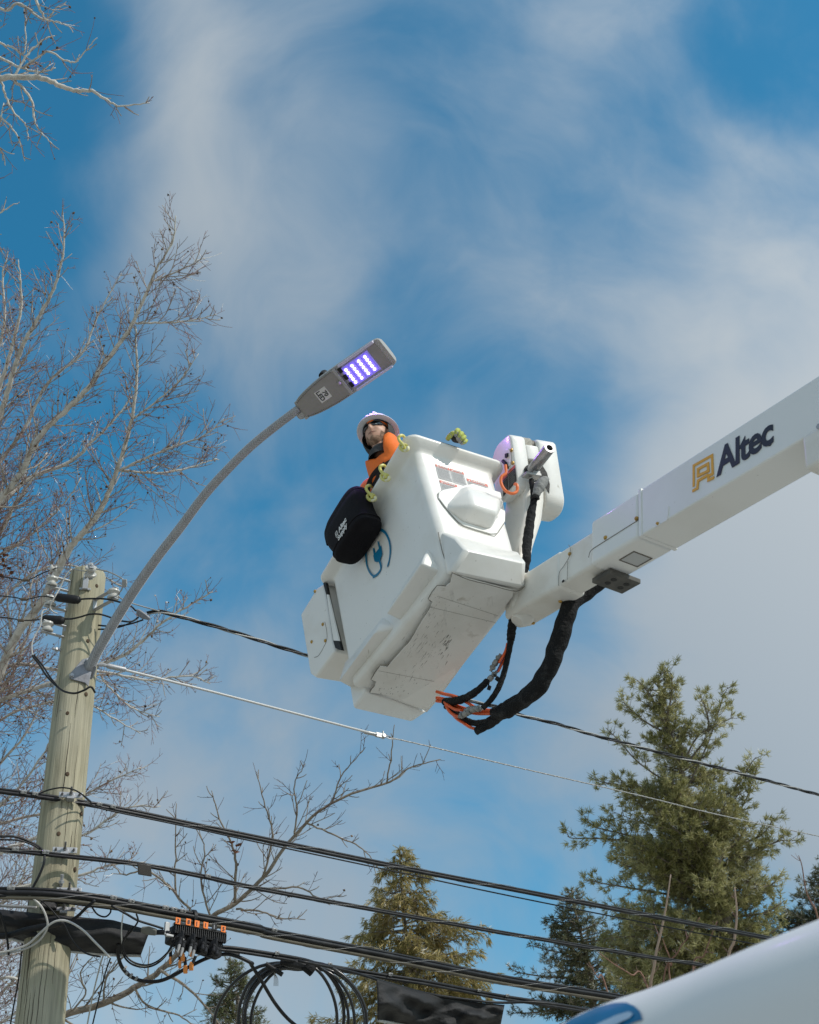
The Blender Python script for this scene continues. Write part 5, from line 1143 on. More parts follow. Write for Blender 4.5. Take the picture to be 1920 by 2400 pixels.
for (x, y, d, t_) in ((215, 275, 10.28, 'beside the topmost thin wire'), (195, 430, 10.1, 'on the middle thin wire'), (170, 600, 9.97, 'on the lowest thin wire')):
    c = P(*cp(x, y), d); mb = MB(); mb.lathe(c-RT*.03, RT, [(.004, 0), (.013, .006), (.014, .05), (.004, .06)], 8); build(mb, 'wire_connector', mat('brown_connector', (.10, .075, .05), .6), None, ('small brown connector '+t_+' left of the pole', 'connector'))
cc_ = P(*cp(1150, 560), 10.0); mb = MB(); mb.prism([P(*cp(*q), 9.98) for q in ((1098, 510), (1130, 515), (1180, 550), (1215, 580), (1205, 600), (1150, 590), (1105, 560))], FW*.035); build(mb, 'wedge_clamp', M_BRK, None, ('grey wedge clamp gripping the service drop behind the lamp arm', 'clamp'), bevel=.008)
mb = MB(); cpp = P(*cp(1008, 300), 9.95); mb.box(cpp, RT*.018, UP*.032, FW*.014); mb.cyl(cpp-RT*.02, cpp+RT*.02, .015, 10); build(mb, 'parallel_clamp', M_ALU, None, ('small bright clamp on the pale wire right of pole top', 'clamp'), bevel=.004)
# leads from the middle cable down to the bundle, left of the pole
wire([(0, 1961, 8.55), (*cq(100, 520), 8.6), (*cq(200, 555), 8.65), (*cq(285, 610), 8.65), (*cq(300, 680), 8.6), (*cq(270, 770), 8.55), (*cq(215, 875), 8.5)], .009, 'black lead curving down the pole\'s left edge from middle cable to bundle')
wire([(0, 1968, 8.55), (*cq(120, 545), 8.6), (*cq(220, 575), 8.64), (*cq(270, 608), 8.65)], .006, 'thinner black lead beside the one curving down the pole\'s left edge')

# ------------------------------------------------------------------ tarpaulins
def sheet(top, bot, zt_or_d, name, lab, nU=56, nV=16, belly=.10, wr=.03, seed=1, hem=None):
    """cloth hung from a line: top and bottom edges in the photograph, folds and belly in depth"""
    rr = random.Random(seed); ph = [rr.uniform(0, 6.28) for _ in range(10)]
    def along(pts, t):
        q = np.array(pts, float); d = np.concatenate([[0], np.cumsum(np.hypot(*np.diff(q, axis=0).T))]); d /= d[-1]
        return np.interp(t, d, q[:, 0]), np.interp(t, d, q[:, 1])
    vs = []
    for j in range(nV+1):
        v = j/nV
        for i in range(nU+1):
            u = i/nU; x0, y0 = along(top, u); x1, y1 = along(bot, u); x, y = x0+(x1-x0)*v, y0+(y1-y0)*v
            d = zt_or_d(x0, y0)
            f = wr*(math.sin(9*u+5*v+ph[0])*.8+math.sin(19*u-8*v+ph[1])*.5+math.sin(31*u+13*v+ph[2])*.28+math.sin(7*u-11*v+ph[3])*.5+.3*math.sin(47*u+21*v+ph[4])*math.sin(17*v+ph[5]))
            vs.append(P(x, y, d-belly*math.sin(math.pi*min(1, v*.9+.08))+f*min(1, v*3)))
    fs = [(j*(nU+1)+i, j*(nU+1)+i+1, (j+1)*(nU+1)+i+1, (j+1)*(nU+1)+i) for j in range(nV) for i in range(nU)]
    mb = MB(); mb.add(vs, fs); root = thing(name, vs[0], lab, 'tarpaulin')
    o = build(mb, 'cloth', M_TARP, root, sharp=180); s_ = o.modifiers.new('thick', 'SOLIDIFY'); s_.thickness = .006
    mb = MB(); e = vs[nV*(nU+1):]; mb.tube(e, .011, 6); build(mb, 'hem', hem or M_TARP, root, sharp=180)
    return root
M_HEM = mat('frayed_grey_hem', (.42, .42, .41), .9, noise=[(60, 2, .4, .6, (.55, .55, .53), .9)])
sheet([(-90, 2120), (0, 2131), (104, 2142), (264, 2156), (352, 2180)], [(-90, 2190), (0, 2194), (70, 2211), (157, 2229), (261, 2238), (330, 2240)], lambda x, y: np.interp(x, [-90, 0, 140, 350], [8.6, 8.55, 8.5, 8.78]), 'wrapped_tarpaulin', 'crumpled black tarpaulin wrapped round cables in front of the pole', seed=3, belly=.10, wr=.028, hem=M_HEM)
sheet([(884, 2296), (960, 2318), (1040, 2338), (1123, 2350), (1183, 2355)], [(886, 2392), (960, 2404), (1032, 2412), (1110, 2418), (1172, 2412)], lambda x, y: depth(Pz(x, y, 4.62)), 'hanging_tarpaulin', 'black tarpaulin sagging from the lowest cable before the brown cedar', seed=8, belly=.08, wr=.055, hem=M_HEM)

# ------------------------------------------------------------------ leads and loops round the wrapped tarpaulin
def wq(pts, d0, d1=None): return [(*cq(a, b), d0+(d1-d0 if d1 else 0)*k/(len(pts)-1)) for k, (a, b) in enumerate(pts)]
wire(wq(((0, 985), (80, 990), (180, 995), (250, 1000)), 8.45), .0105, 'grey metal rod lying along the cables left of the pole', M_STRAND)
wire(wq(((180, 905), (240, 950), (285, 1000), (315, 1070), (320, 1130), (290, 1190), (240, 1240), (160, 1280), (60, 1305), (-60, 1330)), 8.32), .0075, 'pale wire looping down over the tarpaulin and away to the left', M_GREYWIRE)
wire(wq(((-60, 1310), (60, 1290), (180, 1250), (250, 1190), (340, 1110), (400, 1085), (470, 1095), (560, 1150), (640, 1230), (700, 1290), (740, 1335)), 8.28), .0075, 'pale wire arching over the tarpaulin and ending in a plug on the right', M_GREYWIRE)
wire(wq(((250, 930), (320, 985), (380, 1050), (430, 1110), (470, 1190), (520, 1260), (590, 1310), (680, 1330)), 8.33), .006, 'thin black wire slanting across the tarpaulin')
wire(wq(((640, 950), (580, 1000), (530, 1050), (480, 1085)), 8.42), .011, 'short black cable bending down onto the tarpaulin')
wire(wq(((620, 960), (625, 1000), (660, 1045), (710, 1060), (745, 1030), (740, 990), (715, 965)), 8.62), .006, 'small black loop under the bundle right of the pole')
wire(wq(((-40, 1190), (60, 1185), (180, 1150), (300, 1125), (430, 1100)), 8.34), .022, 'fat dark cable end resting along the wrapped tarpaulin')
wire(wq(((0, 1030), (30, 1120), (50, 1220), (60, 1320)), 8.3), .008, 'black lead hanging at the left edge over the tarpaulin')
wire(wq(((750, 985), (850, 1040), (930, 1085), (1040, 1120), (1100, 1140)), 8.5, 8.62), .008, 'thin black wire from the bundle to the terminal box end')
mb = MB(); mb.prism([P(*cq(*q), 8.58) for q in ((950, 1135), (1000, 1130), (1055, 1150), (1050, 1190), (990, 1185), (945, 1165))], FW*.03); build(mb, 'cable_sleeve', mat('grey_brown_sleeve', (.14, .135, .115), .6), None, ('short grey-brown sleeve where cable enters the terminal box', 'cable sleeve'), bevel=.008)
wire(wq(((1040, 1165), (1100, 1165), (1150, 1175)), 8.62), .018, 'stubby black cable entering the terminal box')
wire(wq(((730, 1250), (690, 1340), (655, 1470), (620, 1620), (590, 1782), (560, 1950)), 8.7), .0055, 'thin grey wire dropping to the ground right of the pole, left of two', M_GREYWIRE)
wire(wq(((745, 1340), (710, 1440), (680, 1560), (645, 1700), (610, 1850), (585, 1960)), 8.7), .0055, 'thin dark wire dropping to the ground right of the pole, right of two')
wire(wq(((200, 930), (180, 1050), (150, 1250), (130, 1450), (100, 1620), (70, 1790), (50, 1900)), 8.75), .006, 'thin dark wire dropping left of the pole')
for k, (pts, r, lab) in enumerate((
    (((920, 1040), (930, 1090), (890, 1150), (840, 1210), (820, 1270), (845, 1340), (900, 1385), (980, 1400), (1050, 1380), (1110, 1330), (1160, 1250), (1200, 1190)), .0065, 'outer black drop wire looping from bundle to terminal box ports'),
    (((890, 1120), (850, 1190), (825, 1250), (850, 1325), (910, 1370), (990, 1385), (1060, 1360), (1120, 1310), (1180, 1240), (1230, 1195)), .0055, 'inner black drop wire looping from bundle to terminal box ports'),
    (((830, 1040), (820, 1130), (822, 1230), (840, 1310), (900, 1370), (980, 1392), (1080, 1350), (1150, 1290), (1240, 1210)), .005, 'grey drop wire looping beside the two black ones'))):
    wire(wq(pts, 8.52, 8.60), r, lab, M_GREYWIRE if k == 2 else M_CABLE)
wire(wq(((800, 1240), (795, 1310), (820, 1395), (880, 1460), (960, 1492), (1060, 1495), (1150, 1465), (1260, 1405), (1380, 1345), (1470, 1318), (1540, 1312), (1620, 1335), (1700, 1375)), 8.62, 8.9)+[(*cr(*q), d) for q, d in (((540, 600), 8.95), ((610, 710), 9.0), ((700, 860), 9.05), ((790, 970), 9.1), ((900, 1060), 9.15))], .0135, 'thick black cable in a wide S from tarpaulin to below the coil')
for k, s_ in enumerate(((855, 1440), (885, 1455), (920, 1475), (845, 1405))):
    c = P(*cq(*s_), 8.63); mb = MB(); mb.lathe(c, unit(RT*.8-UP*.5), [(.0155, -.008), (.0155, .008)], 10); build(mb, 'bright_tie', M_STRAND, None, (('second pale tape ring from the left on the S-bent cable', 'third pale tape ring from the left on the S-bent cable', 'rightmost pale tape ring on the S-bent cable', 'leftmost pale tape ring on the S-bent cable')[k], 'tape ring', 'tape rings on the thick cable'))

# ------------------------------------------------------------------ terminal box with numbered orange tags
bx0, bx1 = P(*cq(1150, 1090), 8.66), P(*cq(1522, 1168), 8.88)
TX = unit(bx1-bx0); TL = np.linalg.norm(bx1-bx0); TN = unit((CAM-bx0)-TX*((CAM-bx0)@TX)); TN = unit(TN+V3(0, 0, .35)); TN = unit(TN-TX*(TN@TX)); TU = np.cross(TN, TX); TU = TU if TU[2] > 0 else -TU
tbx = thing('terminal_box', bx0-TU*.2, 'black finned terminal box with numbered orange tags under the cable bundle', 'terminal box')
def TB(a, b, c): return bx0+TX*a*TL+TU*b-TN*c       # along 0..1, up, back
mb = MB(); hull(mb, [TB(.06, -.02, 0), TB(.98, -.02, 0), TB(.98, -.02, .12), TB(.06, -.02, .12), TB(.04, -.12, .01), TB(.14, -.165, .02), TB(.88, -.195, .02), TB(.97, -.17, .01), TB(.97, -.17, .10), TB(.04, -.13, .10)]); build(mb, 'box_body', M_BLACK, tbx, bevel=.008)
mb = MB(); mb.box(TB(.52, -.012, -.01), TX*TL*.46, TU*.010, TN*.02); build(mb, 'top_rail', M_BLACK, tbx, bevel=.004)
for k in range(26):
    mb = MB(); mb.box(TB(.08+.9*k/25, -.050, -.012), TX*.0035, TU*.030, TN*.014); build(mb, 'fin', M_BLACK, tbx)
for k in range(4):
    a = .18+.20*k; c = TB(a, -.115, -.005)
    mb = MB(); hull(mb, [TB(a-.09, -.10, -.01), TB(a, -.055, -.055), TB(a+.09, -.10, -.01), TB(a+.07, -.19, -.01), TB(a-.07, -.19, -.01), TB(a, -.17, -.06)]); pr = build(mb, 'port_wedge', M_BLACK, tbx, bevel=.004)
    for j in range(2):
        o = TB(a-.03+.06*j, -.135-.018*j, -.045); d = unit(-TU*.75+TN*.5-TX*.35)
        mb = MB(); mb.lathe(o, d, [(.018, -.02), (.018, .0), (.013, .004), (.013, .03), (.016, .032), (.016, .05), (.009, .056)], 12); build(mb, 'port', M_BLACK, pr)
        if k < 2:
            mb = MB(); mb.lathe(o+d*.055, d, [(.011, 0), (.011, .05), (.007, .06), (.006, .09)], 10); build(mb, 'plug', mat('grey_plug', (.22, .22, .21), .5), pr)
for k, (ch, px, orange) in enumerate((('3', (1200, 1088), 1), ('8', (1270, 1096), 1), ('1', (1328, 1108), 1), ('1', (1387, 1118), 1), ('1', (1445, 1130), 0), ('5', (1505, 1143), 1))):
    o = RP(*cq(*px), TB(0, 0, -.032), TN)
    mb = MB(); mb.box(o, TX*.0195, TU*.0235, TN*.003); tg_ = build(mb, 'number_tag', M_TAG if orange else M_BLACK, tbx, bevel=.002, seg=1)
    if not orange: tg_['label'] = 'black tag among orange ones'
    mb = MB(); text_on(mb, ch, o-TX*.009*(.7 if ch == '1' else 1)-TU*.0145+TN*.003, TX, TU, TN, h=.029, bold=.015); build(mb, 'tag_number', M_CHAR if orange else M_LABEL_GREY, tg_, smooth=False)
mb = MB(); mb.box(TB(-.03, -.05, .02), TX*.018, TU*.045, TN*.01); mb.box(TB(-.0, -.10, .0), TX*.03, TU*.008, TN*.012); build(mb, 'hanger_plate', M_ALU, tbx, bevel=.003)
# orange end tags on black tails
tails = [((1245, 1250), (1240, 1300), (1232, 1335), .9, 'orange end tag in the middle of the cluster below the terminal box'), ((1290, 1210), (1290, 1270), (1286, 1305), .55, 'narrow orange end tag hanging highest below the terminal box'), ((1215, 1330), (1215, 1360), (1212, 1382), .65, 'orange end tag just left of the middle of the cluster'),
         ((1245, 1330), (1250, 1385), (1250, 1418), .9, 'lowest orange end tag, bottom of the cluster'), ((1320, 1325), (1300, 1370), (1290, 1398), .9, 'orange end tag at the right end of the cluster'), ((1150, 1290), (1150, 1330), (1148, 1355), .5, 'orange end tag hanging apart at the left of the cluster')]
for a, b, c_, w, lab in tails:
    r_ = thing('end_tag', P(*cq(*c_), 8.6), lab, 'tag', 'orange end tags on black tails')
    mb = MB(); mb.tube(catmull([P(*cq(*a), 8.62), P(*cq(*b), 8.6)], 4), [.011, .012], 10); build(mb, 'tail', M_BLACK, r_)
    mb = MB(); o = P(*cq(*c_), 8.6); mb.box(o, RT*.017*w, UP*.026, FW*.006); mb.box(o+UP*.012, RT*.012*w, UP*.024, FW*.009); build(mb, 'tag', M_TAG2, r_, bevel=.008)
# dark twig-like clip
# ------------------------------------------------------------------ coil of spare cable
coil = thing('cable_coil', P(703, 2255, 9.12), 'big coil of spare black cable tied under the lower cable', 'cable coil')
M_COIL = mat('glossy_black_cable', (.020, .020, .021), .22, noise=[(6, 3, .5, .8, (.05, .05, .05), .6)])
for k, (cx, cy, rx, ry, r, dz) in enumerate(((805, 1015, 515, 440, .0125, -.06), (812, 965, 365, 385, .0125, .05), (806, 970, 325, 375, .012, -.02), (850, 950, 350, 360, .011, .03), (905, 970, 395, 375, .0125, .07), (890, 1000, 340, 410, .012, .0))):
    pts = []
    for a in np.linspace(0, 2*math.pi, 60):
        x = cx+rx*math.sin(a)*(1+.03*math.sin(2*a+k)); y = cy-ry*math.cos(a)
        f = max(0, math.cos(a))**6; x = x*(1-f)+(860+ (x-cx)*.75)*f; y = y*(1-f)+(595+k*9)*f
        pts.append(P(*cr(x, y), 9.15+dz*math.sin(a)*1.2+.008*k))
    mb = MB(); mb.tube(pts, r, 9, caps=False); build(mb, 'loop', M_COIL, coil, sharp=180)
mb = MB(); mb.tube(catmull([P(*cr(*q), 9.12) for q in ((740, 590), (800, 592), (870, 605), (960, 640))], 4), [.02, .036, .036, .03], 10); build(mb, 'tape_wrap', M_BLACK, coil)
mb = MB(); mb.tube([P(*cr(905, 610), 9.1), P(*cr(960, 655), 9.1)], .04, 10); build(mb, 'tie', M_CLOTH, coil)
mb = MB(); mb.tube([P(*cr(640, 600), 9.1), P(*cr(755, 675), 9.08)], .017, 10); build(mb, 'cable_end', M_BLACK, None, ('blunt black cable end poking out inside the coil', 'cable end'))
mb = MB()
for k in range(5): mb.tube(catmull([P(*cr(700, 650+k*3), 9.1), P(*cr(698+k*6, 700), 9.1), P(*cr(696+k*7, 750), 9.1)], 3), .0018, 5)
build(mb, 'frayed_wires', M_STRAND, None, ('thin frayed wire ends hanging inside the coil', 'wire ends'))
mb = MB(); o = P(*cr(420, 520), 8.95); mb.box(o, TX*.05, UPZ*.03, TN*.02); build(mb, 'cable_bracket', M_BLACK, None, ('black bracket on the cable between terminal box and coil', 'bracket'), bevel=.008)

# ------------------------------------------------------------------ bare trees
M_BARK = mat('pale_grey_bark', (.58, .555, .51), .85, noise=[(14, 4, .48, .66, (.32, .285, .24), .7), (5, 4, .55, .75, (.15, .12, .095), .7)], bump=(30, .5))
M_BRANCH = mat('grey_tan_branch', (.42, .37, .31), .85, noise=[(9, 4, .42, .62, (.24, .195, .155), .85)])
M_BARK_D = mat('grey_brown_bark', (.25, .21, .165), .88, noise=[(12, 4, .42, .65, (.14, .11, .085), .85), (4, 4, .55, .75, (.33, .29, .24), .6)], bump=(30, .6))
M_TWIG = leafmat('reddish_twig', ((.19, .13, .11), (.36, .23, .21), (.52, .42, .37), (.30, .17, .165)), .7, 0)
M_TWIG_D = leafmat('dark_twig', ((.06, .045, .037), (.12, .085, .07), (.20, .15, .12), (.16, .09, .08)), .7, 0)
M_CONE = leafmat('dark_cone', ((.035, .022, .015), (.075, .042, .022), (.20, .12, .055)), .8, 0)
M_DEAD = leafmat('dead_leaf', ((.16, .055, .02), (.25, .10, .035), (.10, .04, .02)), .8, .2)
def batch_tubes(items, n, name, m, parent, kind='stuff'):
    V, Fc, b = [], [], 0
    groups = {}
    for pts, r0, r1 in items: groups.setdefault(len(pts), []).append((pts, r0, r1))
    ang = np.arange(n)*2*math.pi/n
    for k, g_ in groups.items():
        Pn = np.array([q[0] for q in g_]); r0 = np.array([q[1] for q in g_]); r1 = np.array([q[2] for q in g_])
        T = np.gradient(Pn, axis=1); T /= np.linalg.norm(T, axis=2, keepdims=True)+1e-9
        ref = np.where(np.abs(T[:, :, 2:3]) < .9, np.array([0, 0, 1.]), np.array([1., 0, 0])); U = np.cross(T, ref); U /= np.linalg.norm(U, axis=2, keepdims=True)+1e-9
        Wd = np.cross(T, U); R = r0[:, None]+(r1-r0)[:, None]*np.linspace(0, 1, k)[None]
        ring = Pn[:, :, None]+R[:, :, None, None]*(np.cos(ang)[None, None, :, None]*U[:, :, None]+np.sin(ang)[None, None, :, None]*Wd[:, :, None])
        M_ = len(g_); V.append(ring.reshape(-1, 3))
        idx = (np.arange(M_)[:, None, None]*k+np.arange(k-1)[None, :, None])*n+np.arange(n)[None, None, :]
        nx = (np.arange(M_)[:, None, None]*k+np.arange(k-1)[None, :, None])*n+(np.arange(n)[None, None, :]+1) % n
        Fc.append((np.stack([idx, nx, nx+n, idx+n], -1)+b).reshape(-1, 4)); b += M_*k*n
    return build_np(np.concatenate(V), np.concatenate(Fc), name, m, parent, kind, smooth=True)
def perp(t, rng):
    a = rng.normal(size=3); a -= t*(a@t); return unit(a)
def arcpts(p, d, L, rng, k=4, up=.25, wob=.10):
    pts = [p]; s_ = L/(k-1)
    for i in range(k-1):
        d = unit(d+V3(0, 0, up/k)+rng.normal(size=3)*wob); pts.append(pts[-1]+d*s_)
    return np.array(pts)
def branchlets(path, r0, r1, rng, dens=1.0, len1=.75, start=.06, flat=.6, level2=True, cones=.25, seclist=None, twigs=None, cone=None, up=.55):
    """secondaries, tertiaries and twigs along a limb"""
    c = resample(path, .03); n = len(c); L = n*.03
    s_ = start*L
    while s_ < L-.02:
        i = min(int(s_/.03), n-2); f = s_/L; t = unit(c[min(i+1, n-1)]-c[max(i-1, 0)])
        pv = perp(t, rng); pv = unit(pv*V3(1, flat, 1)); d = unit(t*rng.uniform(.45, .9)+pv*rng.uniform(.5, .85))
        l = len1*(1-.70*f)*rng.uniform(.4, 1.2); rr = max(.0056, (r0+(r1-r0)*f)*.36)
        a = arcpts(c[i], d, l, rng, 7, up, .075); seclist.append((a, rr, .0038))
        ca = resample(a, .02); m_ = len(ca); q = .12*l
        while q < l*.99:
            j = min(int(q/.02), m_-2); t2 = unit(ca[j+1]-ca[max(j-1, 0)]); pv = perp(t2, rng); l2 = (.48 if level2 else .2)*(1-.5*q/l)*rng.uniform(.3, 1.1)*min(1.3, .5+l)
            b_ = arcpts(ca[j], unit(t2*rng.uniform(.4, .9)+pv*rng.uniform(.5, .9)), l2, rng, 5, up*.9, .08); twigs.append((b_, .0036, .0022))
            for h in range(rng.integers(0, 4)):
                w_ = rng.integers(1, 4); t3 = unit(b_[w_]-b_[w_-1]); pv = perp(t3, rng); twigs.append((arcpts(b_[w_], unit(t3*.7+pv*.7), l2*rng.uniform(.25, .6), rng, 3, .15, .06), .0027, .0018))
            if rng.random() < cones: cone.append(b_[-1 if rng.random() < .5 else 1]+rng.normal(size=3)*.006)
            q += rng.uniform(.09, .20)/dens
        s_ += rng.uniform(.09, .22)/dens
def cones_mesh(pts, parent, r=.016, seed=0):
    rng = np.random.default_rng(seed); pts = np.array(pts); n = len(pts)
    base = np.array([(1, 0, 0), (-.5, .87, 0), (-.5, -.87, 0), (0, 0, 1.2), (0, 0, -1.2)]); fc = np.array([(0, 1, 3), (1, 2, 3), (2, 0, 3), (1, 0, 4), (2, 1, 4), (0, 2, 4)])
    Rm = np.linalg.qr(rng.normal(size=(n, 3, 3)))[0]; s_ = r*rng.uniform(.5, 1.15, n)
    V = pts[:, None]+np.einsum('nij,kj->nki', Rm, base)*s_[:, None, None]
    build_np(V.reshape(-1, 3), (fc[None]+np.arange(n)[:, None, None]*5).reshape(-1, 3), 'seed_cone', M_CONE, parent, 'stuff')
def bare_tree(label, trunk, limbs, bark, twigm, seed, dens=1., len1=.75, cones=.25, base_r=.16, name='bare_tree', dead=None, group=None):
    rng = np.random.default_rng(seed)
    root = thing(name, (trunk[0][0], trunk[0][1], 0), label, 'tree', group)
    mb = MB(); tp = catmull(trunk, 6); mb.tube(tp, [base_r, base_r*.85, base_r*.65, base_r*.4, .012], 14); build(mb, 'trunk', bark, root, sharp=180)
    tw, cn = [], []
    for path, r0, r1, dk, lk in limbs:
        c = np.array(catmull(path, 6)); c = c+rng.normal(size=c.shape)*.004
        mb = MB(); mb.tube(c, [r0, (r0*.6+r1*.4), r1], 9); lb = build(mb, 'limb', bark, root, sharp=180)
        sec = []; branchlets(c, r0, r1, rng, dens*dk, len1*lk, seclist=sec, twigs=tw, cone=cn, cones=cones)
        batch_tubes(sec, 5, 'branch', M_BRANCH if bark is M_BARK else bark, lb)
    batch_tubes(tw, 3, 'twig', twigm, root); cones_mesh(cn, root, seed=seed)
    for p in (dead or []):
        V = []; F_ = []
        for k in range(9):
            o = p+rng.normal(size=3)*.05; a = perp(V3(0, 0, 1), rng)*.05; b = perp(unit(a), rng)*.035; i = len(V); a = a*.75; b = b*.75; V += [o-a, o+b-a*.2, o+a, o-b*.8]; F_.append((i, i+1, i+2)); F_.append((i, i+2, i+3))
        build_np(np.array(V), np.array(F_), 'dead_leaf_cluster', M_DEAD, root, 'stuff')
    return root
def tr_(pts, d0, d1=None):
    d1 = d0 if d1 is None else d1; n = len(pts); return [P(x, y, d0+(d1-d0)*i/max(1, n-1)) for i, (x, y) in enumerate(pts)]
D = 14.2
hub = P(-150, 1830, D); foot_ = V3(P(-190, 2000, D)[0], P(-190, 2000, D)[1], 0)
h1 = (-40, 1640)
limbs = [
 (tr_([(-150, 1830), (-30, 1650), (6, 1561), (43, 1483), (96, 1413), (130, 1347), (168, 1280), (197, 1246), (236, 1195), (268, 1120), (296, 1033), (315, 951), (321, 864), (318, 765)], D, D-.5), .055, .010, 1.0, 1.0),
 (tr_([(-180, 1420), (-60, 1240), (0, 1171), (51, 1104), (91, 1025), (158, 958), (205, 911), (260, 832), (307, 765), (347, 679), (367, 631), (406, 560), (412, 505)], D-.4, D-.8), .042, .006, .9, .8),
 (tr_([(-180, 1400), (0, 1190), (40, 1144), (79, 1116), (166, 1081), (221, 1029), (276, 974), (311, 927)], D+.4, D+.9), .034, .008, 1.0, .9),
 (tr_([(-150, 1480), (0, 1250), (30, 1190), (67, 1136), (110, 1060)], D+.2, D+.2), .030, .010, 1.0, .9),
 (tr_([(-160, 1300), (-60, 1120), (0, 974), (24, 895), (51, 813), (83, 757), (118, 694), (138, 639), (150, 576), (148, 497)], D+.3, D-.3), .036, .006, .9, .75),
 (tr_([(-160, 1200), (-40, 1000), (0, 907), (28, 813), (49, 726), (48, 660), (43, 608)], D+.8, D+.6), .032, .006, 1.0, .75),
 (tr_([(-150, 1300), (0, 1085), (60, 1000), (110, 900), (190, 830), (230, 740), (285, 640)], D+1.2, D+1.4), .026, .006, .8, .7),
 (tr_([(276, 1104), (335, 1077), (394, 1053), (477, 1022), (524, 982)], D-.3, D-.6), .016, .005, 1.0, .6),
 (tr_([(284, 1104), (386, 1108), (465, 1089), (508, 1073)], D-.3, D), .014, .005, 1.0, .55),
 (tr_([(311, 982), (374, 935), (426, 888), (465, 828)], D-.4, D-.4), .013, .004, 1., .5),
 (tr_([(315, 757), (374, 757), (453, 750), (508, 736)], D-.5, D-.6), .013, .004, 1., .5),
 (tr_([(363, 659), (434, 627), (481, 604)], D-.5, D-.6), .010, .004, 1., .45),
 (tr_([(-30, 1650), (120, 1600), (255, 1550), (313, 1521), (380, 1460), (449, 1416), (499, 1387)], D-.2, D-.6), .026, .005, .9, .6),
 (tr_([(-30, 1650), (20, 1561), (133, 1570), (232, 1573), (348, 1593), (441, 1584), (493, 1602)], D+.2, D), .024, .005, .9, .6),
 (tr_([(232, 1579), (261, 1616), (307, 1657), (374, 1680)], D, D), .013, .005, .9, .5),
 (tr_([(-150, 1780), (-20, 1700), (60, 1660), (180, 1640), (260, 1680), (330, 1720)], D+.6, D+.6), .02, .005, 1.0, .6),
 (tr_([(-150, 2100), (0, 2000), (100, 1960), (195, 1957), (296, 1895), (376, 1891)], D-.5, D-.8), .026, .005, .9, .6),
 (tr_([(-150, 2140), (40, 2080), (188, 2051), (250, 2030), (340, 2020)], D-.3, D-.3), .022, .005, .9, .6),
 (tr_([(-150, 2000), (-20, 1900), (40, 1850), (100, 1770), (140, 1700)], D, D), .022, .006, 1.0, .7),
 (tr_([(-150, 1950), (0, 1790), (60, 1720), (90, 1660)], D+.5, D+.5), .02, .006, 1.0, .7),
 (tr_([(-160, 1600), (-40, 1460), (30, 1380), (110, 1330), (190, 1330), (280, 1370)], D+1, D+1), .022, .006, 1.1, .7),
 (tr_([(-160, 1150), (-30, 880), (10, 760), (6, 650), (20, 590)], D+1.4, D+1.4), .024, .006, 1.0, .7),
 (tr_([(-150, 1500), (-40, 1330), (20, 1290), (90, 1240), (150, 1180), (190, 1120)], D+1.5, D+1.6), .022, .006, 1.0, .7),
 (tr_([(-120, 2290), (30, 2200), (130, 2150), (190, 2120)], D, D), .02, .006, 1.0, .7),
 (tr_([(-120, 2420), (0, 2330), (60, 2260), (80, 2200)], D, D), .02, .006, 1.0, .7),
]
limbs += [(tr_([(-150, 2200), (0, 2120), (50, 2060), (70, 1990)], D+.8, D+.8), .02, .006, 1., .7), (tr_([(-140, 2480), (0, 2400), (90, 2330), (150, 2300)], D+.5, D+.5), .02, .006, 1., .7), (tr_([(-140, 2350), (20, 2290), (60, 2330), (110, 2390)], D-.3, D-.3), .018, .006, 1., .6), (tr_([(-150, 1980), (0, 1930), (120, 1900), (260, 1830), (330, 1800)], D+1, D+.9), .022, .005, 1., .7), (tr_([(-150, 1700), (0, 1620), (60, 1500), (80, 1420), (90, 1350)], D+1.2, D+1.2), .022, .006, 1., .7)]
trunk = [foot_, P(-200, 2150, D), P(-185, 1900, D), P(-170, 1600, D+.1), P(-170, 1300, D+.2), P(-165, 1100, D+.5)]
bare_tree('tall bare tree with pale limbs and small dark cones behind the utility pole', trunk, limbs, M_BARK, M_TWIG, 11, dens=2.15, len1=1.08, cones=.24, dead=[P(6, 1312, D-.6), P(14, 1335, D-.6)])
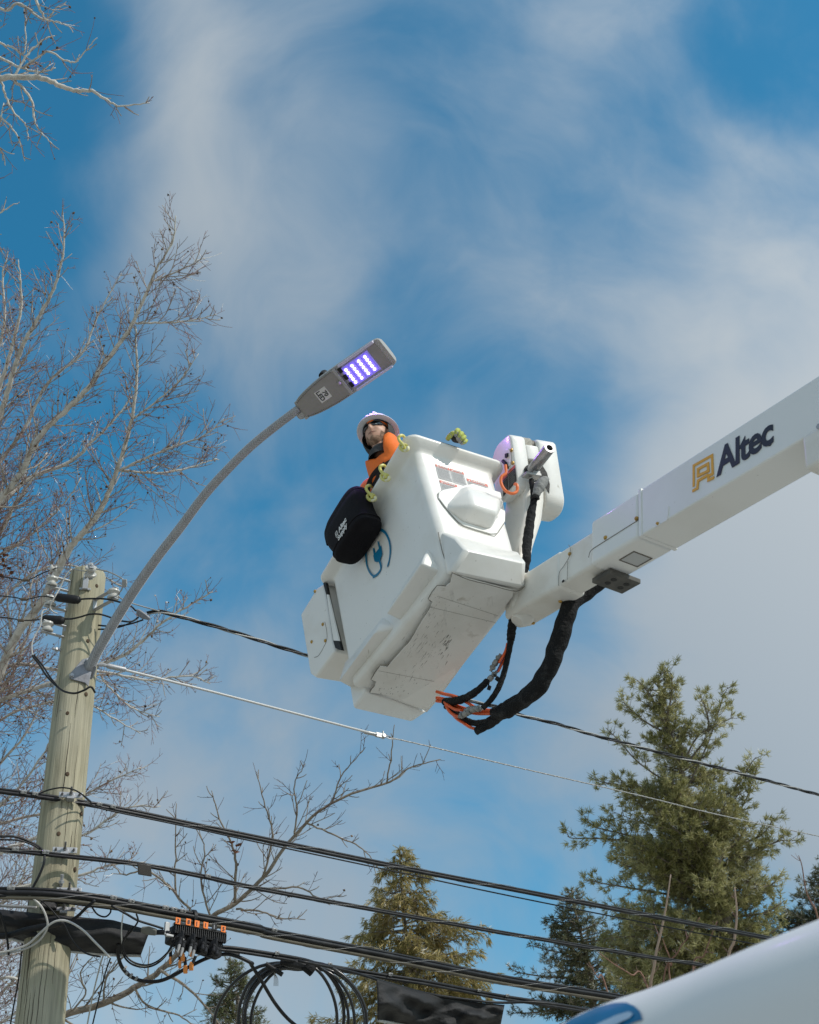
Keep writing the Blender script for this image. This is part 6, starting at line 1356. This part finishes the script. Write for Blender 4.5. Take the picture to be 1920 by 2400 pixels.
# branches reaching in at the top left: another tree, nearer
D = 11.6
t2f = V3(*(P(-330, 1100, D)[:2]), 0)
l2 = [
 (tr_([(-300, 330), (-100, 190), (0, 183), (32, 181), (99, 184), (139, 200), (174, 212), (215, 213), (249, 235), (284, 249), (350, 241)], D, D-.4), .034, .0045, .85, .42),
 (tr_([(29, 183), (61, 215), (77, 247), (81, 284), (99, 313), (122, 339)], D-.1, D-.2), .014, .004, .8, .38),
 (tr_([(-40, 150), (0, 186), (17, 235), (38, 270), (61, 293), (66, 330)], D, D-.1), .013, .004, .8, .38),
 (tr_([(-120, 100), (0, 136), (52, 160), (96, 168), (130, 160)], D+.2, D+.2), .016, .005, .9, .42),
 (tr_([(29, 183), (67, 125), (102, 93), (128, 84)], D, D+.1), .012, .004, .8, .36),
 (tr_([(52, 160), (110, 122), (150, 140), (178, 145), (200, 118), (228, 88)], D+.1, D+.1), .011, .004, .9, .32),
 (tr_([(-80, -120), (60, -60), (84, 0), (107, 44), (139, 52), (174, 67)], D+.3, D+.3), .018, .004, .9, .45),
 (tr_([(-120, -40), (0, 22), (43, 9), (84, 35), (107, 46), (130, 20), (155, 10)], D+.4, D+.4), .016, .004, .9, .45),
 (tr_([(-60, 230), (0, 273), (41, 319), (58, 377)], D-.2, D-.2), .012, .004, .8, .36),
 (tr_([(-60, 290), (0, 351), (14, 388)], D-.2, D-.2), .010, .004, .8, .32),
 (tr_([(-100, 40), (0, 100), (30, 112), (58, 125), (60, 60), (58, 20)], D+.5, D+.5), .013, .004, .9, .42),
 (tr_([(-140, 540), (-40, 530), (0, 500), (30, 480), (46, 474)], D-.1, D-.1), .010, .003, .7, .3),
 (tr_([(-200, 500), (-60, 420), (-20, 360), (10, 240)], D+.5, D+.4), .016, .005, .9, .45),
]
trunk2 = [t2f, P(-340, 2200, D), P(-335, 1500, D), P(-320, 900, D), P(-300, 330, D), P(-260, -150, D)]
bare_tree('bare tree whose twiggy boughs reach in at the upper left corner', trunk2, l2, M_BARK, M_TWIG, 23, dens=1.25, len1=.95, cones=.25, base_r=.15)
# third bare tree: darker limb rising from behind the pole's foot to the middle of the picture
D = 12.6
l3 = [
 (tr_([(20, 2470), (100, 2398), (163, 2375), (243, 2351), (313, 2316), (376, 2274), (435, 2215), (494, 2151), (550, 2117), (616, 2057), (690, 1959), (779, 1881), (913, 1832), (960, 1800), (1030, 1781)], D, D+.6), .040, .005, .75, .85),
 (tr_([(435, 2215), (446, 2138), (414, 2093), (411, 1996), (413, 1884)], D+.1, D), .016, .004, .8, .5),
 (tr_([(414, 2093), (345, 2040), (290, 2050), (250, 2010)], D, D-.1), .012, .004, .8, .5),
 (tr_([(550, 2117), (553, 2024), (543, 1978), (515, 1919), (497, 1853)], D+.2, D+.1), .016, .004, .9, .5),
 (tr_([(690, 1959), (697, 1900), (690, 1840), (715, 1790)], D+.3, D+.2), .010, .004, .9, .45),
 (tr_([(616, 2057), (640, 1960), (622, 1890), (600, 1810)], D+.2, D+.2), .012, .004, .9, .45),
 (tr_([(779, 1881), (800, 1820), (850, 1760)], D+.4, D+.4), .009, .004, .9, .35),
 (tr_([(905, 1836), (917, 1770), (924, 1700)], D+.5, D+.4), .009, .004, .6, .28),
 (tr_([(553, 2130), (616, 2137), (650, 2151), (717, 2155)], D+.2, D), .011, .004, .8, .38),
 (tr_([(590, 2085), (699, 2080), (748, 2105), (800, 2098)], D+.3, D+.3), .011, .004, .8, .4),
 (tr_([(720, 1930), (790, 1960), (850, 1990), (890, 2040)], D+.4, D+.3), .010, .004, .8, .4),
 (tr_([(376, 2274), (435, 2312), (487, 2365), (530, 2420)], D, D), .016, .005, .9, .5),
 (tr_([(313, 2316), (350, 2360), (420, 2380), (470, 2420)], D, D), .012, .005, .9, .45),
 (tr_([(243, 2351), (250, 2290), (290, 2240), (300, 2180)], D, D), .011, .005, .9, .45),
 (tr_([(163, 2375), (200, 2330), (190, 2280), (220, 2240)], D, D), .010, .005, .9, .45),
 (tr_([(494, 2151), (470, 2060), (480, 1990), (455, 1930)], D+.1, D+.2), .011, .004, .9, .45),
]
t3f = V3(*(P(-60, 2560, D)[:2]), 0)
bare_tree('bare tree with one long grey bough passing behind cables to mid picture', [t3f, (t3f+P(-40, 2530, D))/2, P(-40, 2530, D), P(20, 2470, D), P(60, 2432, D)], l3, M_BARK_D, M_TWIG_D, 31, dens=1.25, len1=.85, cones=.18, base_r=.13, dead=[P(540, 1978, D+.1)])

# bare saplings in front of the big pine
D = 17.
for k, (pts, sub, lab) in enumerate((
    ([(1529, 2380), (1534, 2260), (1550, 2180), (1562, 2120), (1572, 2050)], .35, 'pale bare sapling shoot standing before the pine, tallest of the shoots'),
    ([(1712, 2300), (1722, 2200), (1727, 2140), (1722, 2080)], .30, 'pale bare sapling shoot before the pine, just over the truck'),
    ([(1520, 2320), (1480, 2285), (1440, 2260), (1400, 2230)], .2, 'pinkish bare shoot leaning left at the foot of the pine'),
    ([(1425, 2330), (1400, 2290), (1380, 2255)], .12, 'thin reddish bare shoot left of the leaning one'),
    ([(1555, 2330), (1590, 2230), (1610, 2200), (1640, 2150)], .3, 'reddish bare shoot leaning right before the pine'),
    ([(1572, 2310), (1574, 2260), (1560, 2220), (1553, 2200)], .15, 'short reddish bare shoot beside the tallest shoot'),
    ([(1925, 2180), (1910, 2130), (1890, 2090), (1880, 2030), (1872, 2005)], .4, 'thin bare shoot at the right edge'),
    ([(1625, 2300), (1650, 2240), (1665, 2200), (1680, 2160)], .25, 'fine bare shoot between the two pale saplings'))):
    rng = np.random.default_rng(50+k); path = tr_(pts, D, D)
    lean = unit((path[0]-path[1])*V3(1, 1, 0)); ft = V3(path[0][0], path[0][1], 0)+lean*(.15 if k in (0, 1) else .7); path = [path[0]*.62+ft*.38+lean*.02]+path; root = thing('bare_sapling', ft, lab, 'sapling', 'bare shoots before the pine')
    mb = MB(); mb.tube(catmull([ft]+path, 6), [.016, .012, .005] if k > 1 else [.030, .020, .009], 7); build(mb, 'stem', mat('pink_grey_stem', (.40, .30, .24), .8) if k < 2 else mat('red_brown_stem', (.22, .12, .085), .8), root, sharp=180)
    sec, tw, cn = [], [], []; branchlets(catmull(path, 6), .014, .006, rng, .55, sub*1.4, seclist=sec, twigs=tw, cone=cn, cones=0, level2=False)
    batch_tubes(sec, 4, 'twig', M_TWIG, root); batch_tubes(tw, 3, 'twig', M_TWIG, root)
for q in ((1640, 2232), (1652, 2228), (1630, 2236)):
    pass

# ------------------------------------------------------------------ evergreens
def blades(c, axis, n_per, L, w, spread, rng, droop=0., jit=.35):
    """n_per thin pointed blades per tuft, fanned about the tuft axis"""
    T = len(c); axis = axis/np.linalg.norm(axis, axis=1, keepdims=True)
    d = axis[:, None]+rng.normal(size=(T, n_per, 3))*spread; d[:, :, 2] -= droop
    d /= np.linalg.norm(d, axis=2, keepdims=True)
    s_ = np.cross(d, rng.normal(size=(T, n_per, 3))); s_ /= np.linalg.norm(s_, axis=2, keepdims=True)
    l = L*rng.uniform(1-jit, 1+jit, (T, n_per, 1)); o = c[:, None]+rng.normal(size=(T, n_per, 3))*L*.12
    V = np.stack([o-s_*w*.5, o+s_*w*.5, o+d*l*.55+s_*w*.6, o+d*l, o+d*l*.55-s_*w*.6], 2)
    n = T*n_per; F_ = (np.array([[0, 1, 2], [0, 2, 4], [4, 2, 3]])[None]+np.arange(n)[:, None, None]*5).reshape(-1, 3)
    return V.reshape(-1, 3), F_
def conifer(label, name, trunk_px, D, prof_l, prof_r, m_leaf, bark, seed, n_br, n_per, L, w, spread, droop, rise, tuft_step, r0=.16, subdens=1.0, ragged=.35, extra=(), reach_back=1.0, group=None, sub_up=.2, tail=.55, bias=.85):
    """trunk traced in the photograph; branch reach on each side read from it (px); every branch carries side shoots with tufts"""
    rng = np.random.default_rng(seed)
    tp = [P(x, y, D) for x, y in trunk_px]; ft = V3(tp[0][0], tp[0][1], 0); tp = [ft]+tp if tp[0][2] > 1.0 else tp
    root = thing(name, ft, label, 'tree', group)
    c = np.array(catmull(tp, 8)); mb = MB(); mb.tube(c, [r0, r0*.6, r0*.25, .015], 10); build(mb, 'trunk', bark, root, sharp=180)
    sec, tc_, ta = [], [], []
    zs = np.array([p for p in trunk_px], float)
    def shoot(a, r_, ulen, start=.22):
        ca = resample(a, tuft_step); n = len(ca)
        for j in range(1, n):
            f = j/n
            if f < start: continue
            t = unit(ca[j]-ca[j-1])
            tc_.append(ca[j]+rng.normal(size=3)*tuft_step*.35); ta.append(t+V3(0, 0, rise*.4)+rng.normal(size=3)*.25)
            for h in range(2):
                if rng.random() < .85*subdens:
                    l2 = ulen*(1-.55*f)*rng.uniform(.35, 1.0); pv = perp(t, rng)*V3(1, 1, .55); b_ = arcpts(ca[j], unit(t*.75+unit(pv)*.8), l2, rng, 3, sub_up, .12); sec.append((b_, .006, .003))
                    cb = resample(b_, tuft_step)
                    for q in range(1, len(cb)): tc_.append(cb[q]+rng.normal(size=3)*tuft_step*.3); ta.append(unit(cb[q]-cb[q-1])+V3(0, 0, rise*.4)+rng.normal(size=3)*.25)
                    tc_.append(b_[-1]); ta.append(unit(b_[-1]-b_[-2])+V3(0, 0, rise*.3))
    y_top, y_bot = zs[-1][1], zs[0][1]
    for k in range(n_br):
        f = (k+rng.random())/n_br; f = f**bias; y = y_bot+(y_top-y_bot)*f
        x = np.interp(-y, -zs[:, 1], zs[:, 0]); o = P(x, y, D)
        phi = rng.uniform(0, 2*math.pi); ch, sh = math.cos(phi), math.sin(phi)
        reach_px = np.interp(y, *prof_r) if ch > 0 else np.interp(y, *prof_l)
        R_ = reach_px*D/F_PX*(1 if abs(ch) > .5 else .9*reach_back)*rng.uniform(1-ragged, 1.0)
        if R_ < .03: continue
        dirh = unit(RT*V3(1, 1, 0)*ch+V3(0, 1, 0)*sh); d = unit(dirh+V3(0, 0, rise*rng.uniform(.3, 1.3)))
        a = arcpts(o, d, R_*rng.uniform(.95, 1.08), rng, 7, rise*.6-droop*.5, .06); sec.append((a, max(.008, .012+.02*R_/2), .004)); shoot(a, R_, min(tail, R_*.45))
    for pts in extra:
        a = np.array(catmull([P(x, y, D) for x, y in pts], 3)); sec.append((a, .022, .006)); shoot(a, 0, tail*.75, .35)
    # leader
    for j in range(6): tc_.append(c[-1]-V3(0, 0, .06*j)); ta.append(V3(0, 0, 1)+rng.normal(size=3)*.3)
    by = {}
    batch_tubes(sec, 4, 'branch', bark, root)
    V, F_ = blades(np.array(tc_), np.array(ta), n_per, L, w, spread, rng, droop)
    build_np(V, F_, 'crown', m_leaf, root, 'stuff')
    return root
M_PINE = leafmat('pine_needles', ((.15, .155, .036), (.31, .30, .085), (.46, .43, .15), (.60, .56, .30)), .5, .35, 1.1)
M_PINE_BARK = mat('pine_bark', (.14, .115, .09), .9, noise=[(14, 4, .4, .65, (.26, .235, .20), .7)], bump=(20, .6))
M_CEDAR = leafmat('cedar_sprays', ((.16, .15, .04), (.32, .26, .075), (.46, .36, .12), (.60, .48, .23)), .6, .35, 1.6)
M_SPRUCE = leafmat('spruce_needles', ((.035, .055, .022), (.08, .105, .042), (.135, .16, .065), (.28, .28, .14)), .5, .3, 1.4)
M_HEMLOCK = leafmat('hemlock_needles', ((.03, .046, .026), (.068, .085, .043), (.115, .128, .062), (.26, .25, .135)), .5, .3, 1.5)
# tall pine
pine_ex = [[(1590, 1850), (1500, 1790), (1450, 1735), (1420, 1706)], [(1600, 1900), (1500, 1850), (1420, 1835), (1384, 1822)], [(1640, 2000), (1500, 1975), (1400, 1965), (1345, 1965), (1330, 1960)], [(1630, 2010), (1480, 1960), (1400, 1940), (1375, 1920)], [(1650, 2110), (1500, 2085), (1410, 2070), (1372, 2062)], [(1600, 1960), (1500, 1885), (1450, 1820)],
           [(1610, 1850), (1660, 1740), (1690, 1650), (1706, 1610)], [(1600, 1800), (1660, 1720), (1650, 1650), (1640, 1645)], [(1640, 1900), (1720, 1850), (1760, 1790), (1772, 1775)], [(1660, 1960), (1740, 1890), (1775, 1800)], [(1680, 2030), (1780, 1990), (1830, 1970), (1852, 1972)], [(1670, 2000), (1780, 1960), (1815, 1915)],
           [(1570, 1730), (1530, 1640), (1500, 1600), (1485, 1590)], [(1560, 1700), (1572, 1640), (1575, 1590), (1570, 1575)], [(1565, 1720), (1510, 1690), (1470, 1655), (1462, 1645)], [(1680, 2080), (1790, 2080), (1825, 2060)], [(1600, 1790), (1640, 1720), (1700, 1690), (1720, 1680)],
           [(1680, 2160), (1560, 2130), (1450, 2130), (1390, 2125)], [(1690, 2220), (1560, 2200), (1470, 2195), (1420, 2200)], [(1690, 2150), (1790, 2140), (1840, 2110)], [(1700, 2230), (1800, 2190), (1830, 2170)], [(1660, 2080), (1560, 2050), (1470, 2030), (1440, 2010)], [(1640, 1950), (1700, 1900), (1740, 1850)], [(1620, 1900), (1540, 1870), (1480, 1870)], [(1690, 2100), (1640, 2120), (1560, 2090)]]
conifer('tall olive green pine with tufted upswept boughs rising over the truck', 'pine_tree', [(1720, 2420), (1706, 2189), (1660, 2020), (1615, 1880), (1590, 1780), (1560, 1680), (1540, 1590)], 20.,
        ([1580, 1650, 1720, 1800, 1850, 1900, 1950, 2000, 2050, 2100, 2200, 2420], [18, 50, 66, 80, 100, 115, 200, 250, 225, 250, 310, 330]),
        ([1580, 1650, 1720, 1800, 1850, 1900, 1950, 2000, 2050, 2100, 2200, 2420], [20, 46, 80, 98, 128, 145, 150, 155, 150, 150, 150, 130]),
        M_PINE, M_PINE_BARK, 5, 300, 22, .095, .0082, .74, .0, .38, .125, r0=.20, extra=pine_ex, ragged=.45, tail=.62, reach_back=.8, bias=1.15)
# cedar
conifer('slender bronze green cedar with drooping sprays behind the coil', 'cedar_tree', [(985, 2420), (972, 2300), (957, 2228), (945, 2120), (936, 1990)], 22.,
        ([1985, 2050, 2120, 2180, 2250, 2320, 2420], [18, 62, 95, 120, 155, 190, 270]), ([1985, 2050, 2110, 2180, 2250, 2320, 2420], [16, 62, 95, 150, 205, 240, 240]),
        M_CEDAR, M_PINE_BARK, 6, 135, 9, .125, .011, .40, .70, .15, .10, r0=.13, ragged=.50, tail=.46, sub_up=-.45, subdens=.9)
# small spruce left of the coil
conifer('small green spruce tip behind the coil, nearest the terminal box', 'spruce_tree', [(560, 2440), (545, 2340), (539, 2246)], 21.,
        ([2240, 2290, 2340, 2440], [6, 40, 62, 110]), ([2240, 2290, 2340, 2440], [6, 38, 55, 95]), M_SPRUCE, M_PINE_BARK, 9, 70, 8, .07, .0075, .55, .05, .28, .075, r0=.08, tail=.28, ragged=.3)
# hemlock spruce between cedar and pine
conifer('dark green loose limbed hemlock between the cedar and the pine', 'hemlock_tree', [(1402, 2440), (1385, 2290), (1370, 2221), (1352, 2150), (1340, 2085)], 23.,
        ([2080, 2130, 2180, 2230, 2280, 2340, 2440], [8, 55, 95, 110, 115, 150, 175]), ([2080, 2130, 2180, 2230, 2280, 2340, 2440], [8, 45, 75, 85, 80, 90, 100]), M_HEMLOCK, M_PINE_BARK, 12, 140, 9, .080, .0090, .55, .12, .22, .085, r0=.11, ragged=.5, tail=.40, subdens=.75,
        extra=[[(1380, 2290), (1290, 2290), (1220, 2280), (1196, 2270)], [(1390, 2340), (1280, 2370), (1200, 2375)], [(1375, 2240), (1300, 2230), (1240, 2215)]])
conifer('second dark hemlock filling the gap below the pine\'s left boughs', 'hemlock_tree', [(1530, 2440), (1510, 2300), (1490, 2200), (1475, 2120)], 24.,
        ([2110, 2180, 2260, 2440], [8, 60, 90, 110]), ([2110, 2180, 2260, 2440], [8, 60, 90, 110]), M_HEMLOCK, M_PINE_BARK, 14, 120, 9, .08, .009, .55, .10, .22, .09, r0=.11, ragged=.45, tail=.40)
conifer('dark evergreen at the right edge above the truck', 'evergreen_tree', [(1985, 2420), (1975, 2250), (1960, 2100), (1945, 1990)], 24.,
        ([1985, 2050, 2110, 2160, 2420], [14, 60, 100, 180, 230]), ([1985, 2050, 2110, 2420], [10, 50, 80, 150]), M_HEMLOCK, M_PINE_BARK, 15, 170, 10, .09, .010, .55, .05, .25, .10, r0=.12, ragged=.45, tail=.42,
        extra=[[(1965, 2200), (1880, 2170), (1830, 2150)], [(1970, 2260), (1880, 2210), (1800, 2190)]])

# ------------------------------------------------------------------ truck in the near right corner
truck_z = 2.28
M_TRUCK = mat('white_truck_paint', (.74, .74, .73), .5, coat=.05, noise=[(1.2, 3, .45, .7, (.68, .68, .67), .6)])
M_BLUE = mat('blue_stripe_paint', (.0, .125, .28), .35, coat=.15)
M_BLUE2 = mat('stripe_reflection_paint', (.30, .42, .55), .35, coat=.15)  # reflection on the blue stripe, put into a paler colour
edge = [Pz(x, y, truck_z) for x, y in ((1250, 2432), (1320, 2402), (1366, 2376), (1444, 2345), (1522, 2320), (1638, 2275), (1794, 2208), (1920, 2158))]
tdir = unit(edge[-1]-edge[2]); tn = unit(np.cross(tdir, UPZ)); tn = tn if tn@(CAM-edge[3]) > 0 else -tn       # outward: towards the camera
truck = thing('truck', V3(edge[3][0]-tn[0]*.9, edge[3][1]-tn[1]*.9, 0), 'blurred white truck with rounded roof and blue stripe filling the lower right corner', 'truck')
o0 = edge[3].copy(); sil = [((e-o0)@tdir, (e-o0)@tn) for e in edge]
def TP(s_, out, z): return V3(o0[0], o0[1], 0)+tdir*s_+tn*out+UPZ*z
def outline(s_): return np.interp(s_, [q[0] for q in sil], [q[1] for q in sil])
WID = 1.95; RS = .16
def section(s_, zt):
    """body cross-section seen from the end: near side, rounded shoulder, roof, far side"""
    r = RS; o = outline(s_)+.105; zt = zt+.012
    pts = [(o, .55), (o, min(1.0, zt-.5)), (o, min(1.5, zt-.4)), (o, zt-r-.10)]
    for a in np.linspace(0, math.pi/2, 13): pts.append((o-r+r*math.cos(a), zt-r+r*math.sin(a)))
    pts += [(o-.6, zt+.02), (o-WID/2, zt+.03), (o-WID+.6, zt+.02)]
    for a in np.linspace(math.pi/2, math.pi, 9): pts.append((o-WID+r+r*math.cos(a), zt-r+r*math.sin(a)))
    pts += [(o-WID, zt-r-.1), (o-WID, min(1.5, zt-.4)), (o-WID, min(1.0, zt-.5)), (o-WID, .55)]
    return [TP(s_, a, z) for a, z in pts]
sa = sil[0][0]
secs = [(sa-1.45, 1.25), (sa-1.40, 1.36), (sa-1.1, 1.44), (sa-.72, 1.50), (sa-.52, 1.60), (sa-.38, 1.85), (sa-.26, 2.10), (sa-.17, 2.21), (sa-.10, 2.262), (sa-.03, 2.28)]
secs += [(s_, 2.28) for s_ in np.linspace(sa+.02, sil[-1][0], 16)]+[(.9, 2.28), (1.8, 2.28), (2.6, 2.27), (2.75, 2.2), (2.8, 2.0)]
mb = MB(); mb.loft([section(a, z) for a, z in secs]); TRK = bvh_of(mb); build(mb, 'body', M_TRUCK, truck, sharp=50)
def patch(pts, name, m, lift, step=10):
    """a painted shape laid on the curved body: fine grid of surface points inside the outline"""
    top = np.array(pts[0], float); bot = np.array(pts[1], float); V = []; nx, ny = 40, 10
    for j in range(ny+1):
        for i in range(nx+1):
            a = top[0]+(top[-1]-top[0])*0; t = i/nx
            def al(q):
                d = np.concatenate([[0], np.cumsum(np.hypot(*np.diff(q, axis=0).T))]); d /= d[-1]; return np.array([np.interp(t, d, q[:, 0]), np.interp(t, d, q[:, 1])])
            q = al(top)*(1-j/ny)+al(bot)*j/ny; p = on_surf(*q, TRK, lift); V.append(p if p is not None else V[-1])
    m_ = MB(); m_.add(V, [(j*(nx+1)+i, j*(nx+1)+i+1, (j+1)*(nx+1)+i+1, (j+1)*(nx+1)+i) for j in range(ny) for i in range(nx)]); return build(m_, name, m, truck, sharp=180)
patch(([(1180, 2500), (1300, 2420), (1340, 2392), (1400, 2364), (1440, 2354), (1468, 2352), (1492, 2362), (1505, 2376), (1508, 2392)], [(1240, 2560), (1340, 2475), (1400, 2440), (1450, 2415), (1480, 2402), (1490, 2398), (1498, 2395), (1504, 2394), (1508, 2393)]), 'blue_stripe', M_BLUE, .003)
patch(([(1300, 2470), (1360, 2430), (1410, 2402), (1450, 2384), (1478, 2376), (1488, 2380)], [(1340, 2480), (1390, 2445), (1430, 2418), (1460, 2400), (1482, 2390), (1488, 2382)]), 'stripe_reflection', M_BLUE2, .006)  # painted highlight: a pale band for the reflection on the blue stripe
mb = MB(); mb.box(TP(sa-.19, outline(sa)-.5, 1.93), tdir*.004+UPZ*.0, tn*.42, (UPZ*.22+tdir*.10)); build(mb, 'windscreen', mat('dark_glass', (.02, .025, .03), .08), truck, bevel=.01)
for k, s_ in enumerate((sa-.95, 2.1)):
    for oo in (-.02, -WID+.10):
        c = TP(s_, outline(0)+oo, .42); mb = MB(); mb.lathe(c-tn*.12, tn, [(.20, 0), (.40, .0), (.42, .03), (.42, .21), (.40, .24), (.24, .24), (.22, .20), (.05, .19)], 28); wh = build(mb, 'wheel', M_BLACK, truck)
        mb = MB(); mb.lathe(c-tn*.0, tn, [(.22, .06), (.20, .09), (.07, .08), (.06, .12), (.001, .12)], 20); build(mb, 'rim', M_ALU, wh)
